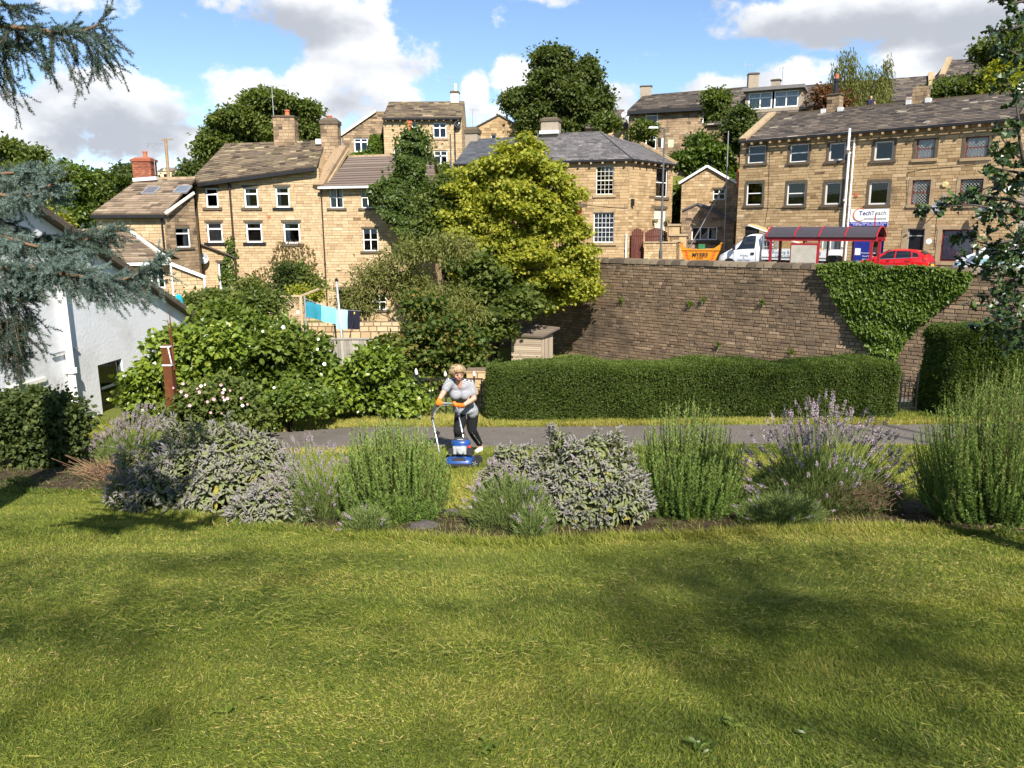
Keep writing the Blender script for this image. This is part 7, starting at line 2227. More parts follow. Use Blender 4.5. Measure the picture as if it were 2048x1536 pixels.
def stone_(label, x, y, s, m):
 p = ground(x, y)
 b = MB(); rg_ = random.Random(int(x))
 b.lathe([(s * .75, -.02), (s, s * .15), (s * .85, s * .42), (s * .3, s * .5)], p, 7)
 b.v = [(v[0] + rg_.uniform(-.15, .15) * s, p.y + (v[1] - p.y) * .7 + rg_.uniform(-.1, .1) * s, v[2] + rg_.uniform(-.1, .05) * s) for v in b.v]
 o = b.build('rock', m)
 props(o, label, 'rock')
rock_m = mat('bed_rock', ramp=[(0, (.07, .06, .055)), (1, (.20, .175, .15))], namt=1.3, nscale=14, rough=.95, bump=.8, bscale=40, rndamt=0)
stone_('flat grey-purple stone in the gap of the bed', 850, 1060, .16, rock_m)
stone_('smaller flat stone behind the bed gap', 900, 1030, .11, rock_m)
stone_('pale pebble at the foot of the rosemary', 858, 1028, .035, rock_m)

# ================================================================== blue spruce at left
needle_m = mat('spruce_needles', ramp=[(0, (.020, .034, .020)), (.35, (.044, .068, .046)), (.7, (.098, .140, .112)), (1, (.20, .265, .24))], namt=.1, nscale=2, rough=.7, spec=.2, trans=.1)
twig_m = mat('spruce_twig', ramp=[(0, (.09, .05, .025)), (1, (.24, .14, .08))], namt=.3, rough=.9)
sp_ = thing('blue_spruce', 'blue spruce with drooping branches reaching in from the left edge', 'tree', (-4.9, 5.2, float(zlow(-4.9, 5.2))))
one(lambda b: b.tube([(-4.9, 5.2, float(zlow(-4.9, 5.2)) - .2), (-4.85, 5.2, 0), (-4.8, 5.25, 5.0), (-4.8, 5.25, 9)], [.24, .20, .12, .03], 12), 'trunk', bark, sp_, True, True)
# (px polyline, depth, drop length m, twig count, tone)
BR = [([(-160, 30), (0, 52), (60, 58), (120, 66), (170, 66), (200, 48)], 4.6, .26, 95, .50), ([(-160, -10), (-20, 5), (20, 12)], 4.5, .08, 22, .35),
   ([(-160, 90), (-40, 90), (10, 95)], 4.7, .32, 50, .35),
   ([(-160, 320), (-20, 350), (40, 345), (72, 345)], 4.9, .10, 70, .78), ([(-160, 350), (0, 390), (60, 395), (104, 368)], 4.8, .10, 70, .82),
   ([(-160, 420), (20, 470), (100, 485), (170, 480), (218, 463)], 5.0, .13, 150, .55),
   ([(-160, 430), (0, 470), (60, 490), (125, 505)], 4.7, .12, 90, .80),
   ([(-160, 480), (0, 530), (70, 535), (140, 545), (190, 550)], 4.6, .12, 110, .80), ([(-160, 500), (40, 545), (130, 548), (210, 560), (262, 560), (300, 538)], 4.5, .15, 160, .72),
   ([(-160, 560), (-30, 590), (40, 600)], 4.7, .30, 90, .40), ([(-160, 640), (-30, 650), (40, 660)], 4.8, .26, 70, .32), ([(-160, 300), (-60, 330), (10, 345)], 5.2, .2, 50, .45),
   ([(-160, 250), (-70, 380), (-10, 440), (30, 460)], 5.3, .2, 80, .4), ([(-160, 700), (-40, 700), (25, 715)], 4.9, .16, 40, .3)]
NP, TP = [], []
for (pl, Y, drop, cnt, tone) in BR:
 pts = np.array([list(at(x, y, Y + (.10 * math.sin(i * 1.7)))) for i, (x, y) in enumerate(pl)])
 seg = np.linalg.norm(np.diff(pts, axis=0), axis=1); cum = np.concatenate([[0], np.cumsum(seg)]); Lb = cum[-1]
 def on(s):
  return np.stack([np.interp(s, cum, pts[:, j]) for j in range(3)], -1)
 b = MB(); b.tube([Vector(p) for p in on(np.linspace(0, Lb, 9))], list(np.linspace(.022, .006, 9)), 6)
 b.build('branch', twig_m, sp_, True, True)
 cnt = int(cnt * .85)
 s = Lb * (.12 + .88 * RNG.random(cnt) ** .8); s[:4] = Lb
 o = on(s); tg = nrm(on(np.minimum(s + .02, Lb)) - on(np.maximum(s - .02, 0)))
 side = nrm(np.cross(tg, np.array([0, 0, 1.])))
 sg = np.where(RNG.random(cnt) < .5, 1., -1.)[:, None]
 hang = RNG.random(cnt) < .55
 D = nrm(tg * RNG.uniform(.4, 1.1, (cnt, 1)) + side * sg * RNG.uniform(.15, .8, (cnt, 1)) + np.where(hang[:, None], np.array([0, 0, -1.]) * RNG.uniform(.5, 1.5, (cnt, 1)) * min(1.4, drop / .14), np.array([0, 0, .05])) + RNG.normal(size=(cnt, 3)) * .15)
 Lt = np.where(hang, drop * RNG.uniform(.4, 1.15, cnt), RNG.uniform(.06, .16, cnt))
 e = o + D * Lt[:, None] + np.array([0, 0, -1.]) * (Lt * .25 * hang)[:, None]
 bend = D * .0 + np.array([0, 0, .25]) * Lt[:, None]
 P = curve_pts(o[:, None, :], e[:, None, :], bend[:, None, :] * .5, np.linspace(0, 1, 5)[None, :].repeat(cnt, 0))
 TP += ribbons(P, .0045, RNG.random(cnt))
 # side sprigs on every twig
 k = 4
 f = RNG.uniform(.1, .95, (cnt, k))
 so_ = curve_pts(o[:, None, :], e[:, None, :], bend[:, None, :] * .5, f).reshape(-1, 3)
 sd = nrm(np.repeat(D, k, 0) * .9 + rdir(cnt * k) * .55 + np.array([0, 0, -.05]))
 sl = RNG.uniform(.05, .11, cnt * k)
 se = so_ + sd * sl[:, None]
 A_ = np.concatenate([o, so_]); B_ = np.concatenate([e, se]); bd = np.concatenate([bend * .5, np.zeros_like(so_)])
 Ls = np.concatenate([Lt, sl])
 tw = np.concatenate([RNG.normal(tone, .12, cnt), np.repeat(RNG.normal(tone + .05, .10, cnt), k)])
 per = np.maximum(16, (Ls * 950).astype(int))
 idx = np.repeat(np.arange(len(A_)), per)
 ff = RNG.random(len(idx))
 C = curve_pts(A_[idx][:, None, :], B_[idx][:, None, :], bd[idx][:, None, :], ff[:, None])[:, 0]
 T_ = nrm(B_[idx] - A_[idx])
 sv = rdir(len(idx)); sv = nrm(sv - T_ * (sv * T_).sum(1, keepdims=True))
 D2 = sv + T_ * (.55 + .9 * ff[:, None] ** 6) + np.array([0, 0, .25])
 NP.append(scatter(C, D2, rdir(len(idx)), RNG.uniform(.013, .022, len(idx)), .0032, np.clip(tw[idx] + RNG.normal(0, .08, len(idx)), 0, 1), 'tri'))
foliage('twigs', TP, twig_m, sp_)
foliage('needles', NP, needle_m, sp_)

# ================================================================== holly reaching in from the right
holly_m = mat('holly_leaves', ramp=[(0, (.012, .024, .009)), (.5, (.032, .060, .016)), (1, (.075, .115, .03))], namt=.1, rough=.3, spec=.5, trans=.08)
hw = mat('holly_bark', (.06, .05, .04), .9, namt=.3)
hr = thing('holly_tree', 'dark glossy holly branches reaching in from the right edge', 'tree', (4.35, 5.4, float(zlow(4.35, 5.4))))
one(lambda b: b.tube([(4.35, 5.4, float(zlow(4.35, 5.4)) - .2), (4.3, 5.4, -.6), (4.2, 5.4, 1.2), (4.3, 5.4, 3.2)], [.13, .11, .08, .05], 10), 'trunk', hw, hr, True, True)
HB = [([(2140, 420), (2060, 360), (2040, 300), (2035, 200), (2010, 160)], 0), ([(2120, 470), (2030, 430), (1960, 410), (1900, 412), (1868, 416)], 1), ([(2120, 440), (2050, 390), (1990, 370), (1950, 385)], 1), ([(2120, 380), (2060, 330), (2020, 300), (2000, 270)], 1),
   ([(2120, 430), (2020, 400), (1970, 390), (1930, 392)], 1), ([(2120, 520), (2030, 480), (1970, 490), (1920, 470)], 1), ([(2120, 560), (2030, 520), (1980, 540), (1920, 520)], 1), ([(2130, 600), (2050, 580), (1990, 590), (1945, 590)], 1),
   ([(2120, 640), (2040, 630), (1990, 640), (1960, 660)], 1), ([(2130, 680), (2060, 670), (2020, 690), (2000, 700)], 1), ([(2130, 60), (2070, 40), (2020, 60), (1980, 62)], 1), ([(2130, 20), (2060, 0), (2010, 10), (2005, 0)], 1), ([(2130, 130), (2070, 110), (2030, 110), (2010, 90)], 1),
   ([(2120, 540), (2060, 500), (2030, 470), (2000, 440)], 1), ([(2120, 340), (2060, 350), (2010, 340), (1985, 335)], 1), ([(2120, 500), (2040, 490), (2000, 510), (1960, 500)], 1), ([(2120, 580), (2050, 560), (2020, 560), (1980, 570)], 1), ([(2120, 620), (2050, 610), (2020, 615), (2000, 620)], 1), ([(2120, 660), (2060, 650), (2030, 655), (1990, 665)], 1)]
LP = []
for (pl, lv) in HB:
 Y = 5.0 + RNG.uniform(-.35, .35)
 pts = np.array([list(at(x, y, Y + (.08 * math.sin(i * 2.1)))) for i, (x, y) in enumerate(pl)])
 seg = np.linalg.norm(np.diff(pts, axis=0), axis=1); cum = np.concatenate([[0], np.cumsum(seg)]); Lb = cum[-1]
 on = lambda s: np.stack([np.interp(s, cum, pts[:, j]) for j in range(3)], -1)
 b = MB(); b.tube([Vector(p) for p in on(np.linspace(0, Lb, 9))], list(np.linspace(.016, .003, 9)), 6); b.build('branch', hw, hr, True, True)
 m_ = int(10 * Lb / .5)
 s = Lb * (.22 + .78 * RNG.random(m_)); o = on(s); tg = nrm(on(np.minimum(s + .02, Lb)) - on(np.maximum(s - .02, 0)))
 D = nrm(tg * .7 + rdir(m_) * .8)
 sl = RNG.uniform(.02, .13, m_); e = o + D * sl[:, None]
 P = curve_pts(o[:, None, :], e[:, None, :], (D * 0)[:, None, :], np.linspace(0, 1, 3)[None, :].repeat(m_, 0))
 foliage('twig', ribbons(P, .003, RNG.random(m_)), hw, hr, 'stuff')
 for j in range(5):
  D2 = nrm(D * .7 + rdir(m_) * .9); C = e - D * (sl * RNG.uniform(0, .45, m_))[:, None]
  L = RNG.uniform(.05, .088, m_)
  LP.append(scatter(C, D2, rdir(m_) + np.array([0, -.2, .6]), L, L * .62, RNG.random(m_), 'holly'))
foliage('leaves', LP, holly_m, hr)

# ================================================================== trees behind the viewer, whose shade falls on the lawn
SHADE = [(8.9, -14.3, 16.5, 2.1, 'tall tree behind the viewpoint on the right, shading the lawn'), (2.2, -14.5, 16.5, 1.3, 'tall thin tree behind the viewpoint, shading the left of the lawn'), (12.8, -2.0, 17.0, 2.2, 'tall tree out of frame at right, shading hedge and path')]
for (x, y, hgt, rad, lab) in SHADE:
 zb = float(zlow(x, y)); E = [(x, y, zb + hgt, rad, rad, rad * .55), (x + rad * .9, y + .4, zb + hgt - .5, rad * .7, rad * .7, rad * .4), (x - rad * .7, y + .6, zb + hgt - .6, rad * .65, rad * .65, rad * .35)]
 tree('garden_tree', lab, (x, y, zb), E, g_mid, int(24 * rad * rad), 12, .15, .55, r0=.16, pad=.7, flat=.5, padk=2.2)

# ================================================================== grass
grass_m = mat('grass_blades', ramp=[(0, (.039, .067, .010)), (.25, (.096, .136, .017)), (.5, (.178, .211, .028)), (.75, (.278, .272, .050)), (.92, (.419, .337, .110)), (1, (.542, .413, .180))], namt=.08, nscale=1, rough=.65, spec=.25, trans=.3)
def vnoise(x, y, s, seed):
 """smooth value noise"""
 rg_ = np.random.default_rng(seed); G = rg_.random((64, 64))
 X, Y_ = x * s + 500, y * s + 500
 i, j = np.floor(X).astype(int), np.floor(Y_).astype(int); fx, fy = X - i, Y_ - j
 fx, fy = fx * fx * (3 - 2 * fx), fy * fy * (3 - 2 * fy)
 g = lambda a, b_: G[a % 64, b_ % 64]
 return (g(i, j) * (1 - fx) + g(i + 1, j) * fx) * (1 - fy) + (g(i, j + 1) * (1 - fx) + g(i + 1, j + 1) * fx) * fy
def fbm(x, y, s, seed):
 return sum(vnoise(x, y, s * 2 ** k, seed + k) * .5 ** k for k in range(4)) / 1.875
def blades(x, y, hgt, wid, tpl='blade', tone0=.5, dry=.35):
 n = len(x)
 z = zlow(x, y) + .002
 patch = fbm(x, y, .55, 3); streak = fbm(x * .35 + y * .1, y * 2.2, .8, 9)
 dryp = fbm(x + 9, y * 1.5, 1.1, 21)
 rnd = tone0 + .5 * (patch - .5) + 1.05 * (streak - .5) + .35 * (fbm(x, y * 1.3, 4.5, 51) - .5) + RNG.normal(0, .17, n)
 lay = RNG.random(n)
 dead = RNG.random(n) < dry * .45 * np.clip((dryp - .35) * 2.6, 0, 1)
 rnd = np.where(dead, RNG.uniform(.86, 1, n), np.clip(rnd, 0, .86))
 wind = np.stack([np.sin(fbm(x, y, .6, 31) * 9), np.cos(fbm(x, y, .6, 37) * 9), np.zeros(n)], 1)
 up = RNG.uniform(.25, 1.25, n) * (1 - .75 * dead)
 D = wind * .55 + RNG.normal(size=(n, 3)) * .55
 D[:, 2] = up
 N = RNG.normal(size=(n, 3));
 L = hgt * RNG.uniform(.6, 1.35, n) * (.75 + .6 * patch)
 return scatter(np.stack([x, y, z], 1), D, N, L, wid * RNG.uniform(.7, 1.3, n), rnd, tpl)
def region(n, x0, x1, y0, y1, keep):
 x = RNG.uniform(x0, x1, n); y = RNG.uniform(y0, y1, n)
 k = keep(x, y)
 return x[k], y[k]
half = lambda Y: .68 * Y + 1.1
parts = []
x, y = region(360000, -4.6, 4.6, 2.0, 4.6, lambda x, y: np.abs(x) < half(y)); parts.append(blades(x, y, .021, .0036, 'blade', .50))
x, y = region(330000, -8, 7.4, 4.6, 9.4, lambda x, y: (np.abs(x) < half(y)) & (y < bed_near(x) + RNG.normal(0, .035, len(x)))); parts.append(blades(x, y, .026, .0050, 'strip', .52))
# wispy longer edge where the lawn meets the bed
x = RNG.uniform(-7, 6.5, 26000); y = bed_near(x) + RNG.normal(.0, .06, len(x)); parts.append(blades(x, y, .075, .0055, 'blade', .46, .8))
x, y = region(85000, -7.5, 6.5, 5.6, 13, lambda x, y: (np.abs(x) < half(y)) & (y > bed_near(x)) & (y < bed_far(x)) & (fbm(x, y, 1.6, 55) > .36)); parts.append(blades(x, y, .085, .005, 'blade', .50, .9))
fo = foliage('lawn_grass', parts, grass_m, None)
props(fo, 'short mown lawn grass in the foreground with dry streaks', 'grass', kind='stuff')
# clippings lying on the lawn
n = 26000
x, y = region(n * 3, -5, 5, 2.1, 7, lambda x, y: (np.abs(x) < half(y)) & (y < bed_near(x)) & (RNG.random(len(x)) < np.clip((fbm(x * .5, y * 2.4, .9, 77) - .47) * 6, 0.03, 1)))
n = len(x)
D = RNG.normal(size=(n, 3)); D[:, 2] *= .12; D[:, 0] *= 1.6
fo = foliage('clippings', scatter(np.stack([x, y, zlow(x, y) + RNG.uniform(.022, .045, n)], 1), D, np.array([0, 0, 1.]) + RNG.normal(size=(n, 3)) * .3, RNG.uniform(.02, .065, n), .0036, np.where(RNG.random(n) < .25, RNG.uniform(.70, .96, n), RNG.uniform(.05, .6, n)), 'strip'), grass_m, None)
props(fo, 'loose mown clippings lying in rows across the lawn', 'clippings', kind='stuff')
parts = []
x, y = region(190000, -9, 11, 7.6, 13.0, lambda x, y: (np.abs(x) < .70 * y + 1) & (y > bed_far(x)) & (y < np.where(x < -2, np.interp(x, [-6.5, -4.5, -2], [12.2, 12.75, PATH_N]), PATH_N) + RNG.normal(0, .03, len(x)))); parts.append(blades(x, y, .05, .010, 'strip', .60, .3))
fo = foliage('strip_grass', parts, grass_m, None)
props(fo, 'sunlit grass strip being mown between herb bed and path', 'grass', kind='stuff')
parts = []
x, y = region(90000, -4.5, 12, PATH_F, 16.2, lambda x, y: (np.abs(x) < .70 * y + 1) & (y > PATH_F + RNG.normal(0, .03, len(x)))); parts.append(blades(x, y, .075, .011, 'strip', .62, .3))
x, y = region(30000, -9, -3.5, 12.5, 16, lambda x, y: y > np.interp(x, [-6.5, -5, -3], [13.6, 14.4, PATH_F])); parts.append(blades(x, y, .08, .012, 'strip', .5, .3))
fo = foliage('verge_grass', parts, grass_m, None)
props(fo, 'bright narrow grass verge at the foot of the hedge', 'grass', kind='stuff')
# broad-leaved weeds in the turf
for k in range(11):
 yy = RNG.uniform(2.6, 5.6); xx = RNG.uniform(-.6, .6) * yy
 zz = float(zlow(xx, yy)); q = int(RNG.integers(4, 9))
 c = np.array([xx, yy, zz + .02])
 C = c + RNG.normal(size=(q, 3)) * np.array([.02, .02, .004]); D = RNG.normal(size=(q, 3)); D[:, 2] = RNG.uniform(.1, .5, q)
 parts.append(None) if False else None
 if k == 0: wp = []
 wp.append(scatter(C, D, np.array([0, 0, 1.]) + RNG.normal(size=(q, 3)) * .2, RNG.uniform(.03, .055, q), RNG.uniform(.016, .026, q), RNG.uniform(.3, .8, q), 'oval'))
fo = foliage('clover_weeds', wp, g_bright, None)
props(fo, 'scattered clover and dandelion leaves in the turf', 'weeds', kind='stuff')
# dry debris on the bed soil
n = 9000
x, y = region(n * 2, -7, 6.5, 5.8, 12, lambda x, y: (y > bed_near(x) - .03) & (y < bed_far(x)))
n = len(x)
fo = foliage('bed_litter', scatter(np.stack([x, y, zlow(x, y) + .045 * np.sin(PI * np.clip((y - bed_near(x)) / (bed_far(x) - bed_near(x)), 0, 1)) + .012], 1), RNG.normal(size=(n, 3)) * np.array([1, 1, .25]), np.array([0, 0, 1.]) + RNG.normal(size=(n, 3)) * .4, RNG.uniform(.02, .07, n), RNG.uniform(.003, .012, n), RNG.random(n), 'strip'), mat('plant_litter', ramp=[(0, (.05, .035, .02)), (.6, (.16, .12, .06)), (1, (.10, .13, .04))], namt=.1, rough=.95), None)
props(fo, 'dry leaves and stalks littering the bare bed soil', 'litter', kind='stuff')

n = 420
x, y = region(n, -5, 11, PATH_N + .05, PATH_F - .05, lambda x, y: np.abs(x) < .72 * y)
n = len(x)
fo = foliage('fallen_leaves', scatter(np.stack([x, y, zlow(x, y) + .016], 1), RNG.normal(size=(n, 3)) * np.array([1, 1, .12]), np.array([0, 0, 1.]) + RNG.normal(size=(n, 3)) * .3, RNG.uniform(.02, .06, n), RNG.uniform(.015, .035, n), RNG.random(n), 'quad'), MATS['plant_litter'], None)
props(fo, 'few fallen leaves and clippings on the tarmac path', 'leaves', kind='stuff')

# ================================================================== garden furniture and walls
iron = mat('black_iron', (.012, .012, .013), .5, namt=.2)
def finial(p, t, m=None):
 one(lambda b: b.lathe([(.018, 0), (.03, .03), (.034, .06), (.02, .10), (.003, .125)], p, 10), 'finial', m or white_paint, t, True, True)
YR_ = 16.35
zr0 = float(zlow(-1.2, YR_))
t = thing('iron_railing', 'black iron railing with white finials behind the woman', 'railing', (at(890, 830, YR_).x, YR_, zr0))
xa, xb = at(815, 770, YR_).x, at(966, 770, YR_).x
ztop = at(890, 758, YR_).z; zlo = at(890, 793, YR_).z
for z in (ztop, zlo):
 one(lambda b: b.bar((xa, YR_, z), (xb, YR_, z), .03, .022), 'rail', iron, t, True)
for k, x in enumerate(np.arange(xa + .05, xb, .155)):
 main = k % 4 == 1
 one(lambda b: b.bar((x, YR_, zr0 - .05), (x, YR_, ztop + (.05 if main else 0)), .034 if main else .020), 'upright', iron, t, True)
 if main: finial((x, YR_, ztop + .05), t)
xg = at(833, 770, YR_).x
one(lambda b: b.box((xg, YR_, (zr0 + at(833, 748, YR_).z) / 2), (.13, .13, at(833, 748, YR_).z - zr0)), 'gate_post', iron, t, True)
finial((xg, YR_, at(833, 748, YR_).z), t)
# stone gate pier by the hedge
pf = Fac((at(955, 780, 17.0).x, 17.0), (1, 0))
t = thing('gate_pier', 'square sandstone gate pier between the railing and the hedge', 'pier', (pf.P.x, 17.0, zr0))
wall(t, pf, [(-.24, zr0 - .6), (.30, zr0 - .6), (.30, at(955, 742, 17).z), (-.24, at(955, 742, 17).z)], (), depth=.45, seed=7, course=.18, lens=(.25, .5), ms=stone_honey)
# iron gate in the hedge gap
YG_ = 16.3; zg0 = float(zlow(8.2, YG_))
t = thing('iron_gate', 'narrow black iron gate with scrolled top between the two hedges', 'gate', (at(1816, 830, YG_).x, YG_, zg0))
xa, xb = at(1801, 790, YG_).x, at(1833, 790, YG_).x
za, zb_ = at(1816, 752, YG_).z, at(1816, 792, YG_).z
for x in (xa, xb): one(lambda b: b.bar((x, YG_, zg0 - .05), (x, YG_, za + .06), .035), 'stile', iron, t, True)
for z in (za - .22, zb_, zg0 + .1): one(lambda b: b.bar((xa, YG_, z), (xb, YG_, z), .022), 'rail', iron, t, True)
for k in range(1, 4):
 x = xa + (xb - xa) * k / 4
 one(lambda b: b.bar((x, YG_, zg0 + .1), (x, YG_, za - (.0 if k == 2 else .2)), .016), 'bar', iron, t, True)
for sx in (-1, 1):
 pts = [Vector(((xa + xb) / 2 + sx * (.02 + .11 * a_ / 6 * 1.0 + .0) * 1.0 + sx * .05 * math.cos(a_), YG_, za - .13 + .06 * math.sin(a_))) for a_ in np.linspace(0, 6, 18)]
 one(lambda b: b.tube(pts, .008, 5), 'scroll', iron, t, True)
# rusty steel marker post
YP = 13.2
pb, ptp = at(348, 850, YP), at(334, 690, YP)
pb.z = float(zlow(pb.x, pb.y))
rust = mat('rusty_steel', ramp=[(0, (.10, .035, .012)), (.5, (.22, .085, .030)), (1, (.34, .15, .06))], namt=1.1, nscale=5, rough=.85, spec=.2, rndamt=0, stain=((.07, .025, .012), 3, .55, .8))
t = thing('rusty_post', 'rust-coloured steel post with white bands and a thin blade beside it', 'post', tuple(pb))
w = .075
one(lambda b: b.add([(pb.x - w, pb.y - w, pb.z - .1), (pb.x + w, pb.y - w, pb.z - .1), (pb.x + w, pb.y + w, pb.z - .1), (pb.x - w, pb.y + w, pb.z - .1), (ptp.x - w, ptp.y - w, ptp.z), (ptp.x + w, ptp.y - w, ptp.z), (ptp.x + w, ptp.y + w, ptp.z), (ptp.x - w, ptp.y + w, ptp.z)], [(0, 1, 5, 4), (1, 2, 6, 5), (2, 3, 7, 6), (3, 0, 4, 7), (4, 5, 6, 7)]), 'shaft', rust, t, True)
for y_ in (692, 729):
 c = at(334 + (y_ - 690) * .09, y_, YP)
 one(lambda b: b.box((c.x, YP, c.z), (2 * w + .02, 2 * w + .02, .022)), 'white_band', white_paint, t, True)
c0, c1 = at(338, 694, YP - w - .01), at(341, 727, YP - w - .01)
one(lambda b: b.bar((c0.x - .02, c0.y, c0.z), (c1.x + .02, c1.y, c1.z), .016, .01), 'white_line', white_paint, t, True)
b0, b1, b2 = at(349, 740, YP), at(344, 690, YP), at(338, 612, YP)
one(lambda b: b.tube([b0, b1, b2], [.022, .018, .004], 6), 'blade', rust, t, True)
b0, b2 = at(342, 690, YP + .05), at(335, 640, YP + .05)
one(lambda b: b.tube([b0, b2], [.012, .004], 6), 'thin_blade', rust, t, True)
# shed by the wall
YS = 45.0
sf = Fac((at(1050, 690, YS).x, YS), (.97, -.24))
t = thing('garden_shed', 'small weathered board shed in the maple shade by the retaining wall', 'shed', (sf.P.x, YS, Z_LOW))
u0, u1 = sf.uv(1023, 690)[0], sf.uv(1082, 690)[0]
zT = sf.uv(1050, 672)[1]
shed_m = mat('shed_boards', ramp=[(0, (.22, .17, .12)), (1, (.42, .34, .25))], namt=.5, nscale=5, rough=.9)
ss = Fac((sf.pt(u1, 0).x, sf.pt(u1, 0).y), (.55, .83))
us_ = 1.35
nb = 16
for k in range(nb):
 z0 = Z_LOW + (zT - Z_LOW) * k / nb; z1 = Z_LOW + (zT - Z_LOW) * (k + 1) / nb
 one(lambda b: b.box(sf.pt((u0 + u1) / 2, (z0 + z1) / 2, .0), (u1 - u0, .03, z1 - z0 - .015), sf.ax(), r=random.random()), 'board', shed_m, t, True)
for k in range(9):
 a_ = us_ * k / 9
 one(lambda b: b.box(ss.pt(a_ + us_ / 18, (Z_LOW + zT) / 2, 0), (us_ / 9 - .012, .03, zT - Z_LOW), ss.ax(), r=random.random()), 'side_board', shed_m, t, True)
one(lambda b: b.box(sf.pt((u0 + u1) / 2, (Z_LOW + zT) / 2, -.9), (u1 - u0 - .1, 1.6, zT - Z_LOW - .05), sf.ax()), 'lining', dark_room, t, True)
ra, rb_ = sf.pt(u0 - .15, zT + .05, .15), sf.pt(u1 + .1, zT + .02, .15)
rd, rc = sf.pt(u0 + .2, zT + .55, -1.6), sf.pt(u1 + .9, zT + .40, -1.3)
slates(t, ra, rb_, rc, rd, .16, 20., mat('felt_strips', ramp=[(0, (.09, .07, .055)), (1, (.20, .16, .12))], namt=.4, nscale=4, rough=.9), 5, th=.02)
# trellis
YT = 34.0
tf = Fac((0, YT), (1, 0))
r = tf.rect(538, 592, 603, 640); r = (r[0], r[1] - 1.2, r[2], r[3])
tw = mat('trellis_wood', (.42, .31, .20), .85, namt=.25)
t = thing('trellis_panel', 'diagonal lattice trellis panel behind the bindweed', 'trellis', tf.pt((r[0] + r[2]) / 2, r[1], 0))
b = MB(); hd = r[3] - r[1]; wd = r[2] - r[0]
for sg in (1, -1):
 k = -hd
 while k < wd:
  uA = r[0] + k; uB = uA + hd
  ta, tb = max(0, (r[0] - uA) / hd), min(1, (r[2] - uA) / hd)
  if tb > ta:
   zA, zB = (r[1], r[3]) if sg > 0 else (r[3], r[1])
   b.bar(tf.pt(uA + hd * ta, zA + (zB - zA) * ta, .01 * sg), tf.pt(uA + hd * tb, zA + (zB - zA) * tb, .01 * sg), .035, .012)
  k += .12
so = b.build('lattice', tw, t, True); so['kind'] = 'stuff'
for u in (r[0], r[2]): one(lambda b: b.box(tf.pt(u, (r[1] + r[3]) / 2, 0), (.10, .08, hd), tf.ax()), 'post', tw, t, True)
for z in (r[3], (r[1] + r[3]) / 2 + .3): one(lambda b: b.box(tf.pt((r[0] + r[2]) / 2, z, .03), (wd, .04, .08), tf.ax()), 'rail', tw, t, True)
p1_, p2_ = tf.pt(r[2], r[3], 0), tf.pt(r[2] + .55, r[3] + .22, -1.0)
one(lambda b: b.bar(p1_, p2_, .07), 'brace', tw, t, True)
# garden walls below the washing
gw = Fac((0, 32.5), (1, 0))
ua, ub = gw.uv(618, 660)[0], gw.uv(800, 660)[0]
zt2 = gw.uv(700, 645)[1]
t = thing('garden_wall', 'low rough sandstone garden wall below the towels', 'wall', gw.pt((ua + ub) / 2, Z_LOW, 0))
wall(t, gw, [(ua, -7.5), (ub, -7.5), (ub, zt2), (ua, zt2)], (), depth=.4, seed=12, course=.26, lens=(.25, .5), ms=stone_pale, proud=(.01, .06), gap=.03)
ff = Fac((0, 29.0), (1, 0))
ua, ub = ff.uv(640, 690)[0], ff.uv(770, 690)[0]
zt3 = ff.uv(700, 679)[1]
t = thing('plank_fence', 'grey weathered plank fence below the garden wall', 'fence', ff.pt((ua + ub) / 2, -7, 0))
fm_ = mat('grey_fence', ramp=[(0, (.20, .18, .15)), (1, (.36, .33, .28))], namt=.4, nscale=5, rough=.9)
n = 22
for k in range(n):
 u = ua + (ub - ua) * (k + .5) / n
 one(lambda b: b.box(ff.pt(u, (zt3 - 7.2) / 2, 0), ((ub - ua) / n - .012, .02, zt3 + 7.2), ff.ax(), r=random.random()), 'plank', fm_, t, True)
one(lambda b: b.box(ff.pt((ua + ub) / 2, zt3 + .03, 0), (ub - ua, .10, .05), ff.ax()), 'capping', fm_, t, True)
# washing line
YW = 30.5
wp0, wp1 = at(687, 712, YW), at(673, 562, YW)
t = thing('washing_pole', 'leaning grey steel washing pole in front of the brown door', 'pole', (wp0.x, YW, wp0.z - .4))
one(lambda b: b.tube([wp0 - Vector((0, 0, .8)), wp0, wp1], [.05, .05, .042], 8), 'pole', grey_metal, t, True, True)
one(lambda b: (b.lathe([(.06, 0), (.07, .06), (.02, .12)], wp1, 8), b.tube([wp1, wp1 + Vector((-.1, 0, -.02)), wp1 + Vector((-.14, 0, -.35))], .012, 5)), 'pole_cap', black_paint, t, True)
lp0, lp1 = at(609, 597, YW), at(722, 622, YW)
t = thing('clothes_line', 'thin washing line carrying the towels', 'line', tuple(lp0))
pts = [lp0.lerp(lp1, f) + Vector((0, 0, -.12 * math.sin(PI * f))) for f in np.linspace(0, 1, 9)]
one(lambda b: b.tube(pts, .008, 4), 'line', grey_metal, t, True)
t = thing('line_post', 'short grey post at the left end of the washing line', 'post', (lp0.x, YW, -6))
one(lambda b: b.tube([(lp0.x, YW, -6.2), (lp0.x, YW, lp0.z + .1)], .04, 8), 'post', grey_metal, t, True)
t = thing('clothes_prop', 'dark clothes prop with yellow tip leaning under the line', 'prop', tuple(at(697, 680, YW)))
one(lambda b: b.tube([at(696, 690, YW - .2), at(709, 628, YW)], .018, 6), 'stick', plastic, t, True)
one(lambda b: b.lathe([(.03, 0), (.03, .08)], at(709, 628, YW), 6), 'tip', mat('prop_yellow', (.7, .6, .05), .5), t, True)
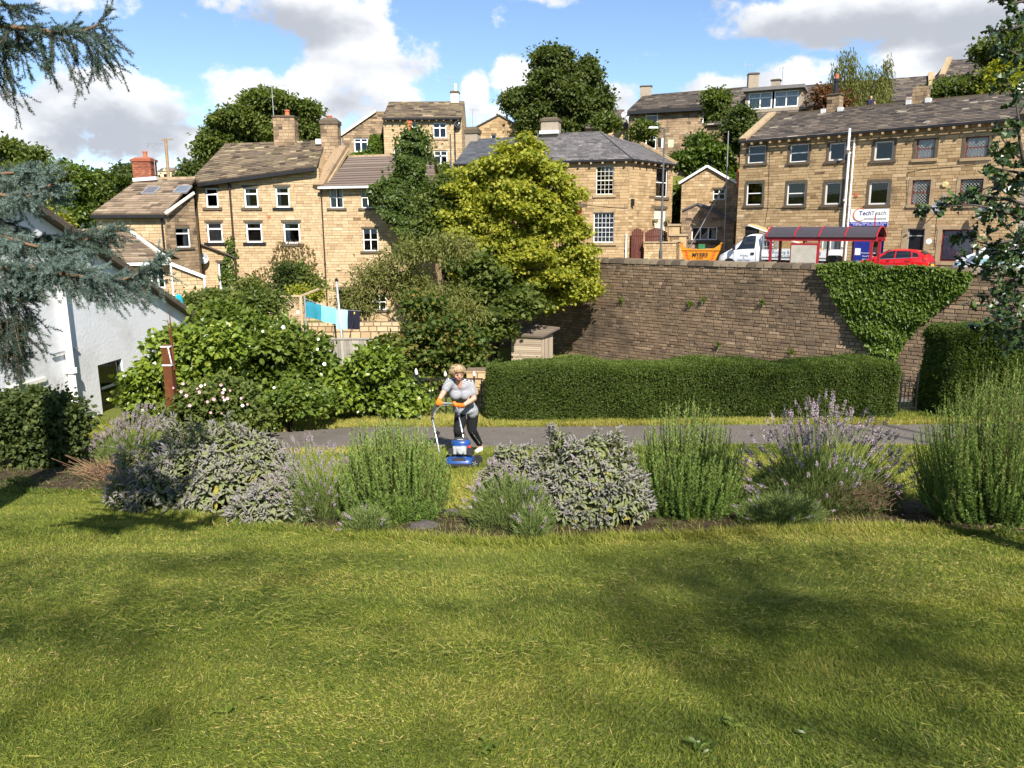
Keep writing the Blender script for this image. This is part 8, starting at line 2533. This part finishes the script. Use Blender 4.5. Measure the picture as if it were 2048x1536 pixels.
for (x0, y0, x1, y1, yb, m_, lab) in ((613, 602, 642, 610, 634, mat('teal_towel', (.025, .20, .27), .95, namt=.12, nscale=12), 'teal towel at the left end of the washing line'), (643, 611, 672, 617, 643, mat('aqua_towel', (.18, .52, .58), .95, namt=.08, nscale=12), 'pale aqua towel beside the teal one'),
        (673, 619, 695, 620, 658, mat('mint_towel', (.32, .62, .60), .95, namt=.08, nscale=12), 'long mint towel crossed by the washing pole'), (696, 620, 719, 621, 658, mat('navy_towel', (.010, .010, .022), .95, namt=.2), 'navy towel at the right end of the line')):
 t = thing('towel', lab, 'towel', tuple(at(x0, yb, YW)), 0, 'towels on the washing line')
 b = MB(); n, k = 12, 8; V_ = []
 for side in (0, 1):
  for j in range(k + 1):
   for i in range(n + 1):
    fx, fz = i / n, j / k
    a_ = at(x0 + (x1 - x0) * fx, y0 + (y1 - y0) * fx, YW); c_ = at(x0 + (x1 - x0) * fx, yb + (y1 - y0) * fx * .8, YW)
    p = a_.lerp(c_, fz * (1 if side == 0 else .82))
    V_.append((p.x + .03 * math.sin(fz * 3) * (fx - .5), p.y + (-.02 if side == 0 else .02) * min(1, fz * 4) + .035 * math.sin(fx * 9 + x0) * fz, p.z))
  o_ = side * (n + 1) * (k + 1)
  for j in range(k):
   for i in range(n):
    q = (o_ + j * (n + 1) + i, o_ + j * (n + 1) + i + 1, o_ + (j + 1) * (n + 1) + i + 1, o_ + (j + 1) * (n + 1) + i)
    b.f.append(q); b.r.append(.5); b.mi.append(0)
 b.v = V_
 b.build('cloth', m_, t, True, True)
# folded parasol
pp = at(360, 626, 27.); pq = at(357, 592, 27.)
t = thing('folded_parasol', 'folded turquoise parasol behind the white house eaves', 'parasol', (pp.x, 27., -7))
one(lambda b: b.tube([(pp.x, 27, -7), (pq.x, 27, pq.z + .1)], .025, 6), 'pole', grey_metal, t, True)
def para(b):
 n = 14; rows = [(0.03, pq.z + .06), (.08, pq.z), (.11, pq.z - .25), (.09, pq.z - .32), (.15, pp.z - .2), (.12, pp.z - .5)]
 V_ = []
 for (r_, z) in rows:
  for k in range(n):
   a_ = 2 * PI * k / n; q = r_ * (1 + .25 * (k % 2))
   V_.append((pq.x + (pp.x - pq.x) * (z - pq.z) / (pp.z - pq.z) + q * math.cos(a_), 27 + q * math.sin(a_), z))
 b.add(V_, [(i * n + k, i * n + (k + 1) % n, (i + 1) * n + (k + 1) % n, (i + 1) * n + k) for i in range(len(rows) - 1) for k in range(n)])
one(para, 'canopy', mat('turquoise_cloth', (.0, .33, .46), .8, namt=.12), t, True)
# white bird-bath like pots by the door
for k, (x, y) in enumerate(((1282, 477), (1306, 441), (1330, 441))):
 c = CS.pt(*CS.uv(max(x, 1300), y), .2) if k else None
 if c is None: continue
 t = thing('hanging_basket', ['', 'hanging basket left of the corner house side door', 'hanging basket right of the corner house side door'][k], 'basket', tuple(c), 0, 'hanging baskets')
 one(lambda b: b.lathe([(.05, -.18), (.18, -.08), (.22, .02), (.2, .03)], c, 10), 'basket', oldt, t, True)
 cc = np.array(list(c)); q = 60
 foliage('flowers', scatter(cc + RNG.normal(size=(q, 3)) * .12, rdir(q), rdir(q), .09, .07, RNG.random(q), 'fold'), g_bright, t)

# ================================================================== people
skin_m = mat('skin', (.50, .265, .185), .6, namt=.10, nscale=10, spec=.3)
def blob(name, tubes, ells, m, parent, voxel=.012, smooth_=6, noise=0.):
 """tapering limbs and rounded masses fused into one continuous skin"""
 b = MB()
 for pts, rad in tubes:
  pts = [Vector(p) for p in pts]
  b.tube(pts, list(rad), 14)
  for p, r in zip(pts, rad):
   ells = ells + [(p, (r, r, r), None)]
 for c, r, ax in ells:
  X, Y, Z = ax if ax else (Vector((1, 0, 0)), Vector((0, 1, 0)), Vector((0, 0, 1)))
  n, k = 14, 8; V_ = []
  for i in range(k + 1):
   ph = PI * i / k - PI / 2
   for j in range(n):
    a_ = 2 * PI * j / n
    V_.append(Vector(c) + X * (r[0] * math.cos(ph) * math.cos(a_)) + Y * (r[1] * math.cos(ph) * math.sin(a_)) + Z * (r[2] * math.sin(ph)))
  b.add(V_, [(i * n + j, i * n + (j + 1) % n, (i + 1) * n + (j + 1) % n, (i + 1) * n + j) for i in range(k) for j in range(n)])
 me = b.mesh(name)
 tmp = bpy.data.objects.new(name, me); COL.objects.link(tmp)
 md = tmp.modifiers.new('fuse', 'REMESH'); md.mode = 'VOXEL'; md.voxel_size = voxel; md.use_smooth_shade = True
 md = tmp.modifiers.new('soften', 'SMOOTH'); md.iterations = smooth_; md.factor = .5
 dg = bpy.context.evaluated_depsgraph_get()
 me2 = bpy.data.meshes.new_from_object(tmp.evaluated_get(dg))
 bpy.data.objects.remove(tmp)
 me2.materials.clear(); me2.materials.append(m)
 o = bpy.data.objects.new(name, me2); COL.objects.link(o)
 me2.transform(wmat(parent).inverted()); o.parent = parent; WM[o] = wmat(parent)
 return o
def lerp(a, b_, t): return Vector(a).lerp(Vector(b_), t)
stripe = bpy.data.materials.new('striped_jersey'); stripe.use_nodes = True
N_, L_ = stripe.node_tree.nodes, stripe.node_tree.links
bs_ = N_['Principled BSDF']; bs_.inputs['Roughness'].default_value = .85; bs_.inputs['Specular IOR Level'].default_value = .15
tc_ = N_.new('ShaderNodeTexCoord'); dp_ = N_.new('ShaderNodeVectorMath'); dp_.operation = 'DOT_PRODUCT'; dp_.inputs[1].default_value = (.10, -.42, 1.0)
L_.new(tc_.outputs['Object'], dp_.inputs[0])
ml = N_.new('ShaderNodeMath'); ml.operation = 'MULTIPLY'; ml.inputs[1].default_value = 1 / .0155; L_.new(dp_.outputs['Value'], ml.inputs[0])
fr_ = N_.new('ShaderNodeMath'); fr_.operation = 'FRACT'; L_.new(ml.outputs[0], fr_.inputs[0])
gt = N_.new('ShaderNodeMath'); gt.operation = 'GREATER_THAN'; gt.inputs[1].default_value = .48; L_.new(fr_.outputs[0], gt.inputs[0])
mx_ = N_.new('ShaderNodeMix'); mx_.data_type = 'RGBA'; mx_.inputs[6].default_value = (.50, .50, .52, 1); mx_.inputs[7].default_value = (.035, .037, .050, 1)
L_.new(gt.outputs[0], mx_.inputs[0]); L_.new(mx_.outputs[2], bs_.inputs['Base Color'])

# ------------------------------------------------------------------ the woman with the mower
J = dict(hip=at(933, 823, 12.42), waist=at(927, 806, 12.34), chest=at(921, 786, 12.22), neck=at(919, 768, 12.12), head=at(916.5, 746, 12.02),
   shR=at(899, 764, 12.12), elR=at(886, 787, 12.02), wrR=at(878, 800, 11.88), shL=at(941, 769, 12.20), elL=at(948, 797, 12.14), wrL=at(926, 811, 11.98),
   hipL=at(943, 828, 12.48), knL=at(944, 861, 12.42), anL=at(961, 894, 12.72), hipR=at(924, 828, 12.42), knR=at(916, 862, 12.16), anR=at(922, 891, 12.32))
for k in ('anL', 'anR'):
 J[k].z = float(zlow(J[k].x, J[k].y)) + .085
wm_ = thing('person', 'woman in striped top and black trousers pushing a blue mower, wearing orange gloves', 'person', (J['hip'].x, J['hip'].y, float(zlow(J['hip'].x, J['hip'].y))))
fwd = Vector((.30, -.84, -.40)).normalized()                    # where the face looks
rgt = fwd.cross(Vector((0, 0, 1))).normalized(); upv = rgt.cross(fwd)
hc = J['head']
sx = Vector((1, 0, 0))
def torso(inf):
 return [([J['hip'] - sx * .075, J['waist'] - sx * .06, J['chest'] - sx * .07, lerp(J['chest'], J['neck'], .75) - sx * .06], [.115 + inf, .095 + inf, .108 + inf, .07 + inf]),
   ([J['hip'] + sx * .075, J['waist'] + sx * .06, J['chest'] + sx * .07, lerp(J['chest'], J['neck'], .75) + sx * .06], [.115 + inf, .095 + inf, .108 + inf, .07 + inf]),
   ([J['shR'], lerp(J['shR'], J['shL'], .5) + Vector((0, .01, .0)), J['shL']], [.062 + inf, .075 + inf, .062 + inf])]
bust = [(J['chest'] + Vector((-.075, -.09, -.01)), (.08, .08, .08), None), (J['chest'] + Vector((.075, -.09, -.01)), (.08, .08, .08), None)]
arms = [([J['shR'], lerp(J['shR'], J['elR'], .5), J['elR'], lerp(J['elR'], J['wrR'], .4), J['wrR']], [.056, .052, .043, .041, .030]),
  ([J['shL'], lerp(J['shL'], J['elL'], .5), J['elL'], lerp(J['elL'], J['wrL'], .4), J['wrL']], [.056, .054, .045, .043, .030])]
legs = [([J['hip' + s], lerp(J['hip' + s], J['kn' + s], .4), J['kn' + s], lerp(J['kn' + s], J['an' + s], .3), J['an' + s]], [.105, .095, .062, .064, .040]) for s in 'LR']
toeL = J['anL'] + Vector((-.05, -.19, -.045)); toeR = J['anR'] + Vector((-.02, -.19, -.04))
feet = [([J['anL'], J['anL'] + Vector((.0, .02, -.04)), toeL], [.042, .042, .034]), ([J['anR'], J['anR'] + Vector((.0, .02, -.04)), toeR], [.042, .042, .034])]
face = [(hc, (.078, .092, .108), (rgt, fwd, upv)), (hc + fwd * .045 - upv * .055, (.052, .05, .05), (rgt, fwd, upv)), (hc + fwd * .098 - upv * .012, (.012, .020, .022), (rgt, fwd, upv)),
  (hc + fwd * .088 - upv * .055, (.026, .012, .010), (rgt, fwd, upv)), (hc + rgt * .078 - upv * .01, (.012, .02, .03), (rgt, fwd, upv)), (hc - rgt * .078 - upv * .01, (.012, .02, .03), (rgt, fwd, upv)), (hc + fwd * .055 + rgt * .04 - upv * .03, (.03, .03, .028), (rgt, fwd, upv)), (hc + fwd * .055 - rgt * .04 - upv * .03, (.03, .03, .028), (rgt, fwd, upv))]
blob('body', torso(-.012) + arms + legs + feet + [([J['neck'] - Vector((0, 0, .03)), lerp(J['neck'], hc, .6)], [.056, .050])], bust + face, skin_m, wm_, .010, 3)
for s_ in (-1, 1):
 one(lambda b: b.lathe([(.008, -.004), (.007, .003), (.002, .005)], hc + fwd * .081 + rgt * s_ * .032 + upv * .012, 10, (rgt, upv, fwd)), 'eye', mat('eye_dark', (.08, .05, .04), .4), wm_, True)
 one(lambda b: b.bar(hc + fwd * .088 + rgt * (s_ * .018) + upv * .034, hc + fwd * .082 + rgt * (s_ * .048) + upv * .032, .010, .006), 'eyebrow', mat('brow', (.25, .17, .10), .9), wm_, True)
one(lambda b: b.tube([hc + fwd * .094 - rgt * .026 - upv * .052, hc + fwd * .104 - upv * .058, hc + fwd * .094 + rgt * .026 - upv * .050], [.004, .007, .004], 6), 'mouth', mat('lips', (.32, .09, .08), .5), wm_, True)
# clothing
sl = lambda s: [J['sh' + s], lerp(J['sh' + s], J['el' + s], .30), lerp(J['sh' + s], J['el' + s], .58)]
blob('jersey', torso(.012) + [(sl('R'), [.070, .070, .068]), (sl('L'), [.070, .072, .070])], [(c, (r[0] + .014, r[1] + .014, r[2] + .014), None) for c, r, _ in bust] + [(lerp(J['hip'], J['waist'], .25), (.205, .165, .10), None)], stripe, wm_, .012, 4)
black_cloth = mat('black_trousers', (.006, .006, .007), .9, namt=.3, nscale=12)
blob('trousers', [([J['hip' + s] + Vector((0, 0, .03)), lerp(J['hip' + s], J['kn' + s], .4), J['kn' + s], lerp(J['kn' + s], J['an' + s], .3), lerp(J['kn' + s], J['an' + s], .86)], [.122, .108, .078, .076, .056]) for s in 'LR'], [(J['hip'] + Vector((0, .03, -.02)), (.185, .16, .13), None)], black_cloth, wm_, .012, 4)
kz = [lerp(J['knL'], J['anL'], .05) + Vector((.0, -.075, 0)), lerp(J['knL'], J['anL'], .4) + Vector((.015, -.075, 0)), lerp(J['knL'], J['anL'], .8) + Vector((.02, -.06, 0))]
one(lambda b: b.tube(kz, [.016, .012, .006], 6), 'leg_print', mat('grey_print', (.42, .41, .41), .8, namt=.5, nscale=60), wm_, True)
zp = [lerp(J['hip'], J['hipR'], .2) + Vector((.02, -.165, .04)), lerp(J['hip'], J['hipR'], .2) + Vector((.025, -.16, -.08))]
one(lambda b: b.tube(zp, .005, 5), 'zip', grey_metal, wm_, True)
shoe = mat('white_shoe', (.72, .76, .78), .6, namt=.1)
for an, toe in ((J['anL'], toeL), (J['anR'], toeR)):
 blob('shoe', [([an + Vector((0, .05, -.055)), an + Vector((0, -.05, -.055)), toe + Vector((0, -.02, 0))], [.042, .046, .040])], [], shoe, wm_, .010, 3)
glove = mat('orange_glove', (.72, .16, .015), .7, namt=.12)
# handle bar geometry shared with the mower
H = dict(ll=at(879, 905, 11.12), lu=at(864, 834, 11.72), l1=at(866, 820, 11.80), tl=at(875, 807, 11.86), tr=at(905, 807, 11.86), r1=at(914, 816, 11.80), ru=at(917, 826, 11.74), rl=at(932, 903, 11.12))
def hand(palm, along, side, parent, wrist):
 """gloved hand closed on the bar: palm, four unequal curled fingers and a thumb"""
 along = along.normalized(); out_ = (wrist - palm).normalized()
 front = along.cross(out_).normalized()
 if front.y > 0: front = -front
 tubes = [([wrist, lerp(wrist, palm, .6), palm], [.036, .040, .036])]
 ell = [(palm + out_ * .012, (.046, .030, .034), (along, front, out_))]
 for k, (L, off) in enumerate(((.052, -.034), (.060, -.011), (.057, .012), (.045, .034))):
  k0 = palm + along * off + front * .020
  k1 = k0 + front * .022 - out_ * L * .35; k2 = k1 - out_ * L * .45 - front * .022; k3 = k2 - front * .026 + out_ * .010
  tubes.append(([k0, k1, k2, k3], [.0115, .0105, .0095, .0085]))
 t0 = palm + along * side * .036 + out_ * .012
 tubes.append(([t0, t0 + along * side * .018 + front * .018 - out_ * .02, t0 + along * side * .008 + front * .034 - out_ * .05], [.014, .012, .010]))
 blob('glove', tubes, ell, glove, parent, .0055, 2)
barv = H['tr'] - H['tl']
pR = H['tl'] + barv * .10 + Vector((0, 0, .018)); hand(pR, barv, 1, wm_, J['wrR'])
pL = lerp(H['tr'], H['r1'], .6) + Vector((.008, 0, .015)); hand(pL, H['r1'] - H['tr'], -1, wm_, J['wrL'])
one(lambda b: b.lathe([(.034, -.011), (.036, 0), (.034, .011)], lerp(J['wrL'], J['elL'], .16), 12, frames_ if False else (lambda z: (z.cross(Vector((0, 1, 0))).normalized(), z.cross(z.cross(Vector((0, 1, 0)))).normalized(), z))((J['elL'] - J['wrL']).normalized())), 'watch', mat('watch_silver', (.65, .66, .66), .3, metal=.7), wm_, True)
# hair: short blonde cut with a fringe
hair_m = mat('blonde_hair', ramp=[(0, (.20, .125, .06)), (.5, (.40, .28, .15)), (1, (.56, .43, .26))], namt=.3, nscale=25, rough=.55, spec=.35)
cap_c = hc + upv * .034 - fwd * .034
ho = blob('hair', [], [(cap_c, (.094, .100, .098), (rgt, fwd, upv)), (hc - fwd * .06 - upv * .02, (.085, .06, .085), (rgt, fwd, upv)), (hc + rgt * .072 - upv * .005 + fwd * .0, (.030, .05, .075), (rgt, fwd, upv)), (hc - rgt * .072 - upv * .005 + fwd * .0, (.030, .05, .075), (rgt, fwd, upv)), (hc + fwd * .054 + upv * .072, (.076, .038, .036), (rgt, fwd, upv))], hair_m, wm_, .010, 3)
n = 700
d = rdir(n); F3, R3, U3 = np.array(fwd), np.array(rgt), np.array(upv)
d = d[((d @ U3) > -.25) & ((d @ F3) < .45 + .5 * (d @ U3))]; n = len(d)
C = np.array(cap_c) + (d @ R3)[:, None] * R3 * .102 + (d @ F3)[:, None] * F3 * .110 + (d @ U3)[:, None] * U3 * .107
crown = np.array(U3) * .9 - F3 * .1
flow = nrm(d - crown * (d @ crown)[:, None] / (crown @ crown)) * .8 - U3 * .75 + d * .02
foliage('hair_strands', scatter(C, flow, d, RNG.uniform(.035, .06, n), .008, RNG.random(n), 'strip'), hair_m, wm_)

# ------------------------------------------------------------------ lawn mower
mc = ground(921, 932)
sl_a = -math.atan(.17)
mo = thing('lawn_mower', 'blue petrol lawn mower with silver tube handle pushed by the woman', 'lawn mower', tuple(mc))
mo.rotation_euler = (sl_a, 0, -.06)
mo.scale = (.9, .88, .82)
MW = Matrix.Translation(mc) @ mo.rotation_euler.to_matrix().to_4x4() @ Matrix.Diagonal((.9, .88, .82, 1)); WM[mo] = MW
blue = mat('mower_blue', (.010, .052, .21), .4, spec=.5, coat=.3, namt=.08)
def deck(b):
 prof = [(.235, .05), (.235, .11), (.215, .155), (.17, .185)]
 n = 28; V_ = []
 for (q, z) in prof:
  for k in range(n):
   a_ = 2 * PI * k / n; c, s = math.cos(a_), math.sin(a_)
   e = .45
   V_.append((q * 1.0 * (abs(c) ** e) * (1 if c > 0 else -1), q * 1.12 * (abs(s) ** e) * (1 if s > 0 else -1), z))
 b.add(V_, [(i * n + k, i * n + (k + 1) % n, (i + 1) * n + (k + 1) % n, (i + 1) * n + k) for i in range(3) for k in range(n)] + [tuple(3 * n + k for k in range(n))])
one(deck, 'deck', blue, mo, False, True)
one(lambda b: b.box((0, -.268, .055), (.46, .03, .05)), 'skirt', plastic, mo)
one(lambda b: b.prism([(-.12, -.262, .13), (.12, -.262, .13), (.09, -.225, .175), (-.09, -.225, .175)], (0, .02, .006)), 'badge_plate', plastic, mo)
one(lambda b: b.lathe([(.145, .185), (.15, .22), (.13, .25)], (0, .03, 0), 18), 'engine_base', plastic, mo)
eng = one(lambda b: (b.box((.0, -.03, .30), (.22, .2, .14)), b.box((.02, -.14, .29), (.12, .05, .11)), b.lathe([(.055, 0), (.06, .03), (.04, .05)], (.03, -.175, .29), 14, (Vector((1, 0, 0)), Vector((0, 0, 1)), Vector((0, -1, 0))))), 'engine_block', mat('engine_silver', (.55, .56, .57), .35, metal=.6, namt=.15), mo)
one(lambda b: b.box((-.14, -.08, .28), (.08, .14, .10)), 'air_filter', plastic, mo)
one(lambda b: b.box((.17, -.05, .28), (.09, .16, .13)), 'fuel_tank', plastic, mo)
one(lambda b: b.lathe([(.028, 0), (.03, .02), (.02, .035)], (.155, -.08, .345), 12), 'fuel_cap', mat('cap_red', (.6, .04, .02), .45), mo)
def cowl(b):
 n = 20; V_ = []
 for (q, z) in ((.155, .36), (.165, .41), (.15, .46), (.10, .485)):
  for k in range(n):
   a_ = 2 * PI * k / n
   V_.append((q * math.cos(a_), .06 + q * .85 * math.sin(a_), z))
 b.add(V_, [(i * n + k, i * n + (k + 1) % n, (i + 1) * n + (k + 1) % n, (i + 1) * n + k) for i in range(3) for k in range(n)] + [tuple(3 * n + k for k in range(n))])
one(cowl, 'engine_cowl', blue, mo, False, True)
one(lambda b: b.lathe([(.125, .46), (.12, .495), (.06, .51)], (0, .06, 0), 18), 'cowl_grille', mat('cowl_grey', (.05, .052, .056), .5), mo)
one(lambda b: b.box((.0, -.045, .488), (.09, .03, .006)), 'badge', mat('badge_pale', (.6, .62, .65), .4), mo)
for sxx in (-1, 1):
 for yy in (-.19, .22):
  wheel(mo, sxx * .255, yy, .078 if yy < 0 else .088, .045)
chrome = mat('handle_tube', (.55, .56, .57), .3, metal=.8, namt=.08)
hp = [H[k] for k in ('ll', 'lu', 'l1', 'tl')]
one(lambda b: b.tube([H['ll'], H['lu'], H['l1'], H['tl'], H['tl'].lerp(H['tr'], .5) + Vector((0, 0, .006)), H['tr'], H['r1'], H['ru'], H['rl']], .0135, 10), 'handle', chrome, mo, True, True)
one(lambda b: b.tube([H['lu'], H['l1'], H['tl'], H['tl'].lerp(H['tr'], .28)], .018, 10), 'grip', plastic, mo, True)
one(lambda b: b.tube([H['lu'] + Vector((.015, -.03, -.02)), H['l1'] + Vector((.04, -.05, -.01)), H['tl'] + Vector((.06, -.05, -.02)), H['tr'] + Vector((-.05, -.05, -.015))], .006, 6), 'brake_lever', chrome, mo, True)
for k in (H['lu'].lerp(H['ll'], .06), H['ru'].lerp(H['rl'], .1), H['ru'].lerp(H['rl'], .55)):
 one(lambda b: b.lathe([(.022, -.025), (.024, 0), (.022, .025)], k, 8), 'clamp', plastic, mo, True)
kb = H['lu'].lerp(H['ll'], .48)
one(lambda b: b.box(kb + Vector((.03, -.01, 0)), (.06, .03, .075), (Vector((.8, 0, -.6)), Vector((0, 1, 0)), Vector((.6, 0, .8)))), 'starter_grip', plastic, mo, True)
one(lambda b: b.tube([kb + Vector((.04, 0, -.04)), MW @ Vector((-.05, .0, .44))], .004, 4), 'starter_cord', plastic, mo, True)
one(lambda b: b.tube([H['r1'], H['ru'].lerp(H['rl'], .5) + Vector((.03, 0, 0)), MW @ Vector((.15, .1, .36))], .005, 4), 'control_cable', plastic, mo, True)

# ------------------------------------------------------------------ roofers
def figure(label, foot, yaw, s, top, trousers, hair=None, reach=0., bald=False, bend=0.):
 f = Vector(foot)
 R = Matrix.Rotation(yaw, 3, 'Z')
 g = lambda x, y, z: f + R @ Vector((x, y + bend * max(0, z - .95), z)) * s
 t = thing('person', label, 'person', tuple(f))
 to = [([g(-.06, 0, .95), g(-.06, 0, 1.15), g(-.08, 0, 1.38)], [.13 * s, .12 * s, .10 * s]), ([g(.06, 0, .95), g(.06, 0, 1.15), g(.08, 0, 1.38)], [.13 * s, .12 * s, .10 * s]), ([g(-.18, 0, 1.43), g(.18, 0, 1.43)], [.07 * s, .07 * s])]
 ar = [([g(q * .20, 0, 1.42), g(q * .25, .02 + reach * .2, 1.16), g(q * .20, .10 + reach * .45, .98 + reach * .3)], [.055 * s, .046 * s, .032 * s]) for q in (-1, 1)]
 le = [([g(q * .09, 0, .92), g(q * .10, .02, .50), g(q * .10, 0, .10)], [.10 * s, .07 * s, .045 * s]) for q in (-1, 1)]
 ft = [([g(q * .10, 0, .06), g(q * .11, .18, .04)], [.045 * s, .038 * s]) for q in (-1, 1)]
 hd = [(g(0, .02, 1.62), (.078 * s, .095 * s, .115 * s), None), (g(0, .11, 1.60), (.015 * s, .02 * s, .02 * s), None), (g(.08, .02, 1.61), (.012 * s, .02 * s, .03 * s), None), (g(-.08, .02, 1.61), (.012 * s, .02 * s, .03 * s), None)]
 hands = []
 for q in (-1, 1):
  w_ = ar[0 if q < 0 else 1][0][2]
  for k in range(5):
   hands.append(([w_, w_ + R @ Vector(((k - 2) * .018, .05, -.03)) * s, w_ + R @ Vector(((k - 2) * .022, .07 + .006 * (2 - abs(k - 2)), -.075)) * s], [.022 * s, .011 * s, .008 * s]))
 blob('body', to + ar + le + ft + hands + [([g(0, 0, 1.43), g(0, .01, 1.55)], [.055 * s, .052 * s])], hd, skin_m, t, .014, 3)
 blob('top', [(p, [r_ + .018 * s for r_ in rr_]) for p, rr_ in to] + ([] if bald else [(p[:2], [.072 * s, .062 * s]) for p, _ in ar]), [], top, t, .016, 3)
 blob('trousers', [([p[0], p[1], lerp(p[1], p[2], .9)], [.118 * s, .085 * s, .065 * s]) for p, _ in le], [(g(0, 0, .95), (.18 * s, .14 * s, .11 * s), None)], trousers, t, .016, 3)
 blob('boots', [(p, [.055 * s, .05 * s]) for p, _ in ft], [], plastic, t, .014, 2)
 if hair: blob('hair', [], [(g(0, -.01, 1.665), (.09 * s, .10 * s, .095 * s), None)], hair, t, .014, 2)
 return t
navy = mat('navy_gilet', (.022, .026, .045), .85, namt=.15)
jeans = mat('blue_jeans', (.035, .06, .16), .85, namt=.2)
q = T.off(-4.7); u, z = q.uv(1742, 196)
ft_ = q.pt(u, z - 1.60); figure('bald workman in navy gilet seen from behind above the terrace ridge', ft_, math.atan2(T.d.y, T.d.x) + .1, 1.0, navy, jeans, None, .2, True)
q = street_pos(1536, 480, 45.3)
hz = None
d_ = ray(1536, 455); hz = (d_ * (q.y / d_[1]))[2]
figure('dark-haired workman in pale blue shirt standing on the truck bed', (q.x, q.y, Z_ST - .10 + .935), AWAY + .6, min(1.05, (hz - (Z_ST - .10 + .935)) / 1.70), mat('pale_blue_shirt', (.24, .38, .50), .85, namt=.35, nscale=14), jeans, mat('dark_hair', (.04, .02, .015), .8), .5)
